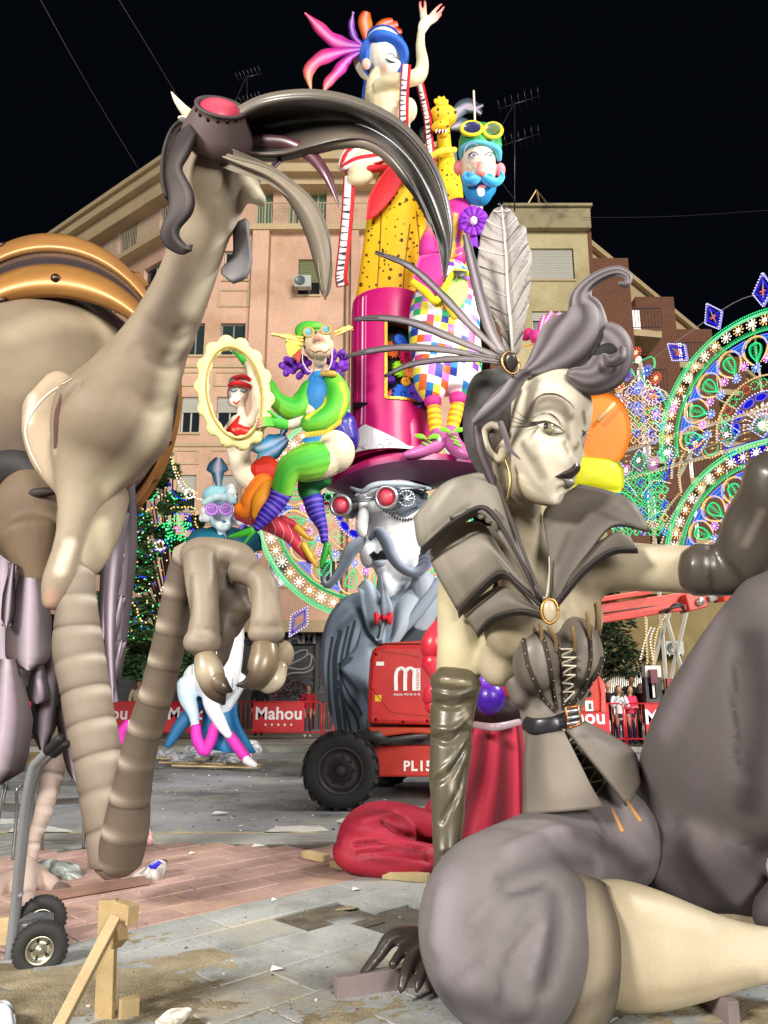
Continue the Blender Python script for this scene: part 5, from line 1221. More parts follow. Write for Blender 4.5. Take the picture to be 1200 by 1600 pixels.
# goatee with bow
g=Geo();g.tube([(596,895,13.95,2),(600,925,13.8,5),(604,950,13.75,10),(602,968,13.8,7),(598,985,13.8,4),(594,998,13.8,2.5),(588,1000,13.8,1.5),(586,993,13.8,1)],col=lambda t,a:mix('#5f6b7a','#a8b3c1',.5+.5*sin(a*4)),k=.6);mk('goatee',g,FIG,bust)
g=Geo();g.plate([(597,964),(588,956),(584,960),(586,974),(590,976)],13.68,.05,.04,'#c81a2c');g.plate([(601,964),(610,956),(614,961),(612,974),(607,976)],13.68,.05,.04,'#c81a2c');g.ell(599,965,13.62,4,5,1,0,'#a81222');mk('red_bow',g,FIG,bust,remesh=.015,sm=1)
# collar and coat
g=Geo();g.sheet([[(560,915,14.3),(562,940,14.2),(575,985,14.0),(598,1010,13.9)],[(575,905,14.2),(584,935,14.0),(592,975,13.9),(600,1012,13.85)],[(600,935,14.2),(602,960,14.1),(604,990,13.95),(602,1015,13.9)]],.08,lambda u,v:mix('#a9b9c9','#78889a',v),5);mk('collar',g,FIG,bust)
g=Geo();g.sheet([[(606,935,14.2),(612,960,14.1),(612,990,13.95),(602,1015,13.9)],[(634,920,14.2),(628,950,13.9),(622,985,13.8),(606,1015,13.85)],[(660,885,14.5),(668,920,14.1),(650,965,13.9),(618,1012,13.9)]],.08,lambda u,v:mix('#7e8b9a','#b7c2cf',u),5);mk('collar',g,FIG,bust)
g=Geo();g.sheet([[(558,917,14.2),(570,965,14.05),(598,1012,13.95)],[(584,930,14.1),(590,970,14.0),(602,1014,13.93)],[(618,935,14.08),(614,975,14.0),(607,1014,13.93)],[(652,905,14.2),(645,960,14.05),(614,1014,13.95)]],.06,lambda u,v:mix('#98a8b9','#5c6a7b',u),5);mk('stand_collar',g,FIG,bust);g=Geo();g.tube([(660,905,14.2,20),(665,940,14.2,22),(655,980,14.3,26)],col='#aab5c2');mk('neck_cloth',g,FIG,bust,remesh=.03,sm=3)
# coat shoulder : big tapering mass
g=Geo()
g.tube([(600,955,15.0,46),(575,985,15.0,66),(566,1040,14.9,66),(570,1100,14.9,58),(580,1160,14.9,48),(590,1215,15,44)],k=.9,col='#7c8a9c');g.ell(552,1010,14.9,47,62,.9,12,'#7c8a9c');g.ell(680,1000,15.2,70,60,.8,0,'#5b6879');g.tube([(680,960,15.2,50),(700,1100,15.2,80)],col='#4a5564')
coat=mk('coat',g,FIG,bust,remesh=.04,sm=6)
airbrush(coat,[([(515,1000),(508,1060),(512,1120)],12,'#a3b0c0',.6),([(560,990),(566,1060)],14,'#93a1b2',.7),([(530,985),(550,965)],12,'#414b59',.7)])
sf=Surf(coat)
g=Geo()
for pts,wd in(([(533,985),(524,1030),(526,1090),(533,1150)],7),([(545,978),(534,1030),(534,1080),(541,1148)],4),([(520,995),(514,1040),(516,1100),(524,1150)],3.5),([(555,970),(545,1010),(540,1040)],5),([(528,1062),(540,1095),(556,1120),(562,1145)],4),([(532,1055),(546,1085),(560,1105),(566,1118)],3),([(530,1075),(540,1110),(550,1148)],4)):line(sf,pts,wd,'#39434f',.01,g=g)
mk('pinstripe',g,FIG,coat,kind='stuff')
g=Geo();g.sheet([[(566,975,14.25),(556,1010,14.1),(532,1040,14.1),(545,1060,14.1),(575,1100,14.15),(570,1140,14.3)],[(580,990,14.2),(578,1020,13.95),(572,1050,13.95),(570,1070,13.95),(580,1100,14.05),(580,1140,14.2)],[(596,1005,14.1),(596,1030,14.0),(594,1050,14.0),(594,1075,14.0),(592,1100,14.1),(590,1140,14.2)]],.08,lambda u,v:mix('#7b8a9c','#a3b1c1',u),5);lap=mk('lapel',g,FIG,bust)
g=decal(Surf(lap,coat),[(526,1038),(540,1028),(552,1027),(548,1034),(536,1042)],'#46515f',.012);mk('lapel_notch',g,FIG,lap)
g=Geo();g.tube([(598,1012,13.85,3),(615,1000,13.9,5),(650,960,13.9,9),(680,920,14,9),(700,890,14.2,9)],k=.5,col='#8e9bab');g.sheet([[(605,1020,13.95),(640,985,14),(690,930,14.2)],[(640,1025,13.95),(670,1000,14),(710,960,14.2)]],.06,'#262c36');mk('lapel',g,FIG,bust)
# -- hat
hc=W(612,640,15.2)
def hatring(px0,px1,y,D=15.2):
    a,b=W(px0,y,D),W(px1,y,D);return((b.x-a.x)/2,a.z,(a.x+b.x)/2)
g=Geo();zb_=W(612,722,15.2).z;zt2=W(612,478,15.2).z;Rk=(W(668,600,15.2).x-W(548,600,15.2).x)/2*1.02;HX=W(609,600,15.2).x
HD=15.2;tilt=.0
CR0='#c4156e'
def crcol(t,a):return mix('#d11a76','#b5135f',.5+.5*cos(a*2))
seg=64
win=[]
prof=[(1.04,0),(1.02,.08),(1.0,.2),(1.0,.4),(1.0,.6),(1.0,.8),(.99,.93),(.97,1.0),(.8,1.015),(.001,1.02)]
Hh=zt2-zb_
R=[]
angs=[2*pi*j/seg for j in range(seg)]
zs=[0,.06,.12,.2,.3,.305,.4,.5,.6,.7,.78,.785,.86,.93,.97,1.0]
def rad(t):return Rk*(1.05-.05*min(1,t*4)if t<.25 else 1.0-.03*max(0,(t-.9)/.1)**2)
def wtst(px,py):return 601<px<664 and 519<py<641
for t in zs:
    z=zb_+Hh*t;R.append([g.addv((HX+rad(t)*cos(a),HD+rad(t)*sin(a),z+.10*cos(a)*(1-t)),lin(CR0))for a in angs])
# window opening between angular limits facing the camera and z limits
aw0=None
for i in range(len(zs)-1):
    for j in range(seg):
        am=(angs[j]+pi/seg);
        x=HX+Rk*cos(am);front=sin(am)<0
        zm=(zs[i]+zs[i+1])/2
        if front and W(602,580,HD-Rk*.9).x<x<HX+Rk*.985 and.305<=zm<=.785:continue
        g.f.append((R[i][j],R[i][(j+1)%seg],R[i+1][(j+1)%seg],R[i+1][j]))
tc=g.addv((HX,HD,zt2+.02),lin('#e0358c'));
for j in range(seg):g.f.append((R[-1][j],R[-1][(j+1)%seg],tc))
crown=mk('hat_crown',g,FIGG,bust,sharp=50)
xl=W(602,580,HD-Rk*.9).x
# painted highlight bar
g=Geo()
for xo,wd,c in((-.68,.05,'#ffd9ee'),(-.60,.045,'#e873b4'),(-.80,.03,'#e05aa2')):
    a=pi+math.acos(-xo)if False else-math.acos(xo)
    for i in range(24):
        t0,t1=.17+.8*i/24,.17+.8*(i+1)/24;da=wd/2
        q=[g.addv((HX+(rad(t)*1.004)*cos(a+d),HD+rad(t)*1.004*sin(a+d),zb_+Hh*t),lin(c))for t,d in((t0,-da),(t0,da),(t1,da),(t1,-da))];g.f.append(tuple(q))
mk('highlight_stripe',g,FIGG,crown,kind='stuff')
# gold window frame, dark inside, gears
g=Geo();z0,z1=zb_+Hh*.305,zb_+Hh*.785
jl=[a for a in angs if sin(a)<0 and HX+Rk*cos(a)>xl-.06];jl=sorted(jl,key=lambda a:cos(a))
P0=[Vector((HX+Rk*1.01*cos(a),HD+Rk*1.01*sin(a),z0))for a in jl];P1=[p+Vector((0,0,z1-z0))for p in P0]
for A in(P0,P1):
    for p,q in zip(A,A[1:]):g.beam(p,q,.06,.05,'#c9a53a')
g.beam(P0[0],P1[0],.06,.05,'#c9a53a');g.beam(P0[-1],P1[-1],.06,.05,'#c9a53a');mk('window_frame',g,METAL,crown,smooth=False)
g=Geo();g.lathe((HX,HD,z0-.05),(0,0,1),[(.01,0),(Rk*.55,0),(Rk*.55,z1-z0+.1)],32,'#07070a');g.box((HX,HD-.2,z0-.06),(Rk*1.8,Rk*1.2,.05),col='#0a0a10');mk('hat_inside',g,MATTE,crown)
def gear(px,py,D,r,col,ax=(0,-1,0),n=12,par=None,hole=.35,name='gear',th=.08):
    c=W(px,py,D);R_=r*pm(c);ax=Vector(ax).normalized();u=Vector((0,0,1));x=ax.cross(u).normalized();y=ax.cross(x);g=Geo();P=[]
    for k in range(n*4):
        a=2*pi*k/(n*4);rr=R_*(1.0 if k%4 in(0,1)else.8);P.append(c+(x*cos(a)+y*sin(a))*rr)
    Q=[c+(p-c).normalized()*R_*hole for p in P];m=len(P);o=[]
    for off in(0,th):o.append(([g.addv(p+ax*off,lin(col))for p in P],[g.addv(p+ax*off,lin(col))for p in Q]))
    for k in range(m):
        j=(k+1)%m;(a0,b0),(a1,b1)=o
        g.f+=[(a0[k],a0[j],b0[j],b0[k]),(a1[k],b1[k],b1[j],a1[j]),(a0[k],a1[k],a1[j],a0[j]),(b0[k],b0[j],b1[j],b1[k])]
    for k in range(4):a=pi*k/4;d=x*cos(a)+y*sin(a);g.beam(c+ax*th/2-d*R_*hole,c+ax*th/2+d*R_*hole,.03,.04,col)
    return mk(name,g,FIG,par,smooth=False)
GD=HD-Rk*.72
for(x,y,r,c,ax)in((609,548,14,'#e0622a',(.8,-1,0)),(624,535,12,'#2a62d0',(.5,-1,.2)),(607,595,10,'#6a35b8',(.2,-1,.6)),(621,578,13,'#9ade2a',(.9,-1,0)),(628,620,20,'#2a6ae0',(.6,-1,0)),(613,621,12,'#e8606a',(.5,-1,0)),(648,622,24,'#5a2aa8',(-.7,-1,0)),(634,560,14,'#c01f5a',(.7,-1,0)),(645,580,14,'#e07a2a',(-.5,-1,0)),(604,642,8,'#2a62d0',(0,-1,.5)),(652,545,12,'#3aa84a',(-.6,-1,.2)),(633,598,8,'#e0a02a',(.2,-1,0))):gear(x,y,GD+.1,r,c,ax,par=crown)
# hat band : doodled white peak
g=Geo();P=[]
for k in range(30):
    a=-pi+pi*k/29*1.0;px_=548+k;t=k/29;h=(.02+(.145*max(0,1-abs(t-.30)/.32)))
    P.append((a,h))
for i in range(29):
    (a0,h0),(a1,h1)=P[i],P[i+1];A=pi+(0)
    for s_ in range(4):
        t0,t1=s_/4,(s_+1)/4
        def pt(a,h):rr=rad(h)*(1.10-h*.35);return(HX+rr*cos(a),HD+rr*sin(a),zb_+Hh*h)
        q=[g.addv(pt(a,h),lin('#e6e3e8'))for a,h in((a0,h0*t0),(a1,h1*t0),(a1,h1*t1),(a0,h0*t1))];g.f.append(tuple(q))
hb=mk('hat_band',g,FIG,crown);sb=Surf(hb);g=Geo();r=random.Random(12)
for k in range(46):
    x,y=r.uniform(540,640),r.uniform(688,735);a=r.uniform(0,6);P=[(x+cos(a+j*.7)*(2+j*.9),y+sin(a+j*.7)*(2+j*.9)*.8)for j in range(7)];line(sb,P,.7,'#8b8794',.01,sub=3,g=g)
mk('doodle_lines',g,FIG,hb,kind='stuff',smooth=False)
# brim : saddle curved wide disc
g=Geo();RB0,RB1=Rk*.95,1.0;n=72;m_=8;top=[];bot=[]
Lx=W(503,750,14.2).x;Rx=W(775,728,14.6).x;BC=(Lx+Rx)/2;BR=(Rx-Lx)/2
def brimz(x,y):
    u=(x-BC)/BR;return zb_-.03-.30*abs(u)**2.2*(1 if u<0 else.45)+.10*u
for i in range(m_+1):
    t=i/m_;rt_=[];rb=[]
    for j in range(n):
        a=2*pi*j/n;x=(HX+RB0*cos(a))*(1-t)+(BC+BR*cos(a))*t;y=(HD+RB0*sin(a))*(1-t)+(HD+1.35*sin(a))*t;z=brimz(x,y)-(.22*t**1.2*max(0,-sin(a))**.8)
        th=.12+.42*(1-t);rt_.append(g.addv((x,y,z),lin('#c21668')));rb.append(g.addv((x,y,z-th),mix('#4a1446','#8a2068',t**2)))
    top.append(rt_);bot.append(rb)
for i in range(m_):
    for j in range(n):k=(j+1)%n;g.f.append((top[i][j],top[i][k],top[i+1][k],top[i+1][j]));g.f.append((bot[i][j],bot[i+1][j],bot[i+1][k],bot[i][k]))
for j in range(n):k=(j+1)%n;g.f.append((top[-1][j],top[-1][k],bot[-1][k],bot[-1][j]))
brim=mk('hat_brim',g,FIGG,bust,sharp=40)
def onbrim(px,D=14.7):return W(px,700,D)
# ================================================================== SHOWGIRL AT THE TOP
D0=15.6
sg_=root('showgirl_figure','pale showgirl figure with blue hair and magenta plumes raising one hand at the very top','sculpture',W(610,480,D0))
SK='#e9dcb6'
def skc(t,a):return mix('#eadfc0','#d8c58f',.5+.5*sin(a+1))
g=Geo()
g.ell(600,88,D0,33,40,.95,8,'#eae8dc');g.ell(612,108,D0-.2,18,16,.9,0,'#eee2d4')
g.tube([(590,118,D0,13),(584,135,D0,13),(588,150,D0,20)],col=SK)
g.tube([(600,140,D0,22),(606,165,D0,30),(612,195,D0,30),(622,225,D0,22),(628,250,D0+.1,26),(630,280,D0+.1,36)],col=SK,k=.8)
g.ell(638,172,D0-.25,14,18,.9,0,'#efe0c0');g.ell(626,182,D0-.3,12,16,.9,0,'#efe0c0')
g.tube([(592,138,D0-.2,14),(610,130,D0-.4,13),(636,124,D0-.5,12),(654,118,D0-.5,12),(660,100,D0-.45,10),(657,72,D0-.4,7.5),(658,50,D0-.4,6)],col=SK,sub=6)
g.tube([(658,52,D0-.4,6),(662,40,D0-.4,9),(668,32,D0-.4,8)],col='#efdcc8',k=.5)
for p in([(660,34),(658,18),(656,6),(658,2)],[(664,30),(664,14),(664,5),(663,1)],[(669,30),(678,18),(686,10),(691,6)],[(671,33),(682,24),(690,16),(694,10)],[(670,37),(680,32),(686,26),(690,22)]):
    g.tube([(x,y,D0-.4,3.4-i*.55)for i,(x,y)in enumerate(p)],col=['#efdcc8','#f0b8a8','#e86a70'],seg=8,sub=3)
g.tube([(596,215,D0-.1,14),(580,240,D0-.3,20),(562,265,D0-.5,20),(556,280,D0-.4,14)],col=SK);g.ell(562,279,D0-.5,22,13,.9,15,'#e9d9b0')
sgb=mk('body',g,FIG,sg_,remesh=.028,sm=3)
airbrush(sgb,[([(608,96),(618,92)],9,'#9cc2c4',.7),([(600,108)],10,'#f0b8a4',.6),([(600,130),(630,138)],8,'#bda878',.5),([(612,210),(620,240)],12,'#c9b27c',.4),([(570,98),(572,106)],7,'#f0c0b0',.6)])
sf=Surf(sgb);g=Geo();line(sf,[(602,92),(610,97),(618,98)],[1,2.5,1],'#26303a',.02,g=g);line(sf,[(604,85),(612,84),(620,92)],1.2,'#3a5a7a',.02,g=g);mk('eyelid_line',g,FIG,sgb)
g=Geo();g.ell(572,100,D0-.35,7,8,.5,0,'#f0c0ac');mk('ear',g,FIG,sg_)
BH=lambda t,a:mix('#123c9c','#2f74d8',.5+.5*sin(a*3))
g=Geo();g.tube([(578,70,D0-.3,8),(590,60,D0-.5,12),(612,62,D0-.5,10),(628,75,D0-.4,9),(632,95,D0-.3,7),(624,112,D0-.3,4)],col=BH,k=.7);g.tube([(580,62,D0-.4,8),(570,80,D0-.35,8),(570,98,D0-.2,7),(580,104,D0-.3,3)],col=BH,k=.6);g.tube([(572,105,D0+.1,8),(576,125,D0+.2,8),(571,145,D0+.3,6),(566,165,D0+.4,2)],col=BH)
g.ell(598,78,D0+.25,36,34,.8,0,'#1c4cb0');mk('blue_hair',g,FIG,sg_,remesh=.025,sm=2)
g=Geo();g.tube([(566,78,D0+.1,6),(560,95,D0+.1,8),(566,115,D0+.1,5),(574,124,D0,3)],col='#d9d2c0',k=.6);mk('cap_edge',g,FIG,sg_)
def plume(par,pts,wd,cols,D,name='plume',mat=None,thick=.04,curve=.15):
    """leaf shaped plume along a centre line"""
    P=cr([tuple(p)for p in pts],4);n=len(P);A=[];C=[];B=[]
    for i,p in enumerate(P):
        a=P[max(0,i-1)];b=P[min(n-1,i+1)];dx,dy=b[0]-a[0],b[1]-a[1];L=sqrt(dx*dx+dy*dy)or 1;t=i/(n-1);w_=wd(t)
        A.append((p[0]-dy/L*w_,p[1]+dx/L*w_,D+curve*.5));B.append((p[0]+dy/L*w_,p[1]-dx/L*w_,D+curve*.5));C.append((p[0],p[1],D))
    g=Geo();cf=colf(cols);g.sheet([A,C,B],thick,lambda u,v:mix(cf(v,0),'#ffffff',.25*max(0,1-abs(u-.5)*14)),1);
    g2=Geo();g2.sheet([A,[((a[0]+c[0])/2,(a[1]+c[1])/2,(a[2]+c[2])/2-.02)for a,c in zip(A,C)],C,[((a[0]+c[0])/2,(a[1]+c[1])/2,(a[2]+c[2])/2-.02)for a,c in zip(B,C)],B],thick,lambda u,v:mix(cf(v,0),'#ffe9ff',.35*max(0,1-abs(u-.5)*12)),1)
    return mk(name,g2,mat or FIG,par)
lf=lambda w0:(lambda t:w0*(sin(pi*min(1,t*.93+.05))**.8)*(1+.12*sin(t*19)))
MAG=['#9b3ad0','#e0389c','#f04a7a']
plume(sg_,[(566,72),(545,70),(520,62),(498,42),(476,20)],lf(11),MAG,D0-.1);plume(sg_,[(566,76),(530,82),(500,92),(482,112),(486,142)],lf(11),['#a03ad0','#e0309c','#f05a70','#ffb060'],D0-.15)
plume(sg_,[(566,80),(545,92),(528,112),(512,130),(505,146)],lf(9),['#9a3ad0','#e0309c','#ff8a5a'],D0-.2);plume(sg_,[(566,70),(554,58),(549,40),(552,18)],lf(6),['#b04ad8','#7a3ab0','#9a5ac0'],D0-.05)
OR=['#e8681a','#f07a20','#f0501c']
for pts,w_ in(([(574,62),(572,45),(570,30),(573,18)],11),([(588,58),(598,48),(608,42),(622,38)],10),([(592,60),(606,54),(616,50),(628,50)],8),([(585,56),(592,44),(602,36),(614,32)],8)):plume(sg_,pts,lambda t,w_=w_:w_*sin(pi*min(1,t*.75+.12))**.7,OR,D0-.1,thick=.12)
# striped bodice, bustle and ribbons
def stripes(n,a='#c41c24',b='#e9e0e4'):return lambda t,an:mix(a,b,1 if(t*n)%1>.45 else 0)
def ribbon(par,pts,D,w_,name='striped_ribbon'):
    P=cr([tuple(p)for p in pts],5);A=[];B=[];n=len(P)
    for i,p in enumerate(P):
        a=P[max(0,i-1)];b=P[min(n-1,i+1)];dx,dy=b[0]-a[0],b[1]-a[1];L=sqrt(dx*dx+dy*dy)or 1;A.append((p[0]-dy/L*w_,p[1]+dx/L*w_));B.append((p[0]+dy/L*w_,p[1]-dx/L*w_))
    def rl(s_):return[(a[0]+(b[0]-a[0])*s_,a[1]+(b[1]-a[1])*s_,D)for a,b in zip(A,B)]
    g=Geo();g.sheet([rl(0),rl(1)],.05,'#c01c26',1);o=mk(name,g,FIG,par)
    g=Geo();q=[rl(.12),rl(.68)];q=[[(x,y,d-.03)for x,y,d in r_]for r_ in q];g.sheet(q,.01,'#f0e9ef',1);mk('white_face',g,FIG,o)
    g=Geo();r=random.Random(len(pts)*7);rl0,rl1=q
    for k in range(3,n-2,1):
        j=min(n-1,k+1);g.sheet([[(rl0[k][0],rl0[k][1],D-.05),(rl1[k][0]+0,rl1[k][1]+r.uniform(-4,4),D-.05)],[(rl0[k][0],rl0[k][1]+1.4,D-.05),(rl1[k][0],rl1[k][1]+r.uniform(-3,3),D-.05)]],.005,'#3a3440',1)
    mk('black_marks',g,FIG,o,kind='stuff',smooth=False);return o
g=Geo();g.tube([(590,235,D0+.1,22),(570,240,D0,26),(548,262,D0-.1,16)],col=stripes(5),k=1);g.tube([(604,225,D0-.2,8),(585,225,D0-.35,12),(562,232,D0-.5,13),(544,245,D0-.5,11),(535,262,D0-.5,8)],col=lambda t,a:mix('#c81e26','#f2ecf0',1 if sin(a*4+t*3)>-.1 else 0),seg=32)
g.tube([(604,245,D0-.3,7),(580,250,D0-.55,10),(558,254,D0-.65,10),(538,262,D0-.6,7)],col=lambda t,a:mix('#c81e26','#f2ecf0',1 if sin(a*4+2)>-.1 else 0),seg=32);g.tube([(606,262,D0-.3,5),(580,264,D0-.6,6),(550,264,D0-.6,5),(532,258,D0-.5,5)],col='#c81e26',seg=20);mk('striped_bustle',g,FIG,sg_)
ribbon(sg_,[(546,275),(543,330),(538,385),(533,430),(535,446)],D0-.5,9.5);ribbon(sg_,[(635,100),(632,140),(631,180),(632,230),(632,272)],D0-.75,7.5);ribbon(sg_,[(655,125),(662,155),(668,185),(672,225),(676,262)],D0+.1,6)
g=Geo();g.plate([(572,345),(576,310),(592,280),(612,255),(632,262),(626,290),(606,318),(586,338)],D0-.62,.06,.05,'#c8202a');mk('red_sash',g,FIG,sg_)
# long yellow spotted skirt / tail
g=Geo()
def yel(t,a):return mix('#edcb1c','#df9a1c',max(0,min(1,t*.9-.1+.35*max(0,cos(a)))))
g.tube([(630,268,D0,30),(622,300,D0,40),(617,350,D0,46),(613,400,D0,49),(610,450,D0,53),(608,510,D0,62)],col=yel,k=.7,seg=28,sub=8,bump=lambda t,a:1+.05*cos(a*5))
skirt=mk('spotted_skirt',g,FIG,sg_)
def spots(o,box,n,seed,r0=1.2,r1=3.6,col='#4a3a12'):
    sf=Surf(o);r=random.Random(seed);g=Geo();P=[]
    for k in range(n):
        x,y=r.uniform(box[0],box[2]),r.uniform(box[1],box[3]);R_=r.uniform(r0,r1)
        if any((x-a)**2+(y-b)**2<(R_*3)**2 for a,b in P):continue
        P.append((x,y));decal(sf,[(x+R_*cos(a*1.05)*r.uniform(.6,1.2),y+R_*sin(a*1.05)*r.uniform(.6,1.2))for a in range(6)],col,.006,rings=2,sub=2,g=g);decal(sf,[(x+1+R_*.3*cos(a*1.5),y+R_*.3*sin(a*1.5))for a in range(4)],'#8a6a20',.012,rings=1,sub=1,g=g)
    if g.f:mk('dark_spots',g,FIG,o,kind='stuff',smooth=False)
spots(skirt,(562,300,664,475),130,5)
sf=Surf(skirt);g=Geo()
for pts in([(597,305),(594,380),(588,478)],[(640,350),(632,420),(628,478)],[(650,330),(656,400),(650,478)]):line(sf,pts,1.6,'#8a5410',.012,g=g)
mk('fold_lines',g,FIG,skirt)
# ================================================================== YELLOW CREST-HEADED CREATURE behind
D1=16.0
ye=root('yellow_creature_figure','yellow spotted long necked creature figure with small crest and open mouth beside the showgirl','sculpture',W(695,480,D1))
g=Geo();g.tube([(693,200,D1-.1,10),(694,230,D1,12),(697,255,D1,15),(700,290,D1,22),(700,330,D1,26),(704,380,D1,30),(700,450,D1,34)],col=['#e6bd20','#e9c528','#e0a820'],k=.8);g.ell(694,182,D1-.2,20,17,1,0,'#e4bb22');g.ell(688,196,D1-.4,15,9,1.2,15,'#e4bb22');g.ell(692,211,D1-.35,9,5,1,0,'#d8a81e');g.ell(690,172,D1-.3,18,8,1,5,'#ecc83a')
for x,y in((680,156),(686,152),(693,152),(698,157)):g.tube([(690,166,D1-.3,4),(x,y+3,D1-.3,3),(x,y,D1-.3,3)],col='#e9c030',seg=8)
yb=mk('body',g,FIG,ye,remesh=.03,sm=2);spots(yb,(678,170,715,330),70,9,1,2.6)
g=Geo()
for k in range(4):g.tube([(682+k*5,203,D1-.6,1.5),(681+k*5,208,D1-.62,.3)],col='#f4f0e6',seg=6)
g.ell(689,206,D1-.5,8,2.5,.6,10,'#8c1a2a');mk('teeth',g,FIG,ye)
g=Geo();g.tube([(672,245,D1-.3,4),(690,236,D1-.4,5),(712,234,D1-.3,4)],col='#ecd040',k=.6);g.tube([(672,246,D1-.3,4),(664,242,D1-.3,1)],col='#f2e9d8');mk('collar',g,FIG,ye)
for pts,w_ in(([(706,190),(720,170),(735,165),(752,178)],12),([(704,200),(718,195),(728,200),(730,215)],12),([(690,200),(676,200),(662,208),(664,222)],9),([(706,175),(722,168),(740,170),(755,164)],8)):plume(ye,pts,lambda t,w_=w_:w_*sin(pi*min(1,t*.85+.08))**.7,['#6a7a88','#46525e','#2e3640'],D1-.1,'grey_frill',thick=.08)
g=Geo();g.plate([(700,240),(712,232),(716,270),(718,320),(712,322),(704,300)],D1+.1,.1,.05,'#56606c');mk('grey_drape',g,FIG,ye)
# ================================================================== BLUE BEARDED MAN on the brim
D2=14.3
bm_=root('bearded_man_figure','blue bearded man figure in goggles and multicoloured check trousers standing on the hat brim','sculpture',W(690,715,D2))
g=Geo();g.ell(747,262,D2,28,42,.95,0,'#f2e2c8');g.tube([(752,255,D2-.45,4),(752,268,D2-.6,9),(752,273,D2-.6,9)],col='#f0a49a',k=1);g.tube([(742,310,D2+.1,12),(742,332,D2+.1,13)],col='#e8d8c0');g.ell(716,262,D2,8,11,.6,0,'#ee8a90');g.ell(782,266,D2,8,11,.6,0,'#ee8a90')
hd=mk('head',g,FIG,bm_,remesh=.022,sm=3)
airbrush(hd,[([(735,244)],12,'#a89aa6',.8),([(765,244)],9,'#a89aa6',.8),([(733,268)],9,'#f0a878',.7),([(770,268)],9,'#f0a878',.7),([(750,272),(755,272)],7,'#ec7f84',.7)]);sf=Surf(hd)
for x in(741,765):
    g=decal(sf,[(x-6,243),(x,239),(x+6,243),(x,247)],'#f2eef0',.015);eo=mk('eye',g,FIGG,hd);g=decal(sf,[(x-2,241),(x+2,241),(x+2,245),(x-2,245)],'#5a7a9a',.025);mk('iris',g,FIGG,eo);g=Geo();line(sf,[(x-8,243),(x,238),(x+7,243)],1.5,'#3a2a30',.02,g=g);mk('eyelid',g,FIG,eo)
BB=lambda t,a:mix('#1f8fd0','#6cc8ee',.5+.5*sin(a*3))
g=Geo();g.ell(748,298,D2-.15,23,24,.9,0,'#2c9ad6');g.ell(734,288,D2-.1,12,18,.9,0,'#2c9ad6');g.ell(764,290,D2-.1,12,18,.9,0,'#2c9ad6');mk('beard',g,FIG,bm_,remesh=.022,sm=2)
g=Geo();g.tube([(752,276,D2-.55,5),(740,282,D2-.55,8),(730,284,D2-.5,6),(725,276,D2-.5,4),(731,270,D2-.5,3),(735,275,D2-.5,1.5)],col=BB);g.tube([(752,276,D2-.55,5),(766,284,D2-.55,8),(778,284,D2-.5,6),(785,276,D2-.45,4),(782,268,D2-.45,1.5)],col=BB);mk('moustache',g,FIG,bm_)
g=Geo();g.plate([(745,296),(750,292),(757,296),(756,305),(748,306)],D2-.62,.03,.04,'#f4f0ec');g.plate([(746,292),(752,289),(759,292),(753,295)],D2-.63,.02,.02,'#d84a5a');mk('mouth',g,FIG,bm_)
g=Geo();g.ell(750,226,D2+.05,34,32,1,0,'#2f8a4a');g.ell(752,212,D2-.35,26,12,1.1,0,'#1f6a4a');g.tube([(722,225,D2-.2,6),(750,220,D2-.5,9),(780,228,D2-.2,6)],col='#44a058');mk('cap',g,FIG,bm_,remesh=.025,sm=2)
g=Geo();g.tube([(722,250,D2-.1,4),(724,232,D2-.35,6),(750,222,D2-.55,4),(776,232,D2-.3,6),(780,250,D2-.1,4)],col='#58b4c8');mk('blue_fringe',g,FIG,bm_)
def rnglens(par,x,y,D,rx,ry,w_,c1,c2,name='goggle_rim'):
    g=Geo();P=[(x+rx*cos(2*pi*k/16),y+ry*sin(2*pi*k/16),D,w_)for k in range(17)];g.tube(P,col=c1,seg=8,sub=2);o=mk(name,g,FIGG,par);g=Geo();g.ell(x,y,D+.03,rx,ry,.25,0,c2);mk('lens',g,GLOSS,o);return o
rnglens(bm_,737,201,D2-.6,16,10,3,'#e3d41c','#2a3060');rnglens(bm_,770,204,D2-.6,14,11,3,'#e3d41c','#6a7a50')
g=Geo();g.tube([(742,190,D2-.2,1.6),(741,165,D2-.2,1.6),(740,142,D2-.2,1.6)],col='#e6d8c0',seg=6);mk('stick',g,FIG,bm_)
rnglens(bm_,738,240,D2-.62,13,16,.7,'#9a90a0','#f2e2c8','monocle').children[0].hide_render=False
for ch_ in[o for o in bm_.children if o.name.startswith('monocle')]:
    for c_ in list(ch_.children):bpy.data.objects.remove(c_)
# jacket
g=Geo();g.tube([(722,325,D2+.1,22),(708,350,D2+.05,36),(702,385,D2,32),(700,410,D2,28)],k=.75,col='#c42a84');
g.tube([(690,345,D2,14),(672,375,D2-.1,15),(668,400,D2-.25,13),(686,408,D2-.4,11)],col=['#e0c81e','#d83a90','#c42a84']);jk=mk('jacket',g,FIG,bm_,remesh=.03,sm=2)
airbrush(jk,[([(712,335),(710,370),(706,400)],5,'#e8d020',.95),([(728,340),(722,380)],6,'#e8d020',.9),([(718,345),(716,385)],3,'#c42a84',.9),([(713,375)],5,'#2a86c8',.9)])
sj=Surf(jk);g=Geo()
for y in(388,398):line(sj,[(702,y),(708,y-4),(712,y),(708,y+4),(716,y),(722,y-3)],1.1,'#d8b020',.012,g=g)
mk('gold_frogging',g,FIGG,jk)
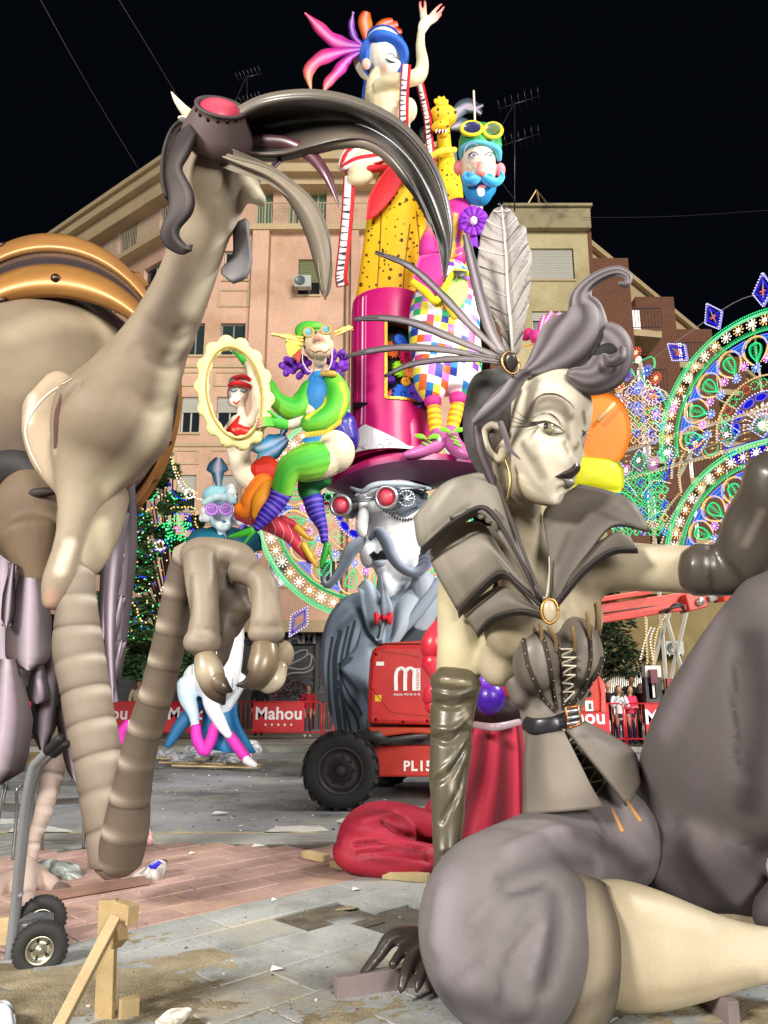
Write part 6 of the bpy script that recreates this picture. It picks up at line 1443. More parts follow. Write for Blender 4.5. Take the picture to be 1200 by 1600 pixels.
# rosette
def rosette(par,x,y,D,r,n,c1,c2,name='rosette'):
    o0=None
    for k in range(n):
        a=2*pi*k/n;b=2*pi/n*.52;g=Geo()
        g.plate([(x+r*.15*cos(a),y+r*.15*sin(a)),(x+r*cos(a-b),y+r*sin(a-b)),(x+r*1.06*cos(a),y+r*1.06*sin(a)),(x+r*cos(a+b),y+r*sin(a+b))],D,.03,.05,c1 if k%2 else c2,sub=2);mk('rosette_petal',g,FIG,par)
    g=Geo();g.ell(x,y,D-.12,r*.26,r*.3,.6,0,'#e9e6f2');mk('rosette_button',g,GLOSS,par)
rosette(bm_,740,345,D2-.55,22,12,'#8a2ac0','#7420a8')
g=Geo();g.plate([(734,365),(746,366),(748,388),(741,384),(736,389)],D2-.5,.03,.02,'#7a22b0',sub=1);mk('rosette_tail',g,FIG,bm_)
# check trousers : coloured squares
def check_mat():
    m=bpy.data.materials.new('check_cloth');m.use_nodes=True;L=m.node_tree.links;p=m.node_tree.nodes['Principled BSDF'];at=N_(m,'ShaderNodeAttribute',attribute_name='Col')
    m2=N_(m,'ShaderNodeVectorMath',operation='SCALE');m2.inputs['Scale'].default_value=1.;L.new(at.outputs['Vector'],m2.inputs[0]);fl=N_(m,'ShaderNodeVectorMath',operation='FLOOR')
    rt=N_(m,'ShaderNodeVectorRotate');rt.inputs['Angle'].default_value=.12;L.new(m2.outputs[0],rt.inputs['Vector']);L.new(rt.outputs[0],fl.inputs[0]);wn=N_(m,'ShaderNodeTexWhiteNoise');L.new(fl.outputs[0],wn.inputs['Vector']);r=N_(m,'ShaderNodeValToRGB');r.color_ramp.interpolation='CONSTANT'
    cs=['#f2eef0','#2a3aa0','#f2eef0','#d84a8a','#f0e04a','#7a3ab0','#f2eef0','#2aa86a','#e86a2a','#2a8ad0','#c87ae0','#f2eef0']
    while len(r.color_ramp.elements)<len(cs):r.color_ramp.elements.new(.5)
    for i,c in enumerate(cs):r.color_ramp.elements[i].position=i/len(cs);r.color_ramp.elements[i].color=(*lin(c),1)
    L.new(wn.outputs['Value'],r.inputs[0]);L.new(r.outputs[0],p.inputs['Base Color']);p.inputs['Roughness'].default_value=.5;return m
CHK=check_mat()
def checkcol(g): # write cloth coordinates into the attribute: 11 cells per metre
    for i,v in enumerate(g.v):g.c[i]=(v.x*8.2+100,v.z*8.2+50,0.5)
g=Geo();g.tube([(700,425,D2,34),(696,470,D2-.05,52),(694,520,D2-.05,56),(698,560,D2,55),(700,590,D2,50)],k=.75,col='#fff',seg=28);g.tube([(680,560,D2-.1,34),(675,595,D2-.15,30),(676,622,D2-.15,17)],col='#fff',seg=20);g.tube([(722,560,D2+.1,32),(722,590,D2+.05,28),(716,615,D2,15)],col='#fff',seg=20)
tr=mk('check_trousers',g,CHK,bm_,remesh=.035,sm=5)
a=tr.data.color_attributes['Col'];buf=[]
for v in tr.data.vertices:buf.extend(((v.co.x)*7.2+100,(v.co.z)*7.2+50+v.co.x,.5,1))
a.data.foreach_set('color',buf)
# sash, belt, flaps
g=Geo();g.plate([(655,400),(690,392),(700,420),(684,462),(646,445)],D2-.55,.05,.06,'#c22a86',sub=2);fl_=mk('coat_flap',g,FIG,bm_)
g=Geo();g.tube([(644,440,D2-.62,5),(664,455,D2-.68,6),(682,470,D2-.7,6),(700,440,D2-.72,5),(712,425,D2-.7,5),(735,428,D2-.6,5)],col='#e6d21c',k=.5);g.tube([(688,452,D2-.7,5),(700,475,D2-.75,6),(712,495,D2-.78,7)],col='#e0c81a',k=.5);mk('yellow_trim',g,FIG,bm_)
g=Geo();g.plate([(706,430),(728,436),(732,458),(716,482),(696,478),(690,458)],D2-.62,.05,.05,'#b8e07a');mk('green_pouch',g,FIG,bm_);g=Geo();g.plate([(708,422),(730,424),(722,436),(712,432)],D2-.75,.04,.03,'#3a3a30',sub=2);mk('buckle',g,FIGG,bm_)
# legs
def sockcol(t,a):return mix('#f0d21e','#f0901e',1 if(t*5)%1>.5 else 0)
for(x0,y0,x1,y1,D)in((677,632,681,678,D2-.2),(716,628,706,672,D2-.05)):
    g=Geo();g.tube([(x0,y0,D,10),((x0+x1)/2,(y0+y1)/2,D,11),(x1,y1,D,9)],col=sockcol,sub=14,seg=18);mk('striped_sock',g,FIG,bm_);g=Geo();g.tube([(x0-1,y0-8,D,14),(x0,y0,D,13)],col='#c8308a',k=1);mk('trouser_cuff',g,FIG,bm_)
def shoe(pts,tipw,D):
    g=Geo();g.tube(pts,col='#b05a90',k=.9);return g
g=Geo();g.tube([(684,676,D2-.2,12),(682,692,D2-.3,15),(664,702,D2-.45,11),(646,708,D2-.55,8),(632,711,D2-.6,5)],col='#b45a98');s1=mk('shoe',g,FIGG,bm_,remesh=.022,sm=2);g=Geo();g.tube([(704,672,D2-.1,11),(706,690,D2-.25,14),(718,704,D2-.45,13),(732,711,D2-.55,9)],col='#b45a98');s2=mk('shoe',g,FIGG,bm_,remesh=.022,sm=2)
for s_,P,c in((s1,((662,694),(668,690),(674,684)),(684,682)),(s2,((716,696),(712,690),(708,683)),(712,676))):
    ss=Surf(s_);g=Geo()
    for x,y in P:line(ss,[(x-6,y-3),(x+6,y+3)],2.2,'#7ad02a',.03,g=g,raised=.01)
    mk('lace',g,FIG,s_)
for x,y,D in((668,686,D2-.6),(706,676,D2-.55)):
    for s_ in(-1,1):g=Geo();g.plate([(x,y),(x+s_*8,y-8),(x+s_*20,y-7),(x+s_*14,y-1)],D,.03,.03,'#7ad22a');mk('lace_bow',g,FIG,bm_)
g=Geo();g.ell(685,686,D2-.52,4.5,4.5,.3,0,'#f2f0f2');mk('shoe_badge',g,FIG,s1)
# pink ornament behind the grey feather
orn=root('pink_bird_ornament','small pink winged ornament poking out right of the tall grey feather','sculpture',W(840,545,13));g=Geo();g.ell(838,528,13,10,13,.9,20,'#d02a80');g.tube([(828,520,13.1,9),(820,525,13.2,8),(816,520,13.2,4)],col='#c8246f');mk('body',g,FIG,orn,remesh=.02,sm=2)
for k,(x,y)in enumerate(((850,492),(862,486),(876,488),(885,500),(870,505))):plume(orn,[(842,522),((842+x)/2,(522+y)/2-1),(x,y)],lf(5),['#c8246f','#e04a9a','#f07ab8'],12.9+k*.03,'wing_feather')
g=Geo()
for x,y in((822,540),(834,545)):g.tube([(838,536,13,1.2),(x,y,13,1.2),(x-4,y-2,13,.8)],col='#d89a2a',seg=6);
mk('claws',g,FIG,orn)
# coloured discs behind the statue face
for(cx,cy,rx,ry,c,lb_,nm,st_)in((942,672,44,60,'#e8781a','large orange disc behind the woman statue nose','orange_disc',0),(936,640,24,32,'#c81a22','red disc peeking out above the orange disc','red_disc',0)):
    g=Geo();n=24;D=10.2 if c!='#c81a22' else 10.5;g.plate([(cx+rx*cos(2*pi*k/n),cy+ry*sin(2*pi*k/n))for k in range(n)],D,.12,.02,c,sub=1);o=mk(nm,g,FIG,None);tagit(o,lb_,'disc');o['group']='coloured discs';del o['group']
g=Geo();g.plate([(885,712),(930,714),(968,722),(975,745),(968,770),(920,762),(885,758)],9.9,.3,.1,'#dfe01a',sub=2);o=mk('yellow_block',g,FIG,None);tagit(o,'bright yellow block with rounded corner under the orange disc','block')
g=Geo();g.rod(W(934,658,10),W(960,630,10),.03,'#c9a878',6);o=mk('wooden_rod',g,WOODM,None);tagit(o,'thin wooden rod leaning across the gap between the red and orange discs','rod')
# ================================================================== OLD WOMAN on the brim holding a mirror frame
D3=13.6
ow=root('old_woman_figure','old woman figure in green jacket and tights with purple curls seated on the hat brim','sculpture',W(530,740,D3))
g=Geo();g.ell(498,540,D3,24,24,.95,0,'#dcc2a8');g.ell(499,548,D3-.3,17,13,.9,0,'#dfc6ac');g.tube([(499,520,D3-.4,4),(498,528,D3-.55,7)],col='#e9a890');g.ell(500,562,D3-.1,11,12,.9,0,'#d8bea4')
g.tube([(500,565,D3,8),(494,590,D3+.05,7),(490,615,D3,10),(488,645,D3,15)],col='#d9c7b0',k=.8);g.tube([(478,656,D3-.3,8),(452,664,D3-.4,8),(436,662,D3-.4,6)],col='#d8cbb8')
g.ell(522,706,D3-.05,33,34,.9,0,'#e4d8b8');g.tube([(530,690,D3,26),(505,720,D3-.1,28),(480,730,D3-.2,24)],col='#e4d8b8')
owb=mk('body',g,FIG,ow,remesh=.025,sm=3);sf=Surf(owb)
airbrush(owb,[([(498,528)],6,'#e88a78',.7),([(488,545),(510,545)],6,'#b99a84',.5)]);g=Geo();line(sf,[(484,546),(492,550),(500,548),(508,550),(515,545)],1.3,'#6a4a40',.015,g=g)
for k in range(5):line(sf,[(490+k*5,551),(490+k*5,557)],.7,'#9a7a68',.015,g=g)
mk('mouth_wrinkle',g,FIG,owb)
g=Geo();g.ell(488,520,D3+.05,28,18,1,-8,'#4cae3a');g.tube([(468,524,D3-.1,5),(490,510,D3-.4,5),(514,512,D3-.3,4)],col='#6cc84a');mk('cap',g,FIG,ow,remesh=.025,sm=2)
rnglens(ow,482,519,D3-.55,7.5,7,1.8,'#b89a4a','#7ab8c8');rnglens(ow,509,515,D3-.55,7.5,7,1.8,'#b89a4a','#7ab8c8')
for(x0,y0,x1,y1,w_)in((474,528,424,523,3.5),(474,533,438,526,4),(474,540,446,532,4),(522,520,548,510,3.5),(522,526,552,512,3)):plume(ow,[(x0,y0),((x0+x1)/2,(y0+y1)/2-1),(x1,y1)],lf(w_),['#e8c83a','#f0dc6a'],D3-.2,'wing_feather')
g=Geo();g.plate([(446,530),(470,530),(470,550),(462,560),(450,552)],D3-.1,.08,.05,'#d8dc5a');g.plate([(456,556),(470,545),(468,566),(460,560)],D3-.15,.06,.04,'#c0503a');mk('ear_wing',g,FIG,ow)
r=random.Random(2);g=Geo()
for cx,cy,rx,ry,n in((462,572,22,18,34),(528,566,15,22,30)):
    for k in range(n):a=r.uniform(0,6.28);q=sqrt(r.random());g.ell(cx+rx*q*cos(a),cy+ry*q*sin(a),D3+.15+r.uniform(-.25,.1),5.5,5.5,1,0,mix('#5a1a9a','#7a35c0',r.random()),10,8)
mk('purple_curls',g,FIG,ow,remesh=.02,sm=0)
g=Geo()
for s_,x in((-1,474),(1,517)):g.tube([(x,545,D3-.25,1),(x+s_*1,565,D3-.3,1),(x+8,580,D3-.35,1),(x+14,578,D3-.3,1)]if s_<0 else[(519,545,D3-.25,1),(518,565,D3-.3,1),(512,578,D3-.35,1),(508,576,D3-.3,1)],col='#cfc6b8',seg=6)
mk('spectacle_chain',g,FIG,ow)
GJ=lambda t,a:mix('#2f9a2a','#7ac83a',.5+.5*sin(a*2))
g=Geo();g.tube([(486,602,D3+.05,14),(478,625,D3+.1,20),(462,640,D3,19),(440,632,D3-.1,16),(428,618,D3-.15,12),(422,600,D3-.15,9)],col=GJ);mk('jacket_sleeve',g,FIG,ow,remesh=.025,sm=2)
g=Geo();g.tube([(518,590,D3-.05,14),(528,615,D3-.1,19),(520,642,D3-.25,20),(498,658,D3-.4,17),(478,662,D3-.45,14)],col=GJ);slv=mk('jacket_sleeve',g,FIG,ow,remesh=.025,sm=2)
airbrush(slv,[([(504,600),(506,630),(480,652)],6,'#e8d83a',.95),([(534,600),(540,630),(520,668),(482,680)],6,'#e8d83a',.95)])
g=Geo();g.tube([(500,590,D3+.05,18),(500,620,D3+.05,27),(504,650,D3+.1,24),(512,670,D3+.1,24)],k=.8,col='#2a78b8');tor=mk('blue_bodice',g,FIG,ow,remesh=.025,sm=2)
g=Geo()
for k in range(26):g.tube([(478+k*2.2,676-k*.3-max(0,k-14)*1.2,D3-.68,1),(477+k*2.2,684-k*.3-max(0,k-14)*1.2,D3-.68,.8)],col='#e6cf3a',seg=5,sub=2)
mk('yellow_fringe',g,FIG,ow,kind='stuff')
g=Geo();g.tube([(503,584,D3-.2,4),(520,584,D3-.3,5),(525,586,D3-.2,3)],col='#c9a04a');mk('epaulette',g,FIGG,ow)
g=Geo();g.tube([(520,660,D3+.1,24),(532,675,D3+.1,28),(540,695,D3+.1,24)],col='#241a84');g.ell(535,668,D3+.05,22,26,.9,-20,'#2a1e90');mk('navy_shorts',g,FIGG,ow,remesh=.025,sm=2)
g=Geo();g.plate([(470,690),(490,670),(508,676),(500,700),(478,712),(462,722)],D3-.2,.1,.06,'#1f7ab8');g.plate([(462,700),(476,690),(470,712),(458,724)],D3-.3,.05,.04,'#e0c83a');mk('blue_coat_tail',g,FIG,ow)
g=Geo();g.tube([(500,718,D3-.1,31),(478,724,D3-.3,30),(456,732,D3-.4,24),(446,748,D3-.4,19),(440,770,D3-.3,17)],col=lambda t,a:mix('#3fae34','#9ade4a',.5+.5*sin(a*2+1)));mk('green_stocking',g,FIG,ow,remesh=.025,sm=3)
g=Geo();g.tube([(500,740,D3+.1,24),(482,760,D3+.2,18),(488,780,D3+.2,15)],col='#1c6a34');mk('green_stocking',g,FIG,ow,remesh=.025,sm=2)
sk_=lambda t,a:mix('#2a1e9a','#7a5ad0',1 if(t*9)%1>.7 else 0)
g=Geo();g.tube([(440,768,D3-.3,17.5),(432,785,D3-.3,15),(416,805,D3-.3,13),(400,826,D3-.3,6)],col=sk_,sub=12,seg=20);mk('striped_sock',g,FIG,ow)
g=Geo();g.tube([(488,778,D3+.2,16),(494,800,D3+.2,14),(504,825,D3+.2,8),(507,846,D3+.2,6)],col=sk_,sub=12,seg=20);mk('striped_sock',g,FIG,ow)
def heel(par,ax,ay,tx,ty,hx,hy,D,c):
    g=Geo();g.tube([(ax,ay,D,6),((ax+tx)/2,(ay+ty)/2+1,D,5.5),(tx,ty,D,3)],col=c,k=.8);g.tube([(ax,ay+2,D,4),((ax+hx)/2,(ay+hy)/2,D,2.4),(hx,hy,D,1.2)],col=c);g.tube([(tx,ty,D,3),(tx-(ax-tx)*.18,ty+(ty-ay)*.1,D,1.2)],col=c);return mk('high_heel',g,FIGG,par)
heel(ow,396,828,362,838,380,852,D3-.3,'#3cae2c');heel(ow,512,850,502,884,519,876,D3+.2,'#2c9a2c')
# gloved hand on the frame with fingers
g=Geo();g.tube([(448,664,D3-.45,8),(432,660,D3-.5,9),(424,658,D3-.5,8)],col='#4cb83a',k=.6)
for k in range(4):g.tube([(426,654+k*3.5,D3-.52,3.2),(414,653+k*3.8,D3-.6,2.6),(403,655+k*4.2,D3-.6,2)],col=['#4cb83a','#6cc84a','#e88a9a'],seg=8,sub=3)
g.tube([(432,652,D3-.55,3),(424,645,D3-.6,2.5),(418,642,D3-.6,2)],col='#4cb83a',seg=8,sub=3);mk('gloved_hand',g,FIG,ow)
# mirror frame
fr_=root('mirror_frame','empty oval frame with scalloped pale yellow edge held up by the old woman figure','frame',W(366,615,D3-.6));g=Geo();DF=D3-.45
P=[];n=14
a_t=radians(-9)
def ov(rx,ry,t):x,y=rx*cos(t),ry*sin(t);return(366+x*cos(a_t)-y*sin(a_t),614+x*sin(a_t)+y*cos(a_t))
g.tube([(*ov(48,77,2*pi*k/28),DF,9)for k in range(29)],col='#e9e09a',seg=14,k=.6,sub=3)
for k in range(n):x,y=ov(50,79,2*pi*(k+.5)/n);g.ell(x,y,DF,13,13,.5,0,'#efe6a2')
ob=mk('scalloped_frame',g,FIG,fr_,remesh=.025,sm=3);g=Geo();g.tube([(*ov(43,72,2*pi*k/28),DF-.12,1.6)for k in range(29)],col='#a98a3a',seg=8,sub=3);mk('gold_inner_edge',g,FIGG,ob)
sf=Surf(ob);g=Geo()
for cx,cy in((372,700),(396,696),(412,680),(420,664),(350,696)):
    line(sf,[(cx+(6-j*.8)*cos(j*.9),cy+(6-j*.8)*sin(j*.9))for j in range(7)],1.1,'#b88a2a',.01,g=g)
mk('scroll_lines',g,FIG,ob)
# ================================================================== RED DRESSED DANCER seen through the frame
D4=14.0
dn=root('dancer_figure','dancer figure in red top and orange breeches seen through the oval frame','sculpture',W(400,760,D4))
g=Geo();g.ell(372,614,D4,17,21,.95,-8,'#ecdfd0');g.ell(366,628,D4-.15,10,9,.9,0,'#efe2d2');g.tube([(374,630,D4,8),(378,648,D4,8),(378,662,D4,16)],col='#ecdfc8')
g.tube([(376,660,D4,20),(374,690,D4,22),(374,715,D4,17),(382,738,D4,19),(400,750,D4,24)],col='#efe3ca',k=.8);g.tube([(392,662,D4-.1,10),(402,640,D4-.15,9),(400,608,D4-.1,8),(396,596,D4,7)],col='#ecdfc8');g.tube([(396,600,D4,7),(390,580,D4,6),(384,562,D4,6)],col='#ecdfc8');g.tube([(366,660,D4,8),(352,676,D4,7)],col='#ecdfc8')
dbo=mk('body',g,FIG,dn,remesh=.024,sm=3);airbrush(dbo,[([(366,610)],6,'#5ab0d8',.8),([(379,610)],5,'#5ab0d8',.8),([(380,622)],5,'#f0a090',.6)]);sf=Surf(dbo);g=Geo();line(sf,[(360,609),(366,612),(371,609)],1.3,'#2a4a6a',.015,g=g);line(sf,[(375,610),(381,613),(386,609)],1.3,'#2a4a6a',.015,g=g);line(sf,[(364,627),(369,630),(374,626)],2,'#d02a3a',.015,g=g);mk('face_lines',g,FIG,dbo)
g=Geo();g.tube([(384,566,D4,7),(374,553,D4,6),(366,546,D4,5)],col='#3cae3a')
for k in range(4):g.tube([(368,549,D4,3),(361-k*.6,545-k*2+3,D4,2.2),(356+k*.8,542-k*1.6+3,D4,1.8)],col=['#3cae3a','#e88aa0'],seg=8,sub=3)
mk('green_glove',g,FIG,dn)
g=Geo();g.ell(377,600,D4+.05,20,13,1,-8,'#ead8d8');g.tube([(358,602,D4-.25,3),(372,598,D4-.35,4),(390,604,D4-.2,4)],col='#c81e28');g.tube([(366,590,D4-.2,3),(382,588,D4-.2,3),(396,598,D4,3)],col='#c81e28');mk('red_cap',g,FIG,dn)
g=Geo();g.ell(370,674,D4-.28,15,12,.8,10,'#c8221e');g.ell(384,676,D4-.25,11,10,.8,0,'#c8221e');g.tube([(352,680,D4-.2,4),(362,670,D4-.3,6),(374,650,D4-.2,2)],col='#c8221e');mk('red_top',g,FIGG,dn,remesh=.02,sm=2)
g=Geo();g.tube([(404,742,D4,24),(420,740,D4,24),(426,752,D4,22)],col='#cc2a1c');g.tube([(410,720,D4-.1,8),(424,722,D4-.1,8),(430,740,D4-.1,8)],col='#d03a1c');mk('red_shorts',g,FIG,dn,remesh=.025,sm=2)
g=Geo();g.tube([(416,752,D4-.1,20),(400,778,D4-.15,21),(388,796,D4-.1,18),(372,795,D4-.1,11)],col='#ea7a1e');g.tube([(422,760,D4-.3,13),(408,785,D4-.4,15),(398,808,D4-.4,6)],col='#f09a2a');mk('orange_breeches',g,FIG,dn,remesh=.025,sm=2)
g=Geo();g.tube([(374,800,D4,14),(400,810,D4,15),(428,820,D4,15),(452,836,D4,12),(470,858,D4,9),(486,878,D4,5)],col='#cf3a50');leg=mk('pink_tights',g,FIG,dn,remesh=.025,sm=3);sf=Surf(leg);g=Geo()
for k in range(7):x=384+k*13;line(sf,[(x,800+k*4),(x+8,812+k*5),(x+4,826+k*5)],1.1,'#f0b0a0',.01,g=g)
mk('tights_lines',g,FIG,leg)
heel(dn,474,850,494,884,490,866,D4-.1,'#e8b82a');heel(dn,462,822,484,842,484,830,D4+.1,'#e8b82a');g=Geo();g.tube([(440,812,D4+.1,8),(456,818,D4+.1,6),(466,826,D4+.1,4)],col='#cf3a50');mk('second_foot',g,FIG,dn)
for pts,w_ in(([(448,682),(430,690),(412,698),(384,700)],14),([(450,686),(432,702),(414,712),(400,722)],12),([(440,680),(446,665),(440,655),(430,650)],9)):plume(dn,pts,lf(w_),['#1a6a9a','#2a8ab8','#7ac0c8'],D4+.1,'blue_fin')
# ================================================================== WHITE LADY WITH PINK SOCKS
D5=15.5
wl_=root('masked_lady_figure','white lady figure with teal cape purple glasses and pink leg warmers behind the bird talons','sculpture',W(330,1180,D5))
wc_=lambda t,a:mix('#f4f6fa','#b8d8ea',.5+.5*sin(a))
g=Geo();g.ell(347,805,D5,22,24,.95,0,'#cfe6f2');g.ell(349,820,D5-.15,13,11,.9,0,'#dceef6');g.tube([(347,825,D5,7),(346,850,D5,8),(346,870,D5,20)],col='#dceaf4')
g.tube([(350,1000,D5,32),(340,1050,D5,36),(335,1075,D5,34)],col='#f2f5fa');g.tube([(345,860,D5,24),(352,930,D5,26),(352,1000,D5,30)],col='#eef2f8')
g.tube([(292,1066,D5-.1,16),(293,1090,D5-.1,14),(302,1115,D5-.1,9),(306,1140,D5-.1,6)],col='#cfe4f2');g.tube([(345,1060,D5-.1,26),(330,1095,D5-.2,14),(345,1130,D5-.2,10),(358,1150,D5-.25,6)],col='#f2f5fa');g.tube([(370,1060,D5+.2,18),(360,1090,D5+.2,12),(340,1130,D5+.2,7)],col='#e6edf4');g.tube([(300,1060,D5,20),(330,1050,D5,24)],col='#f2f5fa')
mk('body',g,FIG,wl_,remesh=.03,sm=4)
for pts in([(306,1136),(308,1155),(318,1175)],[(336,1132),(330,1155),(320,1176)],[(358,1148),(370,1165),(386,1186)]):
    D=D5-.15;g=Geo();g.tube([(pts[0][0],pts[0][1],D,8),(pts[1][0],pts[1][1],D,9),(pts[2][0],pts[2][1],D,8)],col='#e03ab8',sub=8,bump=lambda t,a:1+.05*sin(t*50));mk('leg_warmer',g,FIG,wl_)
g=Geo();g.tube([(384,1186,D5-.2,7),(392,1192,D5-.2,6),(400,1196,D5-.2,4)],col='#e8e8ee');mk('shoe',g,FIG,wl_)
g=Geo();g.sheet([[(350,835,D5-.1),(346,845,D5-.2),(330,860,D5-.1)],[(320,825,D5+.2),(305,840,D5),(292,865,D5)],[(300,830,D5+.5),(282,860,D5+.5),(276,890,D5+.5)]],.1,'#1a6a86',5);g.sheet([[(360,840,D5),(380,850,D5-.1),(390,862,D5)],[(385,820,D5+.2),(405,835,D5+.1),(410,860,D5+.2)]],.1,'#186078',5);g.tube([(300,860,D5+.5,20),(345,850,D5+.5,30),(395,850,D5+.5,16)],col='#186078');mk('teal_cape',g,FIG,wl_)
g=Geo();g.sheet([[(322,1050,D5+.3),(318,1100,D5+.3),(312,1165,D5+.2)],[(350,1040,D5+.3),(350,1110,D5+.1),(350,1175,D5)],[(376,1060,D5+.4),(372,1120,D5+.3),(400,1175,D5+.3)]],.1,lambda u,v:mix('#1d5a90','#3a8ac0',.5+.5*sin(u*14)),6);g.tube([(318,1090,D5+.3,10),(285,1130,D5+.1,11),(262,1165,D5,6)],col='#2a6a9a');mk('blue_skirt',g,FIG,wl_)
g=Geo();g.ell(342,776,D5,26,18,1,-8,'#9ad0dc');g.tube([(320,786,D5-.3,6),(342,776,D5-.45,7),(366,784,D5-.3,6)],col='#c4e6ec',bump=lambda t,a:1+.15*sin(t*30));mk('turban',g,FIG,wl_,remesh=.025,sm=1)
plume(wl_,[(344,775),(341,750),(340,730),(342,715)],lambda t:3+11*max(0,sin(pi*min(1,t*.9)))**1.5*t**.6+8*(t>.55)*(1-t)*2,['#5a90a8','#2a5a74','#1c3c54'],D5-.2,'turban_plume',thick=.1)
for x in(331,353):rnglens(wl_,x,796,D5-.55,9,8,2.5,'#b07ad0','#9a6ac0','glasses_rim')
r=random.Random(6);g=Geo()
for cx,cy in((322,805),(372,808),(358,770)):
    for k in range(10):g.ell(cx+r.uniform(-6,6),cy+r.uniform(-8,8),D5-.1+r.uniform(-.15,.15),7,7,1,0,'#eef6f8',8,6)
mk('white_puffs',g,FIG,wl_,remesh=.03,sm=2);g=Geo();g.ell(350,815,D5-.42,3.5,2.2,.8,0,'#2a5a78');mk('lips',g,FIGG,wl_);g=Geo();g.tube([(340,850,D5-.15,2),(347,853,D5-.3,2.5),(355,849,D5-.15,2)],col='#1f4f86');mk('choker',g,FIG,wl_)
g=Geo()
for k in range(9):g.tube([(300+k*9,1040+k*3,D5-.7,.9),(300+k*9,1054+k*3,D5-.68,.9)],col='#8a98a8',seg=5,sub=1)
mk('belt_marks',g,FIG,wl_)
# pink sock leg of another figure left
p2=root('reclining_leg_figure','lone white leg with pink sock showing between the two bird legs','sculpture',W(198,1150,15));g=Geo();g.tube([(215,1128,15,8),(198,1136,15,9)],col='#eef0f6');mk('leg',g,FIG,p2);g=Geo();g.tube([(202,1132,15,9.5),(190,1146,15,9),(188,1162,15,7)],col='#e03ab8');mk('leg_warmer',g,FIG,p2)
# ================================================================== GREY BIRD STATUE (left foreground)
bird=root('bird_statue','giant taupe bird statue with hooked dark beak, goggles and brass banded drum body','sculpture',(W(150,1300,6.4).x,6.4,0))
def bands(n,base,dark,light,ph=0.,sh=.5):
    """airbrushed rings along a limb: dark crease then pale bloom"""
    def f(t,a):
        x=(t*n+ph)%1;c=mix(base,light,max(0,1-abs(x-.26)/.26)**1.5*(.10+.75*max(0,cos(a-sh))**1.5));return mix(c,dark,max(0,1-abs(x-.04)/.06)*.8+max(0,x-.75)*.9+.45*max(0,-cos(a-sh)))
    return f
TA='#85786a';TD='#54483e';TLt='#cdc3b2'
# drum body
g=Geo();g.ell(52,640,8.3,222,196,.8,-10,lambda t,a:mix('#4c443e','#3c3634',t));shell=mk('drum_shell',g,GLOSS,bird)
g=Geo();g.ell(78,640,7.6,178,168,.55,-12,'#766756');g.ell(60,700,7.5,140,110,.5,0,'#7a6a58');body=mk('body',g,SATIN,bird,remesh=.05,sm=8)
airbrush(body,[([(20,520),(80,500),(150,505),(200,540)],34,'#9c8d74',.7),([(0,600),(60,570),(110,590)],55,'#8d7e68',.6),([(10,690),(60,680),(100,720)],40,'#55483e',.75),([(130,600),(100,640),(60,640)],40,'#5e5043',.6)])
def arcpts(cx,cy,rx,ry,a0,a1,n,D,r,tilt=0):
    o=[]
    for k in range(n+1):
        a=radians(a0+(a1-a0)*k/n);x,y=rx*cos(a),ry*sin(a);tt=radians(tilt);o.append((cx+x*cos(tt)-y*sin(tt),cy+x*sin(tt)+y*cos(tt),D,r))
    return o
BR_=lambda t,a:mix('#b98a4a','#8a5f2c',.5-.5*cos(a*2+.5))
cxr,cyr=102,610
g=Geo()
for q,rr in((0,0),):
    g.sheet([[(cxr-24+(190+dx)*cos(radians(a)),cyr-(176+dy)*sin(radians(a))-(14*sin(radians(a))if 0 else 0),D)for a in range(-75,215,10)]for dx,dy,D in((0,-31,7.1),(-2,-12,7.0),(-1,6,7.02),(4,22,7.2))],.05,lambda u,v:mix('#c08a4c','#8a6030',.35+.65*abs(u-.45)),3)
ring=mk('brass_ring',g,METAL if 0 else paint('brass_paint',.42,.05,.06,.10,8.,metal=.35),bird)
BRM=ring.data.materials[0]
g=Geo();g.sheet([[(cxr-26+(198+dx)*cos(radians(a)),cyr-(208+dy)*sin(radians(a)),D)for a in range(-70,215,10)]for dx,dy,D in((-6,6,7.75),(-2,20,7.7),(2,34,7.85),(0,38,8.1))],.06,lambda u,v:mix('#b7834a','#7a5228',.2+.8*abs(u-.5)),3);ring2=mk('brass_rim',g,BRM,bird)
g=Geo();g.sheet([[(cxr-25+(190+dx)*cos(radians(a)),cyr-(196+dy)*sin(radians(a)),D)for a in range(-70,215,10)]for dx,dy,D in((4,0,7.32),(4,12,7.5),(2,20,7.72))],.05,'#3a3234',3);mk('dark_band',g,GLOSS,bird)
sr=Surf(ring,ring2)
for x,y in((87,435),(163,429),(234,452),(5,470),(83,364),(167,380),(232,428),(3,384),(284,583),(262,690)):
    h=sr.hit(x,y,.0)
    if h:g=Geo();n_=h[1];g.lathe(h[0],n_,[(.045,-.01),(.048,.012),(.038,.03),(.02,.04),(.001,.043)],14,'#4a3a30');mk('rivet',g,METAL,ring)
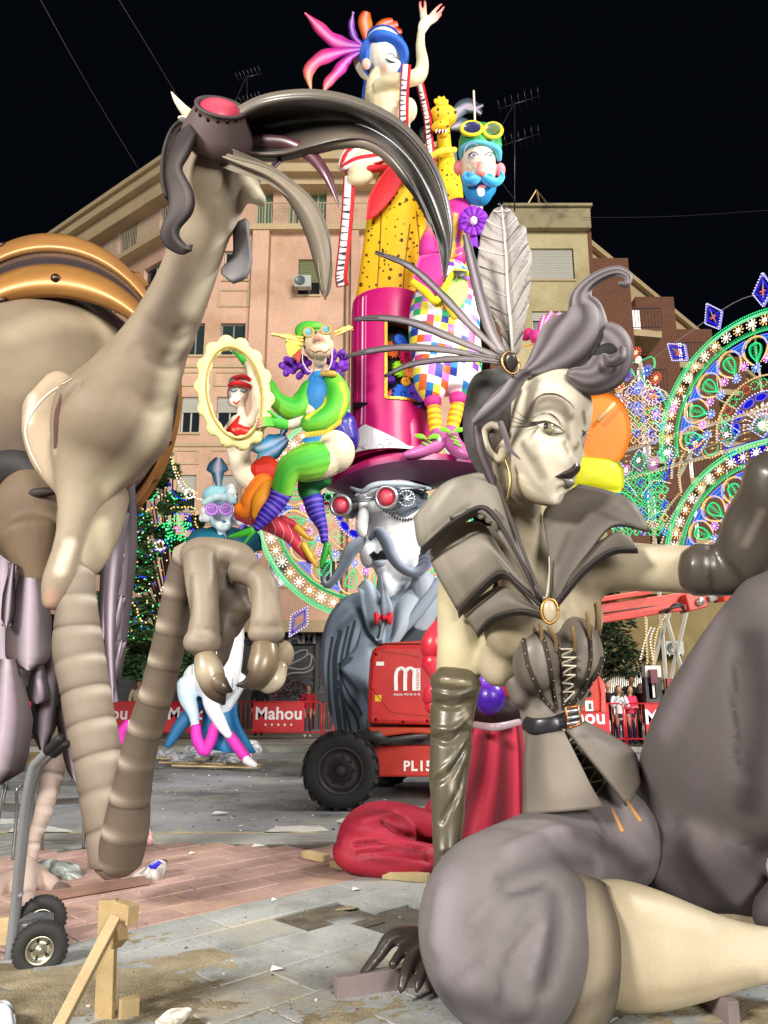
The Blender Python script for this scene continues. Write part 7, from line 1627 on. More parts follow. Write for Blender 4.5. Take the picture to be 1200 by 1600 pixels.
# neck, chest, head
g=Geo();NB=lambda t,a:mix('#80715f','#968874',.5+.5*sin(t*9))
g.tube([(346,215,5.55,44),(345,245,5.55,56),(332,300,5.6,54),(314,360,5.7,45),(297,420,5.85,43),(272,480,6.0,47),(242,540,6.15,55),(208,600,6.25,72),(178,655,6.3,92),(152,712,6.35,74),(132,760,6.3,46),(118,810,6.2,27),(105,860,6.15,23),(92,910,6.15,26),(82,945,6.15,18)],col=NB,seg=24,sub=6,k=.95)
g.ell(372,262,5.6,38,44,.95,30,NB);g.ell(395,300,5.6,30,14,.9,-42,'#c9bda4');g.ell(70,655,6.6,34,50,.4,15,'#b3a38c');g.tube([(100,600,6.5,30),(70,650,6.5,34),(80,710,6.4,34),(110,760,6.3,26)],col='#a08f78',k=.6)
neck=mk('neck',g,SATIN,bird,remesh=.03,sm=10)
carve(neck,[([(215,548),(255,566),(297,562)],24,-.022),([(190,612),(235,635),(285,628)],26,-.022),([(228,504),(270,524),(308,518)],20,-.012),([(120,600),(90,640),(84,700)],12,-.05),([(352,262),(350,290),(342,310)],8,-.015),([(270,590),(262,610)],22,.012),([(102,830),(96,880)],10,.01),([(360,240),(400,275),(420,292)],7,-.02)])
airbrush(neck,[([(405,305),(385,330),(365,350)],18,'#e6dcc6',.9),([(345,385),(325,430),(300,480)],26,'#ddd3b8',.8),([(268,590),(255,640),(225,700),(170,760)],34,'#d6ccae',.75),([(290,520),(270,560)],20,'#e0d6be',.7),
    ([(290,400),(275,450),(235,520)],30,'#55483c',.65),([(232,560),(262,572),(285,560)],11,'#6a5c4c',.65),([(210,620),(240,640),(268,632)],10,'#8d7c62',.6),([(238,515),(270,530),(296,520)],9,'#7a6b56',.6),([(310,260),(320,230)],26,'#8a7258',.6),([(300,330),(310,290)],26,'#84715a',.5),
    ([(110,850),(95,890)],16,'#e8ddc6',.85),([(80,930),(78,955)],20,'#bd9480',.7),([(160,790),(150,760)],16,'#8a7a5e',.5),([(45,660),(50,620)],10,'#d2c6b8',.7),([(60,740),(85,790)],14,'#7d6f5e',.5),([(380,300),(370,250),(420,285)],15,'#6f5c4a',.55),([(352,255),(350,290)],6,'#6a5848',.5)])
sn=Surf(neck);g=Geo();line(sn,[(96,615),(88,650),(86,700)],[2,6,3],'#6a4a48',.006,g=g);line(sn,[(113,592),(70,620),(42,662),(46,700),(66,740)],[1,3,3,3,1],'#d0c2b2',.006,g=g);mk('wattle_crease',g,SATIN,neck)
# beak
DK=lambda t,a:mix('#38322f','#6a625a',.5+.5*cos(a))
def bcol(u,v):c=mix('#6f675e','#191615',min(1,u*3.2));c=mix(c,'#97897a',max(0,(u-.55)/.45)**1.2*max(0,1-abs(v-.46)*3.6));return mix(c,'#151313',max(0,v-.72)*3)
OUTR=[(337,213,5.35),(372,182,5.2),(415,161,5.05),(480,153,4.95),(545,163,4.92),(610,191,4.9),(653,230,4.9),(684,282,4.92),(701,343,4.95),(704,384,4.97),(694,440,5)]
MIDR=[(345,224,5.5),(385,206,5.42),(430,196,5.34),(490,190,5.22),(550,192,5.12),(600,214,5.06),(640,252,5.02),(668,302,5.0),(688,356,5.0),(696,396,4.99),(694,439,5.0)]
INR=[(350,238,5.45),(395,240,5.35),(440,240,5.25),(485,229,5.1),(530,218,5.0),(570,217,4.95),(606,236,4.94),(636,271,4.94),(659,312,4.96),(681,365,4.98),(694,438,5.0)]
g=Geo();g.sheet([OUTR,MIDR,INR],lambda v:.07*min(1,(1.002-v)*3.5)+.002,bcol,7);g.tube([(x,y,d,max(.6,6.5-i*.5))for i,(x,y,d)in enumerate(OUTR)],col=lambda t,a:mix('#8d857b','#2a2625',min(1,t*1.2+.3*sin(a))),seg=10,sub=6);g.tube([(x,y,d,max(.5,3-i*.22))for i,(x,y,d)in enumerate(INR)],col='#5a5048',seg=8,sub=6)
ub=mk('upper_beak',g,GLOSS,bird);airbrush(ub,[([(370,215),(440,205)],22,'#120d0c',.7),([(500,180),(540,186)],9,'#4f4943',.7)])
LO=[(322,228,5.35),(363,246,5.2),(415,261,5.1),(463,290,5.05),(497,326,5.03),(515,378,5.05),(516,438,5.08),(508,468,5.1)];LI=[(330,246,5.4),(382,266,5.3),(428,292,5.22),(456,324,5.18),(478,370,5.15),(494,426,5.13),(501,456,5.12),(508,468,5.1)]
g=Geo();g.sheet([LO,[((a[0]+b[0])/2,(a[1]+b[1])/2,(a[2]+b[2])/2-.10)for a,b in zip(LO,LI)],LI],lambda v:.09*min(1,(1.002-v)*3.5)+.002,lambda u,v:mix(mix('#8f8474','#7c7164',u),'#2b2725',max(0,u-.7)*2.6+max(0,v-.8)*3),6);g.tube([(x,y,d,max(.6,4-i*.4))for i,(x,y,d)in enumerate(LO)],col='#6f6458',seg=8,sub=5);lbk=mk('lower_beak',g,SATIN,bird)
g=Geo();g.tube([(360,225,5.45,14),(410,225,5.35,14),(450,226,5.25,11),(484,242,5.2,10),(508,270,5.15,8),(522,300,5.15,4.5),(530,325,5.15,.6)],k=.6,col=['#1f1416','#3c2128','#5a2c3c','#4a2430'],seg=14);mk('tongue',g,GLOSS,bird);g=Geo();g.tube([(425,262,5.3,4),(440,248,5.35,5),(458,240,5.4,3)],k=.6,col='#3a2830');mk('mouth_fold',g,GLOSS,bird)
# goggles, horn, straps
g=Geo();a=W(340,222,5.35);b=W(353,158,5.2);ax=(b-a).normalized();m_=pm(a);L_=(b-a).length
ax=Vector((.24,-.86,.5));L_*=.86
g.lathe(a,ax,[(54*m_,-.02),(56*m_,.05),(52*m_,L_*.4),(40*m_,L_*.85),(37*m_,L_*.97),(38.5*m_,L_*1.0),(38.5*m_,L_*1.05),(32*m_,L_*1.05),(31*m_,L_*.98),(.01,L_*.97)],36,lambda t,an:mix('#5c4c4c','#2f2829',max(0,t*1.6-.7)));gb=mk('goggle_cup',g,SATIN,bird)
ax2=ax.normalized();g=Geo();c0=a+ax2*L_*.99;g.lathe(c0,ax2,[(31.5*m_,0),(24*m_,.03),(12*m_,.05),(.001,.055)],30,['#a83048','#c84a60','#d0586c']);mk('red_lens',g,GLOSS,gb)
sgg=Surf(gb)
for x,y in((313,180),(325,187),(340,189),(355,190),(307,172),(368,188)):
    h=sgg.hit(x,y,0)
    if h:g=Geo();g.lathe(h[0],h[1],[(.014,-.004),(.014,.006),(.001,.01)],8,'#2a1e1c');mk('rivet',g,METAL,gb)
g=Geo();g.tube([(300,184,5.4,10),(288,172,5.42,7.5),(276,157,5.45,4.5),(268,144,5.45,1)],col=['#cdb694','#e8dcc6'],k=1);mk('horn',g,SATIN,bird);g=Geo();g.ell(287,186,5.25,9,5.5,.3,0,'#c9c4b8');mk('strap_button',g,METAL,bird)
DS=lambda u,v:mix('#544c4c','#2c2728',.5+.5*sin(v*9+u*2))
g=Geo();g.sheet([[(296,192,5.1),(272,215,5.15),(258,262,5.2),(263,305,5.15),(262,330,5.15),(250,362,5.15),(258,385,5.1),(282,398,5.05),(299,393,5.05)],[(303,205,5.05),(290,235,5.05),(276,262,5.05),(294,298,5.0),(294,325,5.0),(274,350,5.0),(272,368,5.0),(286,385,5.0),(300,391,5.03)]],.05,DS,5);mk('strap_ribbon',g,SATIN,bird)
g=Geo();g.sheet([[(300,190,5.5),(282,200,5.6),(268,225,5.7),(262,270,5.75),(262,320,5.75)],[(290,186,5.4),(270,205,5.5),(258,240,5.55),(256,285,5.6),(268,322,5.6)]],.03,'#2e2928',5);mk('strap_back',g,SATIN,bird)
g=Geo();g.sheet([[(362,350,5.8),(364,375,5.8),(362,400,5.8),(346,418,5.75),(345,428,5.75)],[(384,340,5.75),(384,370,5.7),(388,405,5.7),(382,428,5.7),(362,436,5.7)]],.05,lambda u,v:mix('#4d4748','#8f8c90',u),5);mk('strap_ribbon',g,SATIN,bird)
# thigh and raised front leg, bent at a low knee
g=Geo();g.tube([(150,770,6.6,52),(140,820,6.4,50),(132,862,6.3,40),(126,888,6.25,30)],col=['#6c5f4f','#8f816c','#9f927d'],k=.8);g.ell(60,810,7.0,72,84,.7,0,'#6e5d4a');g.tube([(50,840,6.8,50),(56,900,6.7,22),(60,920,6.7,8)],col='#6e5d4a');th=mk('thigh',g,SATIN,bird,remesh=.035,sm=5)
airbrush(th,[([(128,888),(134,896),(142,900)],9,'#3c3129',.9),([(105,878),(128,890)],6,'#5a4c40',.7),([(160,820),(165,860)],22,'#b8ac90',.8),([(20,780),(50,860)],50,'#5c4a3a',.7),([(110,770),(160,770)],16,'#6a5a48',.6)])
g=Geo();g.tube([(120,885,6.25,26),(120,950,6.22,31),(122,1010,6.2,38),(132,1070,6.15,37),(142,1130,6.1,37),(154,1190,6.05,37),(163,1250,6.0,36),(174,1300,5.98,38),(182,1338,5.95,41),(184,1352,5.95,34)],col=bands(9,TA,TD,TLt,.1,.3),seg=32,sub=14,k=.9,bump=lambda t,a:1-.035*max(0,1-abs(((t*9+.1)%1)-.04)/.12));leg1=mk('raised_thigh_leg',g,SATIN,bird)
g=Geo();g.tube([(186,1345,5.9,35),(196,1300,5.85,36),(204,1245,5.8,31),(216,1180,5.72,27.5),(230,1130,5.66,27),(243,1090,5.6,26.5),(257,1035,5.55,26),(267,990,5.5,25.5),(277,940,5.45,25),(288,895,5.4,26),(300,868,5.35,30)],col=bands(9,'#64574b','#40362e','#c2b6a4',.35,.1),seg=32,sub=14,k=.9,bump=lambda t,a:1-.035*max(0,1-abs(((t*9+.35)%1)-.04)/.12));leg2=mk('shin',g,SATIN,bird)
# talon foot hanging from the shin
FT='#7c6f60'
g=Geo();g.ell(318,868,5.3,38,30,.9,0,FT);g.tube([(318,862,5.3,24),(345,862,5.22,22),(376,868,5.15,20),(390,888,5.1,20)],col=FT);g.tube([(340,870,5.35,28),(352,910,5.3,32),(360,955,5.32,30),(356,990,5.34,18)],col='#4c3f35')
g.tube([(312,872,5.15,27),(316,915,5.05,26),(320,955,5.0,23),(319,985,4.98,26)],col=['#7f7263','#938675','#87796a']);g.ell(316,1003,4.96,31,23,.9,0,'#8a7d6d')
g.tube([(372,890,5.1,22),(398,900,5.02,20),(413,915,4.98,22),(416,950,4.96,24),(416,975,4.95,26)],col=['#6c6052','#857866','#938574']);g.ell(416,990,4.95,31,18,.9,0,'#8c7f6e')
g.tube([(355,940,5.3,20),(352,985,5.25,18),(349,1030,5.25,9),(347,1045,5.25,2)],col='#4c3f35');g.tube([(372,960,5.3,18),(384,950,5.25,16)],col='#6c5d4c');g.ell(443,1024,5.1,17,24,.9,-10,'#93836c')
foot=mk('foot',g,paint('talon_paint',.52,0,.15,.08),bird,remesh=.024,sm=3)
airbrush(foot,[([(330,905),(335,950)],9,'#a39480',.6),([(315,985),(330,992)],9,'#a89a86',.6),([(300,900),(298,960)],10,'#4a3d33',.6),([(425,930),(432,960)],9,'#a08f78',.6),([(400,880),(385,895)],9,'#54463a',.6),([(330,850),(370,862)],8,'#93836f',.5),([(296,1018),(330,1022)],8,'#4c3f35',.6)])
def claw(pts,col):
    g=Geo();g.tube(pts,col=col,seg=16,sub=6,k=.9);return mk('claw',g,GLOSS,foot)
CL=['#8a7b64','#b3a68e','#5a4a3c','#1c1614']
claw([(320,1024,4.95,17),(326,1045,4.93,22),(334,1070,4.92,20),(342,1086,4.92,14),(350,1100,4.93,3)],CL);claw([(338,1062,4.88,14),(350,1074,4.86,11),(362,1080,4.86,3)],['#7a6b58','#4a3c30','#1a1412'])
claw([(413,1008,4.95,20),(412,1035,4.92,24),(402,1058,4.9,20),(386,1068,4.9,9),(370,1071,4.9,2)],['#75664f','#7c6c55','#4a3d31','#16110f']);claw([(438,1040,5.0,12),(430,1062,4.96,15),(418,1074,4.95,10),(408,1076,4.95,4)],['#93836c','#c9bda6','#a39480'])
# rear leg and its foot, planted
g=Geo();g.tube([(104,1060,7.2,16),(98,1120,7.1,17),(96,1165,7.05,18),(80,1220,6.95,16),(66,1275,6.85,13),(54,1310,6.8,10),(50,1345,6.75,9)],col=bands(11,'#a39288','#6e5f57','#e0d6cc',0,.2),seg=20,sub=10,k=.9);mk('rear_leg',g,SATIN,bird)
g=Geo();g.ell(42,1372,6.7,34,22,.9,0,'#a08e84');g.tube([(42,1350,6.7,14),(40,1375,6.5,18),(38,1400,6.35,16)],col='#b09e94');g.tube([(60,1372,6.65,14),(78,1386,6.6,17),(84,1392,6.58,12)],col='#a89388');g.tube([(20,1370,6.6,14),(2,1390,6.5,20),(-6,1410,6.4,18)],col='#8f7c72');g.tube([(40,1405,6.3,16),(44,1425,6.2,15)],col='#a39088');rf=mk('rear_foot',g,SATIN,bird,remesh=.022,sm=3)
g=Geo();g.tube([(90,1388,6.55,10),(104,1392,6.5,9),(118,1394,6.5,4)],col=['#6a5a54','#3a302e'],k=.9);mk('claw',g,GLOSS,rf)
# tail and wing feathers
FC_=lambda c1,c2:(lambda t,a:mix(c1,c2,t))
def bfeather(pts,w_,c,D,thick=.05):return plume(bird,pts,w_,c,D,'feather',SATIN,thick,.12)
rnd=lambda w0:(lambda t:w0*(min(1,.35+t*1.3))*(max(0,1-max(0,t-.8)**2*24))**.5+.2)
for pts,w_,c,D in(([(182,740),(190,850),(184,960),(176,1080)],lambda t:26*(1-t)**.35+2,['#5f555c','#443c42','#544b53'],7.2),([(166,760),(172,860),(166,950),(160,1010)],lambda t:17*(1-t)**.4+1,['#463c40','#382f32'],7.1),([(190,800),(176,900),(172,1000),(177,1098)],lambda t:12*(1-t)**.4+1,['#6f656d','#554c54'],7.0),
    ([(14,800),(4,900),(2,1000),(20,1100)],rnd(52),['#3c3434','#4a4042'],6.9),([(46,870),(46,930),(44,1000),(44,1047)],rnd(36),['#3c3436','#5a4f51'],6.6),([(20,880),(14,930),(10,980)],rnd(10),['#2a2324','#3a3032'],6.5),([(88,960),(78,1050),(66,1172)],rnd(24),['#3a3233','#241f20'],6.95),([(60,1030),(60,1080),(58,1100)],rnd(19),['#3c3535','#2c2627'],6.75),([(10,1030),(6,1120),(-8,1225)],rnd(46),['#554a4c','#393133'],6.55),([(104,1100),(112,1150),(118,1222)],lambda t:22*sin(pi*min(1,t*.8+.2))**.6*.8+3,['#3a3230','#2c2624'],6.9)):bfeather(pts,w_,c,D)
for y,w_ in((800,9),(860,10),(930,9),(1000,7)):bfeather([(190,y),(178,y+50),(172,y+90)],lf(w_),['#7b7179','#443b42'],6.96+y*1e-4)
g=Geo();g.tube([(-10,740,7.0,36),(40,735,6.9,30),(80,760,6.8,14)],col='#2b2829',k=.7);g.tube([(28,775,6.75,6),(60,770,6.7,9),(90,768,6.7,5)],col='#3a3030');mk('underbelly_drape',g,SATIN,bird,remesh=.03,sm=2);g=Geo();g.tube([(160,760,6.9,10),(200,735,6.95,12),(232,705,7.0,9),(240,690,7.0,4)],col=['#5a4f5a','#7a707c'],k=.5);mk('side_drape',g,SATIN,bird)
# ================================================================== SEATED WOMAN STATUE (right foreground)
wo=root('woman_statue','giant grey and tan seated woman statue in laced corset and feathered updo at the right','sculpture',(W(850,1560,4.7).x,4.7,0))
FSK='#b4a890';LSK='#d6ccb4';CLO='#857d73';CLD='#3e3a38';TRO='#75696c'
# ---- skin body : neck, chest, upper arms
g=Geo();ND=4.75
g.tube([(806,740,ND,40),(812,790,ND,34),(818,830,ND,33),(828,880,ND,44),(838,940,ND+.05,58),(850,990,ND+.1,70),(862,1040,ND+.2,62)],col=FSK,k=.8,seg=20)
g.ell(806,975,ND+.0,52,58,.8,-15,'#a89a80');g.ell(900,960,ND+.05,42,52,.8,10,'#a89a80');g.ell(782,1035,ND+.12,34,40,.7,-20,'#b0a388')
g.tube([(900,900,ND+.05,52),(940,885,ND,44),(990,886,ND-.1,39),(1040,888,ND-.2,38),(1095,891,ND-.35,39)],col=['#8d7f6a','#a3967c','#c2b69c','#b8ab90','#a8997e'],k=.9,seg=20)
g.tube([(735,880,ND+.15,46),(722,940,ND+.2,40),(720,1000,ND+.25,37),(714,1070,ND+.3,35)],col=['#a89a80','#c4b896','#cfc4a0','#b8aa88'],k=.9,seg=20);g.ell(758,865,ND+.28,50,44,.8,0,'#9a8c74')
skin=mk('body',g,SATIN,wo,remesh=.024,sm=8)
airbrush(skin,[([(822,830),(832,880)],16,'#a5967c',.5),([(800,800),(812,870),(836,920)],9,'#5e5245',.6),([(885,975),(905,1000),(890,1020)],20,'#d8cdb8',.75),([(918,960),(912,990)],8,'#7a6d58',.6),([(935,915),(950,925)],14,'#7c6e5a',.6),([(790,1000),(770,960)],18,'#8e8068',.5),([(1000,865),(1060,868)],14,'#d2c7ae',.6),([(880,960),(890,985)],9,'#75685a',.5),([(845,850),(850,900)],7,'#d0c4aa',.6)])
# ---- head
HDp=4.5;HS='#ccc2ae'
g=Geo();g.tube([(862,572,HDp,18),(860,586,HDp,42),(859,606,HDp,57),(858,632,HDp,66),(857,656,HDp-.01,65),(855,680,HDp-.02,59),(854,702,HDp-.03,57),(856,722,HDp-.05,53),(860,742,HDp-.08,43),(864,760,HDp-.11,30),(867,776,HDp-.13,15),(869,786,HDp-.14,8)],k=.95,seg=40,sub=6,col=HS);g.ell(830,650,HDp+.12,52,72,.9,0,HS);g.tube([(798,700,HDp+.1,36),(802,745,HDp+.12,34),(812,780,HDp+.14,32)],col='#8f836e');g.tube([(815,755,HDp,24),(845,772,HDp-.05,18),(866,778,HDp-.1,14)],col='#a3977f');g.ell(869,776,HDp-.13,11,13,1,0,'#d0c8b8')
g.tube([(899,652,HDp-.04,7),(904,676,HDp-.07,7),(906,690,HDp-.1,9),(900,698,HDp-.1,8)],col=['#c9bfab','#a3978a','#7c7064','#6f6459']);g.ell(889,699,HDp-.13,6,5,1,0,'#6f6355')

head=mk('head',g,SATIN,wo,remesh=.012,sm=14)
carve(head,[([(832,658),(846,646),(866,644),(884,662),(890,682)],9,-.016),([(826,648),(846,624),(874,628),(892,648)],8,.010),([(884,692),(890,706)],5,-.012),([(838,724),(848,744)],16,-.010),([(876,765),(890,760)],7,-.02),([(820,782),(845,790)],8,-.01),([(904,692),(900,698)],6,.012)]);
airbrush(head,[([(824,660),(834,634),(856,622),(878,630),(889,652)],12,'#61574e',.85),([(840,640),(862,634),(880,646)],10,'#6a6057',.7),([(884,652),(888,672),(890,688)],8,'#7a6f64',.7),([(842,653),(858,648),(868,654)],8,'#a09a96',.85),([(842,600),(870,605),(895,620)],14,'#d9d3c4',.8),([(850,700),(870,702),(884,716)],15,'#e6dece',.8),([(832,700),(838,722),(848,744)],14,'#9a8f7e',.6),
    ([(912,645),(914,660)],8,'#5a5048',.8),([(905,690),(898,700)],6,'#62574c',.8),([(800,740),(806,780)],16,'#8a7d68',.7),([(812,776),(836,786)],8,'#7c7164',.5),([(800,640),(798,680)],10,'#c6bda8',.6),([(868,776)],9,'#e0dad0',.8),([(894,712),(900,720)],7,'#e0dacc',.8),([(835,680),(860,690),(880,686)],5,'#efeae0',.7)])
sh=Surf(head)
ey=decal(sh,[(839,664),(848,661),(860,664),(870,669),(880,676),(868,678),(856,677),(848,672)],'#cfc8b8',.006,bulge=.012);eye=mk('eye',ey,GLOSS,head);se=Surf(eye,head)
g=decal(se,[(851,663),(858,662),(866,667),(865,674),(857,675),(850,670)],lambda t,a:mix('#4a443a','#8f8468',.4+.6*sin(t*3)),.010);mk('iris',g,GLOSS,eye);g=decal(se,[(850,664),(855,663),(856,669),(851,670)],'#15110f',.014,sub=3);mk('pupil',g,GLOSS,eye);g=decal(se,[(860,665),(863,666),(862,668)],'#f4f0e6',.016,sub=3);mk('eye_glint',g,GLOSS,eye)
g=Geo();line(sh,[(828,664),(840,662),(852,660),(864,664),(874,670),(881,677)],[1,3.2,3.4,2.6,1.8,.8],'#241d1a',.016,g=g);line(sh,[(846,673),(858,679),(872,678),(880,677)],[.8,1.4,1.2,.5],'#4a3f38',.014,g=g);line(sh,[(832,652),(850,646),(866,652),(878,668)],[.6,1.3,1.3,.6],'#3a322e',.008,g=g);line(sh,[(826,654),(840,622),(866,616),(888,628),(897,640)],[.6,1.5,1.8,1.5,.5],'#514740',.008,g=g);line(sh,[(908,672),(912,676),(910,681)],[1.5,2.5,1.5],'#241d1a',.008,g=g);mk('eye_liner',g,SATIN,head)
g=decal(sh,[(866,745),(878,738),(890,731),(897,724),(903,725),(905,731),(898,742),(888,747),(876,747)],'#352c2c',.008,bulge=.022);mk('upper_lip',g,GLOSS,head);g=decal(sh,[(880,748),(890,748),(895,752),(892,758),(884,756)],'#9c9694',.008,bulge=.02);mk('lower_lip',g,GLOSS,head)
g=Geo();line(sh,[(866,745),(877,746),(890,747)],[.8,1.5,1],'#120d0d',.024,g=g);line(sh,[(846,786),(858,790),(872,790),(880,780),(882,770)],1.,'#6a5f55',.006,g=g);mk('mouth_line',g,SATIN,head)
g=Geo();b0=sh.hit(838,664,.02)[0]
for x,y in((782,642),(790,655),(786,664),(802,638),(795,668)):g.tube([(838,664,b0.y,1.1),((838+x)/2,(664+y)/2+2,b0.y-.03,.7),(x,y,b0.y-.06,.25)],col='#3a322c',seg=5,sub=4)
for x,y in((925,672),(928,684),(922,692)):g.tube([(908,676,HDp-.1,.7),((908+x)/2,(676+y)/2,HDp-.2,.5),(x,y,HDp-.25,.2)],col='#3a322c',seg=5,sub=3)
mk('eyelashes',g,MATTE,head)
g=Geo();g.tube([(782,668,HDp-.1,6),(770,664,HDp-.06,6),(759,672,HDp,6),(757,690,HDp,6.5),(766,708,HDp-.02,6),(780,718,HDp-.04,7),(786,702,HDp-.06,6)],col=['#a89c88','#cfc5b0','#a3967e']);g.ell(772,690,HDp+.02,13,22,.35,-15,'#564b42');ear=mk('ear',g,SATIN,head)
g=Geo();g.tube([(789,716,HDp-.1,2.2),(796,738,HDp-.12,3),(796,765,HDp-.12,3),(789,790,HDp-.08,3.4),(782,778,HDp,2),(786,745,HDp+.05,1.5)],col='#8a7650',k=1);mk('hoop_earring',g,METAL,head)
# ---- hair
HC=lambda c1,c2,n=7:(lambda t,a:mix(c1,c2,.5+.5*sin(a*n+t*3)))
g=Geo();g.ell(778,640,HDp+.12,46,66,1,22,'#4b4948');g.tube([(800,590,HDp+.1,26),(765,620,HDp+.1,34),(748,660,HDp+.1,26),(750,700,HDp+.12,22),(766,740,HDp+.14,16),(776,772,HDp+.14,5)],col=HC('#454342','#5c5858'));hb_=mk('back_hair',g,paint('scarf_paint',.6,0,.5,.25,24.),wo,remesh=.02,sm=2)
airbrush(hb_,[([(752,690),(762,730)],13,'#6a5f60',.8),([(742,700),(756,740)],6,'#2c2829',.8)])
def hair(pts,c1,c2,n=5,k=.8,name='hair_lock',bump=.075,seg=44,twist=2.):
    g=Geo();g.tube(pts,col=lambda t,a:mix(c1,c2,.5+.5*sin(a*n+t*twist)),k=k,seg=seg,sub=7,bump=lambda t,a:1+bump*sin(a*n+t*twist));return mk(name,g,SATIN,wo)
hair([(818,584,HDp-.2,5),(845,572,HDp-.15,26),(876,550,HDp-.1,46),(904,520,HDp-.05,43),(913,490,HDp,29),(908,466,HDp,17),(918,446,HDp,11),(942,430,HDp-.05,9),(966,424,HDp-.1,8),(981,432,HDp-.15,6),(979,444,HDp-.2,5),(968,443,HDp-.22,3)],'#4a4346','#857d80',7,.8,'hair_swoop')
hair([(892,586,HDp-.25,12),(920,592,HDp-.22,25),(948,578,HDp-.15,31),(960,550,HDp-.12,28),(950,528,HDp-.05,24),(928,528,HDp+.05,20)],'#5c5356','#7d7478',8,.9,'hair_roll',.03)
hair([(972,545,HDp-.28,6),(968,560,HDp-.34,9),(952,566,HDp-.36,7),(944,556,HDp-.34,3)],'#6d6468','#443c40',4,.8,'hair_roll',.05,20)
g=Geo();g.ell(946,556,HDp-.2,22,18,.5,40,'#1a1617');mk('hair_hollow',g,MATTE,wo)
hair([(826,583,HDp-.25,7),(812,590,HDp-.28,11),(790,620,HDp-.3,13),(762,645,HDp-.26,13),(742,660,HDp-.2,6)],'#3a3436','#8b8488',3,.5,'hair_lock',.03,24,1.);hair([(800,600,HDp-.2,8),(778,618,HDp-.2,8),(756,640,HDp-.16,7)],'#242021','#6c6466',3,.5,'hair_lock',.03,16)
hair([(782,660,HDp-.28,5),(789,680,HDp-.34,5),(797,702,HDp-.38,3.5),(813,718,HDp-.42,1)],'#4f484c','#7a7276',2,.5,'hair_curl',0,14);hair([(745,665,HDp-.12,6),(750,700,HDp-.1,8),(762,735,HDp-.06,8),(774,768,HDp-.02,3)],'#3c3537','#6a6063',4,.6,'hair_lock',.05,20)
# ---- feathers and hair brooch
OL_=[(784,322),(796,326),(806,338),(812,350),(822,356),(824,378),(831,398),(830,430),(827,470),(820,510),(813,545),(805,562)];OR_=[(784,322),(772,327),(762,342),(752,365),(749,385),(746,412),(750,440),(757,470),(768,490),(780,512),(788,545),(797,562)]
MID=[(784,322),(785,330),(786,345),(788,360),(789,380),(791,400),(792,430),(794,465),(797,495),(799,520),(800,545),(800,562)]
FD=HDp-.12;L=len(MID);g=Geo()
def br(u,v):return mix(mix('#9d9492','#c9c1b8',v),'#655c5c',max(0,sin(v*62+abs(u-.5)*16))**6*min(1,abs(u-.5)*2.4))
g.sheet([[(x,y,FD+.10)for x,y in OR_],[((x*.5+m[0]*.5),(y*.5+m[1]*.5),FD+.02)for(x,y),m in zip(OR_,MID)],[(x,y,FD)for x,y in MID],[((x*.5+m[0]*.5),(y*.5+m[1]*.5),FD+.02)for(x,y),m in zip(OL_,MID)],[(x,y,FD+.10)for x,y in OL_]],.03,br,6)
ft=mk('tall_feather',g,SATIN,wo);g=Geo();g.tube([(x,y,FD-.02,.6+i*.22)for i,(x,y)in enumerate(MID)],col='#d8d4ce',seg=8);mk('quill',g,SATIN,ft)
sfe=Surf(ft);g=Geo()
for i in range(1,11):
    for s_,E_ in((-1,OR_),(1,OL_)):
        m=MID[i];e=E_[max(1,i-1)];line(sfe,[(m[0],m[1]),((m[0]*.5+e[0]*.5),m[1]*.4+e[1]*.6+4),(e[0],e[1]+3)],[1.0,1.2,2.6],'#d6d1cb' if i%2 else '#4f4647',.008,g=g)
mk('barb_lines',g,SATIN,ft)
for pts,w_ in(([(586,394),(640,416),(690,460),(735,508),(786,556)],6),([(553,499),(600,497),(650,506),(710,530),(784,560)],6),([(540,557),(580,548),(630,543),(700,547),(784,563)],5.5),([(601,588),(640,570),(690,562),(740,561),(784,567)],5),([(727,366),(737,410),(752,470),(768,520),(788,554)],9)):
    P3=pts[::-1];plume(wo,pts,lambda t,w_=w_:w_*(.15+1.05*sin(pi*min(1,t*.8+.06))**.6)*(1-.22*((t*9)%1)),['#3d3939','#5c5655','#8f8882'],HDp-.25,'thin_feather',MATTE,.012,.0)
g=Geo();g.ell(798,567,HDp-.32,11,16,.4,-15,'#3a3432');bc=mk('hair_brooch',g,GLOSS,wo);g=Geo();g.tube([(798+13*cos(a*pi/8)-3*sin(a*pi/8)*-1,567+17*sin(a*pi/8)*1,HDp-.34,2.2)for a in range(17)],col='#a8855a',seg=8,sub=2);mk('gold_rim',g,METAL,bc)
# ---- shoulder cape plates
def cape(rows,cf,name='cape_plate',th=.035):
    g=Geo();g.sheet(rows,th,cf,6);return mk(name,g,SATIN,wo)
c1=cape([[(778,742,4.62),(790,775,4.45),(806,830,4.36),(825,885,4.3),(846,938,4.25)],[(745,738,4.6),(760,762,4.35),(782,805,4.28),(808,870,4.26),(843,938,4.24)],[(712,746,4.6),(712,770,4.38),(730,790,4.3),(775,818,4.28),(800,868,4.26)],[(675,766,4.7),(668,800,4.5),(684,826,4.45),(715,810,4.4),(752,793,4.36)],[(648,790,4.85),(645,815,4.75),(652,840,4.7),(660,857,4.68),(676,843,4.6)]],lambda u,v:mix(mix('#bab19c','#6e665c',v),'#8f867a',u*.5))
def edge(pts,w_,c='#3c3634',dep=.06,name='plate_edge',par=None):
    g=Geo();g.sheet([[(x,y,D)for x,y,D in pts],[(x+2,y+w_,D+dep)for x,y,D in pts]],.02,c,5);return mk(name,g,SATIN,par or wo)
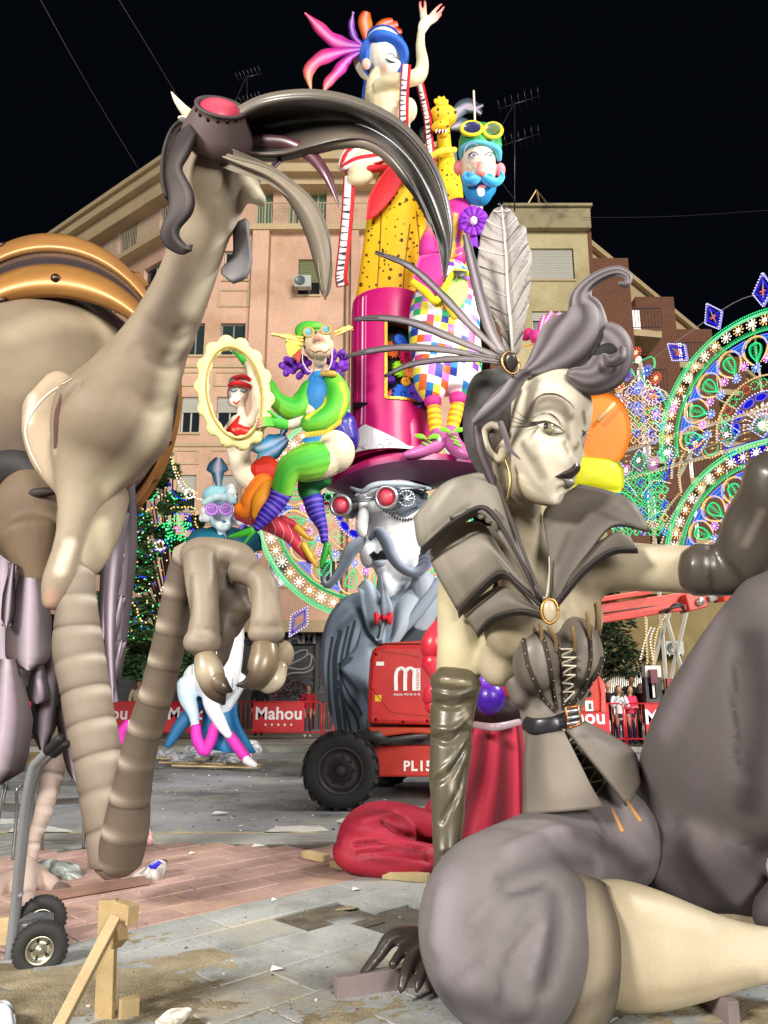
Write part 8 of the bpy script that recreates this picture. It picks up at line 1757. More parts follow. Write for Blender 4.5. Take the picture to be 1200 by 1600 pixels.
# first plate with crisp lower edge
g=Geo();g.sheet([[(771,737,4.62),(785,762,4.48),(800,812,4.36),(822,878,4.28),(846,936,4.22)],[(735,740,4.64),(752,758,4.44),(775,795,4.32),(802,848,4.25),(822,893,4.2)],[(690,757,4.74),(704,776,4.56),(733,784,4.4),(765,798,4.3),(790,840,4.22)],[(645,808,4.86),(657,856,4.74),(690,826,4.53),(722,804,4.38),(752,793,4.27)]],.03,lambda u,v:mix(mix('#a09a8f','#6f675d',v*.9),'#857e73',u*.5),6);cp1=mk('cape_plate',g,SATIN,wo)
bpy.data.objects.remove(c1)
airbrush(cp1,[([(700,765),(680,790)],20,'#c6c0b2',.6),([(724,748),(735,765)],14,'#7c7469',.5),([(660,845),(690,816),(730,790)],9,'#5c544c',.6),([(800,850),(830,910)],10,'#574f48',.6)])
edge([(657,857,4.7),(690,828,4.46),(722,806,4.34),(750,793,4.26),(770,806,4.22),(800,856,4.2),(842,936,4.18)],12,par=cp1)
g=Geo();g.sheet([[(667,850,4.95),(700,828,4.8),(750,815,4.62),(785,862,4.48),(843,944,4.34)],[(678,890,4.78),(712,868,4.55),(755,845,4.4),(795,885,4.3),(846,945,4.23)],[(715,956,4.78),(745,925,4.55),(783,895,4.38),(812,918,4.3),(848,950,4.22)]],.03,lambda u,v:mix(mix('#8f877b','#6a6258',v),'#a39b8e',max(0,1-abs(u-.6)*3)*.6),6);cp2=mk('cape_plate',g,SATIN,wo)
airbrush(cp2,[([(690,870),(720,925)],14,'#a89f90',.6),([(760,815),(800,880)],10,'#4b4440',.6),([(745,870),(700,900)],10,'#b0a898',.4)]);edge([(715,957,4.74),(745,925,4.5),(783,895,4.34),(812,917,4.26),(848,950,4.2)],10,par=cp2)
g=Geo();g.sheet([[(717,952,4.9),(750,932,4.7),(785,914,4.5),(815,934,4.42),(850,957,4.3)],[(730,970,4.78),(758,950,4.55),(790,935,4.4),(820,945,4.33),(850,960,4.24)],[(745,992,4.76),(767,968,4.55),(800,957,4.4),(825,957,4.32),(850,965,4.23)]],.03,lambda u,v:mix('#877e74','#5c544c',v*.7),5);cp3=mk('cape_plate',g,SATIN,wo);edge([(745,992,4.72),(767,968,4.52),(800,957,4.36),(825,957,4.3),(850,965,4.2)],6,par=cp3)
# right collar wing
g=Geo();g.sheet([[(858,945,4.24),(860,890,4.35),(852,835,4.55),(852,795,4.7),(905,756,4.75)],[(861,945,4.22),(868,890,4.3),(880,850,4.45),(905,800,4.55),(950,766,4.6)],[(863,946,4.22),(878,900,4.28),(905,850,4.38),(940,810,4.4),(990,785,4.45)],[(865,948,4.22),(888,905,4.28),(920,860,4.34),(960,818,4.36),(1017,828,4.38)]],.03,lambda u,v:mix('#5b5450','#6f675f',.5+.5*sin(u*7)),6);cp4=mk('cape_plate',g,SATIN,wo);airbrush(cp4,[([(900,780),(940,775),(980,795)],14,'#766e64',.6),([(930,800),(990,820)],8,'#35302e',.6),([(870,880),(890,830)],9,'#453f3c',.6)])
g=Geo();g.sheet([[(865,948,4.24),(892,900,4.3),(920,860,4.38),(960,832,4.4),(985,838,4.42)],[(864,952,4.22),(885,925,4.26),(915,890,4.32),(955,862,4.34),(996,859,4.36)]],.03,lambda u,v:mix('#6a6259','#4c4540',u),6);cp5=mk('cape_plate',g,SATIN,wo);edge([(864,952,4.2),(885,925,4.24),(915,890,4.3),(955,862,4.32),(996,859,4.34)],6,'#332e2c',par=cp5)
g=Geo();g.tube([(772,742,4.5,2),(800,815,4.3,3),(825,880,4.2,3),(846,932,4.14,3)],col='#4a423e');g.tube([(790,815,4.36,1),(822,885,4.24,1.5),(850,935,4.16,2.5),(858,900,4.26,1.5),(858,870,4.34,1)],col='#b0a794',seg=8);mk('neckline_trim',g,SATIN,wo)
g=Geo();g.ell(859,955,4.12,11,17,.4,5,'#b5a88c');bro=mk('cape_brooch',g,GLOSS,wo);g=Geo();g.tube([(859+13*cos(a*pi/8),955+19*sin(a*pi/8),4.12,2.3)for a in range(17)],col='#b98a4e',seg=8,sub=2);mk('gold_rim',g,METAL,bro)
# ---- corset and torso
g=Geo();g.tube([(862,1010,4.85,66),(864,1050,4.88,62),(860,1090,4.9,53),(859,1125,4.9,45),(866,1165,4.95,46),(890,1215,4.95,62),(905,1270,4.95,72)],col=CLO,k=.8,seg=24)
g.ell(838,1030,4.68,38,52,.8,-12,'#6b635a');g.ell(906,1015,4.66,36,54,.8,12,'#7a7268');g.tube([(778,1042,4.9,3),(795,1060,4.86,12),(818,1090,4.82,22)],col='#6b635a')
cor=mk('corset',g,paint('corset_paint',.5,.05,.15,.08),wo,remesh=.024,sm=5)
airbrush(cor,[([(848,1000),(850,1040),(858,1080)],12,'#8d857a',.6),([(925,1000),(930,1040)],12,'#9d958a',.7),([(815,1010),(812,1050),(840,1100)],14,'#4a443e',.6),([(880,1000),(878,1060)],10,'#38322e',.7),([(900,1180),(940,1200),(965,1240)],22,'#857c72',.5),([(830,1150),(835,1220)],20,'#857c70',.5)])
sc_=Surf(cor);sc2=Surf(cor,skin)
g=Geo();gd=Geo()
for top,pts in(((816,965),[(817,985),(826,1040),(850,1090),(868,1112)]),((844,972),[(846,990),(856,1030),(864,1075),(870,1108)]),((857,976),[(868,1000),(878,1040),(880,1080),(880,1108)]),((894,976),[(897,1000),(898,1040),(892,1080),(886,1105)]),((918,955),[(920,985),(922,1030),(912,1070),(894,1100)]),((934,938),[(936,975),(941,1020),(932,1050),(905,1090)])):
    line(sc_,pts,6,'#3a302a',.008,g=g,raised=.01)
    for k,p in enumerate(cr(pts,3)[1:-1]):h=sc_.hit(p[0],p[1],.018);gd.octa(h[0],.006,'#d8cfc0')if h else 0
    q=sc_.hit(pts[0][0],pts[0][1],.01)or sc2.hit(pts[0][0],pts[0][1],.01)
    if q:D=q[0].y-.02;b_=Geo();b_.tube([(pts[0][0]+1,pts[0][1]+18,D,2.6),(pts[0][0],pts[0][1],D-.01,3.2),(top[0],top[1]+3,D-.02,3.2)],col=['#5a4630','#b5925f'],k=.35,seg=10);mk('corset_bone',b_,WOODM,cor)
mk('corset_strap',g,SATIN,cor);mk('stud',gd,METAL,cor,kind='stuff')
zz=[(868+(3 if k%2 else 0),1008)for k in range(1)]
def lace(L,R,w_,n):
    g=Geo()
    for i in range(n):
        t0,t1=i/n,(i+.5)/n
        def at(P,t):Q=cr(P,8);x=t*(len(Q)-1);j=int(x);f=x-j;a=Q[j];b=Q[min(j+1,len(Q)-1)];return(a[0]+(b[0]-a[0])*f,a[1]+(b[1]-a[1])*f)
        line(sc2,[at(L,t0),at(R,t1)],w_,'#c9bfac',.02,sub=3,g=g,raised=.008);line(sc2,[at(R,t1),at(L,min(1,(i+1)/n))],w_,'#b5ab98',.024,sub=3,g=g,raised=.008)
    return mk('lacing',g,SATIN,cor)
lace([(872,1014),(874,1050),(880,1095)],[(901,1008),(902,1045),(894,1085)],2.4,6)
g=Geo();line(sc2,[(880,1134),(900,1180),(930,1225),(960,1262)],15,'#4a4038',.006,g=g);line(sc2,[(872,1136),(892,1190),(925,1240),(962,1285)],3.5,'#3a302a',.012,g=g,raised=.01);line(sc2,[(888,1134),(912,1175),(948,1222),(990,1270)],3.5,'#3a302a',.012,g=g,raised=.01);mk('lace_placket',g,SATIN,cor)
lace([(876,1138),(895,1188),(926,1236),(945,1260)],[(890,1136),(914,1175),(948,1220),(965,1240)],2.4,7)
g=Geo();g.tube([(820,1130,4.72,11),(835,1134,4.62,11.5),(862,1132,4.58,11.5),(884,1124,4.6,11),(900,1116,4.7,10)],col='#26262a',k=.25);blt=mk('belt',g,GLOSS,wo)
g=Geo()
for a,b in(((884,1106),(904,1103)),((904,1103),(908,1130)),((908,1130),(889,1138)),((889,1138),(884,1106))):g.tube([(*a,4.5,2.2),(*b,4.5,2.2)],col='#a8744a',seg=8,sub=1)
for y in(1112,1122,1131):g.tube([(887,y,4.5,2.6),(905,y-3,4.5,2.6)],col='#c9ccd0',seg=8,sub=1)
mk('buckle',g,METAL,blt)
# peplum skirt over the hips
g=Geo();g.sheet([[(822,1140,4.72),(818,1190,4.68),(817,1240,4.62),(816,1272,4.58)],[(850,1143,4.6),(856,1190,4.52),(866,1235,4.46),(880,1268,4.45)],[(880,1140,4.58),(905,1190,4.5),(925,1230,4.46),(945,1262,4.48)]],.03,lambda u,v:mix('#877e74','#6a625a',.5+.5*sin(u*5+v*2)),6);g.sheet([[(888,1136,4.58),(918,1176,4.52),(950,1215,4.5),(985,1258,4.55)],[(905,1130,4.66),(940,1158,4.6),(975,1190,4.6),(995,1235,4.66)],[(915,1126,4.8),(955,1148,4.85),(992,1175,4.85),(1004,1220,4.85)]],.03,lambda u,v:mix('#7a7268','#5c544e',u),6);pep=mk('peplum',g,SATIN,wo)
for a,b in(((956,1262),(972,1298)),((978,1250),(1000,1282))):g=Geo();g.tube([(*a,4.42,2.8),(*b,4.36,3.2)],col=['#5a4630','#c28a50'],k=.4,seg=10,sub=2);mk('lace_end',g,WOODM,pep)
# ---- gloves
g=Geo();g.tube([(712,1062,4.98,38),(710,1085,4.98,36),(706,1130,4.95,33),(703,1180,4.92,32),(700,1240,4.88,28),(699,1300,4.85,23),(699,1350,4.8,22),(690,1420,4.72,24),(672,1470,4.6,22)],col='#57503f',k=.9,seg=26,sub=8,bump=lambda t,a:1+.05*max(0,sin(t*26+a*1.2))+(.06 if t<.04 else 0));gv=mk('glove',g,GLOSS,wo,remesh=.014,sm=1)
carve(gv,[([(676,1098),(710,1104),(742,1092)],8,-.022),([(676,1080),(710,1086),(744,1076)],6,.015),([(674,1152),(704,1158),(736,1128)],8,-.022),([(676,1138),(710,1138),(738,1112)],6,.015),([(674,1226),(704,1206),(734,1160)],8,-.02),([(676,1212),(705,1190),(732,1148)],6,.015),([(690,1282),(716,1240),(728,1200)],8,-.018),([(680,1340),(704,1334),(722,1330)],7,-.015)])
airbrush(gv,[([(690,1062),(735,1068)],6,'#a89c80',.6),([(725,1110),(735,1130)],8,'#a89c88',.5),([(690,1200),(715,1240)],9,'#8d8068',.5),([(680,1095),(740,1090)],5,'#2f2a22',.7),([(676,1150),(730,1138)],5,'#2f2a22',.6),([(720,1180),(695,1215)],5,'#322c24',.6),([(700,1330),(700,1370)],18,'#3a352e',.5)])
g=Geo();g.ell(668,1478,4.6,28,22,.8,0,'#3e3834')
g.tube([(664,1470,4.6,17),(640,1463,4.58,16),(612,1466,4.55,13),(592,1492,4.5,10),(572,1516,4.45,8),(558,1530,4.4,4)],col='#3a3430',sub=6);g.tube([(660,1485,4.5,14),(645,1498,4.4,12),(634,1520,4.32,10),(628,1540,4.28,8),(626,1550,4.26,5)],col='#3a3430');g.tube([(672,1488,4.5,13),(664,1512,4.38,10),(655,1535,4.3,8),(650,1550,4.27,4)],col='#3a3430');g.tube([(652,1478,4.55,13),(628,1488,4.48,9),(612,1510,4.42,7)],col='#342f2c');mk('gloved_hand',g,GLOSS,wo,remesh=.012,sm=4)
g=Geo();g.tube([(1084,890,4.36,42),(1104,891,4.33,42)],col='#4c453e',k=.9);g.tube([(1100,892,4.36,34),(1125,893,4.32,38),(1150,880,4.28,44),(1175,840,4.2,48),(1200,790,4.1,52),(1225,740,4.0,54)],col='#4a433c',k=.9,seg=26,sub=8,bump=lambda t,a:1+.05*sin(t*14+a*2));gv2=mk('glove',g,GLOSS,wo,remesh=.02,sm=2);airbrush(gv2,[([(1165,850),(1190,800)],10,'#8a8074',.5),([(1105,870),(1112,910)],4,'#2a2521',.8),([(1140,880),(1160,905)],10,'#2c2622',.7)])
# ---- legs in baggy trousers
g=Geo();g.ell(792,1452,4.15,142,148,.85,0,'#787273');g.tube([(905,1330,4.75,78),(850,1370,4.55,100),(800,1420,4.3,125)],col='#716a6b');g.tube([(960,1300,4.9,90),(900,1330,4.75,70),(840,1345,4.55,66)],col='#6b6466');tr1=mk('trouser_leg',g,paint('trouser_paint',.66,0,.25,.08,spec=.3),wo,remesh=.035,sm=8)
TPM=tr1.data.materials[0]
carve(tr1,[([(790,1372),(850,1345),(930,1352)],28,-.025),([(790,1392),(840,1385),(866,1410),(868,1470),(850,1540)],30,-.025),([(800,1325),(870,1300),(930,1312)],22,.03),([(835,1420),(800,1490),(785,1570)],24,-.02),([(852,1440),(838,1520),(820,1580)],20,.015),([(770,1470),(710,1530)],28,-.012),([(690,1400),(680,1470)],30,.02),([(780,1400),(740,1440)],20,.02)])
airbrush(tr1,[([(700,1380),(690,1450),(720,1530)],50,'#9a9098',.5),([(780,1375),(860,1345),(930,1350)],18,'#575052',.6),([(800,1330),(870,1300),(920,1310)],24,'#8d8388',.5),([(866,1400),(870,1460),(850,1540)],20,'#4a4446',.65),([(800,1400),(850,1385)],10,'#4a4446',.7),([(830,1440),(790,1500),(780,1570)],9,'#5a5256',.6),([(850,1450),(830,1520)],8,'#9a9098',.5),([(700,1560),(800,1590)],44,'#453e42',.7),([(900,1300),(960,1330),(1000,1360)],26,'#3e383a',.7),([(760,1490),(700,1540)],12,'#5f575c',.4)])
g=Geo();g.tube([(1030,1310,4.95,70),(1095,1250,4.8,112),(1160,1165,4.5,136),(1218,1060,4.25,130),(1275,965,4.0,118)],col='#625b5b',k=.7,seg=30);g.tube([(1040,1330,4.8,60),(1090,1370,4.7,50),(1130,1350,4.6,90)],col='#4c4446',k=.8);tr2=mk('raised_trouser_leg',g,TPM,wo,remesh=.035,sm=8)
carve(tr2,[([(1152,1000),(1148,1100),(1158,1210)],20,-.02)])
airbrush(tr2,[([(1120,970),(1080,1060),(1040,1140)],34,'#857b80',.6),([(1150,1030),(1148,1100),(1155,1190)],6,'#332d30',.7),([(1180,1000),(1190,1120),(1170,1260)],34,'#2e292c',.7),([(1060,1350),(1130,1370),(1190,1320)],40,'#352f32',.7),([(1020,1240),(1040,1320),(1080,1390)],20,'#332e30',.6),([(1100,1150),(1090,1250)],34,'#655c60',.4)])
g=Geo();g.tube([(960,1255,5.0,40),(985,1330,4.95,60),(1020,1370,4.9,50)],col='#383335',k=.6);mk('seat_shadow_cloth',g,TPM,wo,remesh=.04,sm=4)
g=Geo();g.sheet([[(880,1370,4.15),(888,1430,4.0),(885,1500,3.95),(868,1570,3.95),(850,1625,4.0)],[(905,1366,4.1),(922,1430,3.93),(922,1500,3.88),(910,1570,3.88),(893,1625,3.95)],[(940,1376,4.15),(962,1440,3.98),(966,1500,3.92),(960,1560,3.92),(940,1620,4.0)],[(950,1386,4.35),(968,1445,4.3),(972,1500,4.25),(966,1560,4.25),(948,1610,4.3)]],.04,lambda u,v:mix(mix('#5c534a','#8a7f6c',max(0,1-abs(u-.45)*3)),'#4c443c',max(0,sin(v*9+u*3))**4*.5),6);mk('trouser_cuff',g,SATIN,wo)
g=Geo();g.tube([(920,1470,4.3,84),(970,1475,4.25,92),(1030,1482,4.22,84),(1100,1488,4.2,64),(1160,1490,4.18,46),(1215,1492,4.15,38),(1260,1495,4.1,40)],col=['#94866e','#bfb196','#cabda3','#bdb098'],k=.85,seg=30,sub=6);calf=mk('calf',g,SATIN,wo);airbrush(calf,[([(980,1565),(1080,1545),(1180,1525)],20,'#a38f70',.6),([(1000,1410),(1100,1440)],24,'#e2d8c0',.6),([(975,1400),(978,1540)],14,'#a0927a',.5)])
g=Geo();g.tube([(1240,1420,4.3,60),(1205,1428,4.3,34),(1190,1440,4.3,20)],col='#4a4245');mk('boot_cuff',g,SATIN,wo,remesh=.03,sm=3)
# ================================================================== FOREGROUND CLUTTER
def beamobj(name,P,label,cat,col='#a8936c',mat=WOODM,w_=.05,h_=.08,group=None,par=None):
    g=Geo();g.beam(P[0],P[1],w_,h_,col);o=mk(name,g,mat,par,bevel=.003)
    if par is None:tagit(o,label,cat,group)
    return o
# timber stake with brace
c=G(168,1600);D=c.y-.02
st=root('timber_stake','raw pine stake with diagonal brace and cross piece nailed together on the dirt','wooden prop',(W(165,1600,4.0).x,4.0,0))
def wb(x0,y0,D0,x1,y1,D1,w_,h_,name,par,col='#c4a368',up=(0,0,1),mat=WOODM):g=Geo();g.beam(W(x0,y0,D0),W(x1,y1,D1),w_,h_,col,up);return mk(name,g,mat,par,bevel=.004)
wb(170,1405,4.15,162,1640,4.12,.085,.05,'post',st,'#a89066',up=(0,1,0));wb(181,1434,4.05,74,1640,3.75,.05,.075,'brace',st,'#b8a078',up=(0,1,0));wb(183,1421,4.15,208,1430,4.05,.06,.09,'cross_piece',st,'#b39a70');wb(180,1470,4.12,192,1456,4.05,.05,.07,'cross_piece',st,'#a08860')
for(x,y,D,a,s_,lb_)in((200,1590,4.15,.6,.09,'short pine offcut lying right of the timber stake'),(0,1455,5.0,.2,.12,'pine board end standing behind the hand truck at the left edge')):
    q=W(x,y,D);g=Geo();g.box((q.x,D,max(.05,q.z)),(s_,.05,s_*1.2),a,'#b39c74');tagit(mk('timber_offcut',g,WOODM,None,bevel=.003),lb_,'offcut')
def bag(name,pts,D,label,cat,c1,c2,thick=.06,bulge=.1,ridge=0,seed=1,mat=None,group=None):
    g=Geo();g.plate(pts,D,thick,bulge,lambda t,a:mix(c1,c2,.5+.5*sin(a*5+t*7)),7,4);r=random.Random(seed)
    for i,v in enumerate(g.v):n_=noise.noise(v*9+Vector((seed,0,0)));g.v[i]=v+Vector((0,n_*bulge*.6,noise.noise(v*13+Vector((0,seed,0)))*.02))
    o=mk(name,g,mat or PLAS,None);tagit(o,label,cat,group);return o
bag('sandbag',[(195,1375),(215,1362),(240,1345),(262,1345),(258,1362),(246,1382),(215,1384)],7.0,'white plastic sack with blue print lying behind the low bird knee','sack','#cfcbc6','#8f8a86',.12,.12,seed=4)
g=Geo();g.plate([(232,1352),(248,1344),(253,1348),(244,1358),(234,1359)],6.83,.01,.01,'#2a1fae',sub=1);mk('blue_print',g,PLAS,bpy.data.objects['sandbag'],smooth=False)
bag('plastic_bag',[(55,1350),(80,1342),(115,1352),(132,1368),(140,1386),(110,1392),(70,1380)],7.1,'translucent grey plastic sack slumped behind the bird rear foot','sack','#a3aaa6','#6f7672',.12,.15,seed=9)
bag('plastic_bag',[(-10,1560),(14,1568),(26,1590),(24,1615),(-20,1625)],4.0,'white and blue crumpled plastic bag at the bottom left corner','bag','#e3e6e8','#9fb0be',.06,.08,seed=3)
bag('plastic_wrap',[(244,1592),(262,1580),(290,1575),(299,1584),(288,1596),(262,1612),(246,1606)],4.02,'crumpled clear plastic wrap on the sand near the bottom edge','plastic wrap','#d9d6cc','#a8a294',.03,.04,seed=6)
bag('plastic_wrap',[(672,1500),(700,1508),(714,1530),(700,1546),(676,1528)],4.75,'clear plastic film bunched behind the black glove on the timber','plastic wrap','#c9c6c0','#98948e',.03,.05,seed=7)
bag('cloth_scrap',[(218,1318),(228,1290),(238,1304),(240,1318),(230,1322)],7.3,'small pink and white wrapper standing behind the bird leg','wrapper','#c9a8a4','#a86a6a',.03,.04,seed=8)
# boards on the ground
p0,p1=G(70,1412),G(228,1385);beamobj('ground_board',(Vector((p0.x,p0.y,.05)),Vector((p1.x,p1.y,.05))),'weathered reddish board lying under the bird knee','board','#8a6a5c',w_=.2,h_=.03)
for a,b,lb_ in(((524,1568),(668,1545),'lilac grey timber at the left end of the frame under the woman statue'),((665,1552),(800,1600),'lilac grey timber running under the trousered knee'),((860,1600),(1210,1540),'long lilac grey timber under the bare calf'),((1070,1560),(1150,1612),'short lilac grey timber crossing below the calf at the bottom edge')):
    p0,p1=G(*a),G(*b);beamobj('base_timber',(Vector((p0.x,p0.y,.065)),Vector((p1.x,p1.y,.066))),lb_,'timber','#7d7070',w_=.06,h_=.12,group='timbers under the woman statue')
# hand truck
HD_=4.95
ht=root('hand_truck','grey hand truck with black grips and two knobbly wheels standing at the left edge','hand truck',(W(40,1500,HD_).x,HD_,0));GM=paint('grey_tube_paint',.35,.1,.05,.08)
for dx,dd in((0,0),(9,.28)):
    g=Geo();g.tube([(14+dx*.3,1500,HD_+dd,7),(24+dx*.3,1410,HD_+dd,7),(38+dx*.5,1270,HD_-.1+dd,7),(50+dx,1204,HD_-.15+dd,7),(60+dx,1188,HD_-.17+dd,7),(76+dx*1.0,1172+dx*.4,HD_-.2+dd,6.5)],col='#77787a',seg=14);mk('frame_tube',g,GM,ht)
    g=Geo();g.tube([(74+dx,1174+dx*.4,HD_-.2+dd,8),(96+dx*.8,1153+dx,HD_-.24+dd,8)],col='#161616',seg=14,k=1);mk('grip',g,paint('black_rubber',.6,0,.2,.1),ht)
g=Geo();a,b=W(18,1470,HD_+.05),W(72,1434,HD_+.15);g.box(((a.x+b.x)/2,HD_+.15,(a.z+b.z)/2),(b.x-a.x,.25,b.z-a.z),col='#5c5f63');mk('axle_bracket',g,GM,ht,bevel=.01)
for z in(1330,1400):g=Geo();g.rod(W(32,z,HD_-.03),W(34,z-4,HD_+.27),.014,'#77787a',8);mk('cross_bar',g,GM,ht)
for x,y,D,R_ in((63,1482,HD_-.1,40),(65,1438,HD_+.38,36)):
    c=W(x,y,D);R2_=R_*pm(c);ax=Vector((.35,-1,.0)).normalized();g=Geo();g.lathe(c,ax,[(R2_*.5,.035),(R2_*.6,.05),(R2_*.8,.055),(R2_*.95,.04),(R2_,0),(R2_*.95,-.04),(R2_*.8,-.055),(R2_*.5,-.04)],36,'#2b2a2a');ty=mk('tyre',g,M_TYR,ht)
    u=ax.cross(Vector((0,0,1))).normalized();v=ax.cross(u);g=Geo()
    for s_ in(-1,0,1):
        for k in range(30):a_=2*pi*(k+s_*.5)/30;d=u*cos(a_)+v*sin(a_);g.box(c+d*R2_*(.99-.05*abs(s_))+ax*s_*.028,(.012,.018,.014),col='#222121',M=Matrix((u*-sin(a_)+v*cos(a_),ax,d)).transposed())
    mk('tread_knobs',g,M_TYR,ty,kind='stuff',smooth=False);g=Geo();g.lathe(c,ax,[(R2_*.52,.045),(R2_*.47,.05),(R2_*.44,.02),(R2_*.2,.015),(R2_*.16,.04),(.001,.042)],28,'#a9a694');rm=mk('rim',g,METAL,ht)
    for k in range(5):a_=2*pi*k/5;d=u*cos(a_)+v*sin(a_);g=Geo();q=c+d*R2_*.31+ax*.018;g.rod(q,q+ax*.012,R2_*.055,'#3c3a34',8);mk('bolt',g,METAL,rm)
# aluminium cafe chairs
def chair(x,D,rot,label):
    o=W(x,1340,D);rt=root('cafe_chair',label,'chair',(o.x,D,0),'grey metal cafe chairs');c,s_=cos(rot),sin(rot);K='#8b8d8d'
    def P(a,b,z):return(o.x+a*c-b*s_,D+a*s_+b*c,z)
    for q in(-1,1):
        for f in(-1,1):g=Geo();g.tube([(*P(q*.26,f*.22,.0),.013),(*P(q*.24,f*.20,.43),.015)]+([(*P(q*.25,f*.2,.66),.014),(*P(q*.24,-.1,.67),.014)]if f>0 else[(*P(q*.25,-.24,.66),.014),(*P(q*.24,-.05,.67),.014)]),world=True,col=K,seg=10,sub=4);mk('leg',g,METAL,rt)
        g=Geo();g.tube([(*P(q*.22,.2,.42),.014),(*P(q*.22,.27,.85),.013)],world=True,col=K,seg=8);mk('back_post',g,METAL,rt)
    for k in range(7):g=Geo();g.beam(P(-.21,-.2+k*.065,.45),P(.21,-.2+k*.065,.45),.05,.008,K);mk('seat_slat',g,METAL,rt,smooth=False)
    for z in(.6,.7,.8):g=Geo();g.beam(P(-.22,.24,z),P(.22,.24,z),.05,.008,K,up=(0,1,0));mk('back_slat',g,METAL,rt,smooth=False)
chair(88,8.3,.3,'grey metal cafe chair standing behind the bird legs, the more central of the two');chair(5,7.9,-.2,'grey metal cafe chair cut off by the left edge of the picture')
# red draped figure and curtain, purple bottle, red hand
RC=lambda t,a:mix('#8a1c30','#c8304a',.5+.5*sin(a*3+t*4))
rd=root('red_drapery_figure','crimson folded drapery legs lying on pallets beside the black lift tyre','sculpture',(W(600,1360,7.3).x,7.3,0))
g=Geo();g.tube([(540,1318,7.2,18),(560,1290,7.3,24),(590,1272,7.4,20),(640,1278,7.4,20),(700,1300,7.4,22)],col='#b02a40',k=1);g.tube([(545,1320,7.1,24),(580,1330,7.0,26),(630,1338,7.0,26),(690,1345,7.1,22)],col='#b02a40',k=1);g.ell(590,1305,7.25,62,38,1,-6,'#b02a40');g.tube([(530,1322,7.15,12),(545,1338,7.05,22),(600,1345,7.0,28),(660,1350,7.0,24)],col='#a02438');dr=mk('draped_legs',g,FIG,rd,remesh=.02,sm=4)
carve(dr,[([(600,1283),(630,1302),(690,1316)],8,-.05),([(555,1318),(600,1312),(660,1326)],7,-.05),([(560,1335),(620,1332),(670,1345)],7,-.03),([(600,1322),(660,1332)],6,.03)])
airbrush(dr,[([(600,1285),(640,1305),(690,1318)],7,'#5c1422',.8),([(560,1318),(600,1318),(660,1330)],5,'#6a1828',.7),([(570,1282),(620,1268)],8,'#d85068',.6),([(560,1340),(620,1350)],7,'#7a1a2c',.6),([(575,1305),(600,1300)],9,'#c83a54',.6),([(600,1326),(660,1336)],4,'#e06a80',.5)])
cu=root('red_curtain_figure','tall crimson pleated curtain sculpture behind the gloved arm','sculpture',(W(765,1300,7.6).x,7.6,0));g=Geo();g.tube([(775,1120,7.6,38),(772,1160,7.6,48),(765,1220,7.6,60),(750,1290,7.6,84),(745,1350,7.6,96)],k=.6,seg=64,sub=8,col=lambda t,a:mix('#6a1020','#d02f4c',.5+.5*sin(a*9)),bump=lambda t,a:1+.10*sin(a*9));mk('pleats',g,FIG,cu);g=Geo();g.tube([(740,1132,7.3,5),(775,1136,7.1,6),(812,1128,7.3,5)],col='#b8a0a8',k=.5);mk('clear_band',g,GLOSS,cu)
g=Geo();g.tube([(788,1060,7.8,20),(815,1085,7.8,30),(830,1110,7.8,30)],col='#b01c30');g.ell(776,1112,7.55,44,26,.8,0,'#2a0c14');mk('dark_neckband',g,FIG,cu)
vs=root('purple_vase','glossy purple round flask resting on the crimson curtain','vase',W(766,1118,7.3));g=Geo();g.ell(765,1090,7.2,25,27,1,0,lambda t,a:mix('#8a40d0','#3c0f9a',.5+.5*sin(t*3-.4)));g.tube([(760,1070,7.2,11),(757,1056,7.2,9),(757,1050,7.2,12)],col='#8a50d8');fb=mk('flask',g,GLOSS,vs,remesh=.014,sm=2);g=Geo();g.tube([(748,1047,7.2,2),(757,1045,7.1,3),(767,1047,7.2,2)],col='#2a1a4a');mk('flask_rim',g,GLOSS,vs)
rh=root('red_hand_figure','bright red folded finger shapes left of the glove against the lift hood','sculpture',W(680,1100,8.2));g=Geo()
for pts in([(695,970,8.2,12),(680,1000,8.1,20),(676,1022,8.1,19)],[(672,1030,8.1,18),(690,1048,8.1,20),(700,1052,8.2,16)],[(700,1070,8.2,16),(682,1078,8.15,18),(670,1096,8.15,12)],[(674,1100,8.15,14),(690,1112,8.2,16),(700,1150,8.2,14)]):g=Geo();g.tube(pts,col=['#c82438','#d83a4e','#b81c30'],k=.9);mk('finger',g,GLOSS,rh)
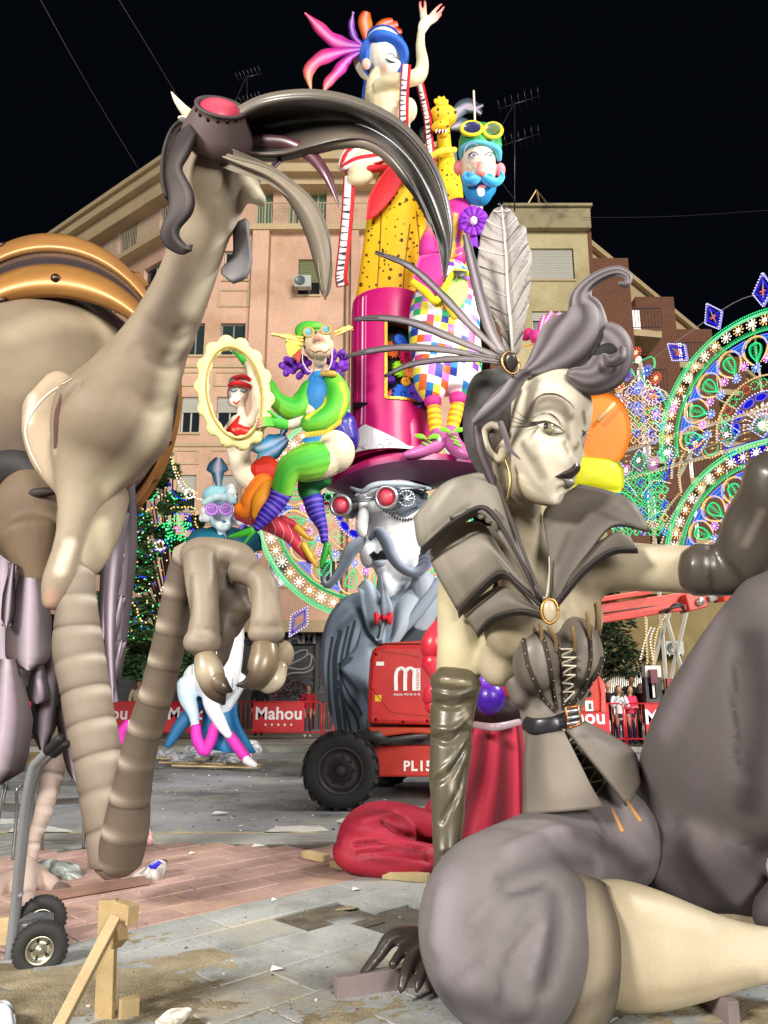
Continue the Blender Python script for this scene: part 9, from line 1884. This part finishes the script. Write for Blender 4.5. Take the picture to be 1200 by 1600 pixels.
# pallet scraps under the drapery
for x0,y0,x1,y1,lb_ in((476,1345,510,1352,'small pine batten at the left tip of the crimson drapery'),(520,1360,620,1378,'pine batten under the middle of the crimson drapery'),(600,1378,670,1384,'pine batten under the right end of the crimson drapery')):
    p0,p1=G(x0,y0),G(x1,y1);beamobj('pine_batten',(Vector((p0.x,p0.y,.06)),Vector((p1.x,p1.y,.06))),lb_,'batten','#b09c72',w_=.09,h_=.06,group='pine battens under the drapery')
# sacks and paper round the masked lady's base
r=random.Random(21);pal=root('pallet','pale pallet boards under the masked lady figure','pallet',(G(320,1200).x,G(320,1200).y,0))
for k,(x0,x1,y)in enumerate(((250,408,1197),(246,400,1190),(270,405,1202))):a,b=G(x0,y),G(x1,y+4);g=Geo();g.beam((a.x,a.y,.08),(b.x,b.y,.08),.12,.03,'#c9b083');mk('board',g,WOODM,pal,smooth=False)
LBL=['white ballast sack lying %s of the pink leg warmers'%s_ for s_ in('far left','left front','just left','behind','between the ankles','right front','just right','far right','last right')]
for k,(x,y,w_,h_)in enumerate(((262,1180,18,9),(285,1188,20,9),(300,1176,16,10),(320,1170,16,8),(335,1190,18,8),(355,1186,18,9),(345,1170,20,9),(392,1168,16,11),(378,1178,14,8))):
    Dg=G(x,y+h_).y+.3
    bag('ballast_sack',[(x-w_,y),(x-w_*.5,y-h_),(x+w_*.5,y-h_),(x+w_,y-1),(x+w_*.9,y+h_),(x-w_*.6,y+h_)],Dg,LBL[k],'sack','#dcdde2','#8f929c',.14,.16,seed=k+30,group='ballast sacks round the masked lady')
for k,(x,y,s_)in enumerate(((405,1328,.07),(428,1415,.02),(395,1198,.1),(420,1168,.14),(556,1398,.03),(533,1316,.0),(432,1526,.035),(300,1340,.03),(345,1275,.1))):
    if s_<=0:continue
    p=G(x,y);g=Geo();g.poly([(p.x-s_,p.y-s_*.5,.034),(p.x+s_*.9,p.y-s_*.4,.045),(p.x+s_,p.y+s_*.5,.034),(p.x-s_*.8,p.y+s_*.6,.05)],0,(0,0,.003),'#e3e0d8');o=mk('paper_scrap',g,PLAS,None,smooth=False);tagit(o,'pale paper scrap on '+['the far edge of the red tiles','the red tiles near the earth patch','the road by the pallet','the road right of the ballast sacks','the grey slabs below the crimson drapery','','the grey slabs left of the black glove','the red tiles right of the white sack','the road left of the lift tyre'][k],'litter','paper scraps on the ground')
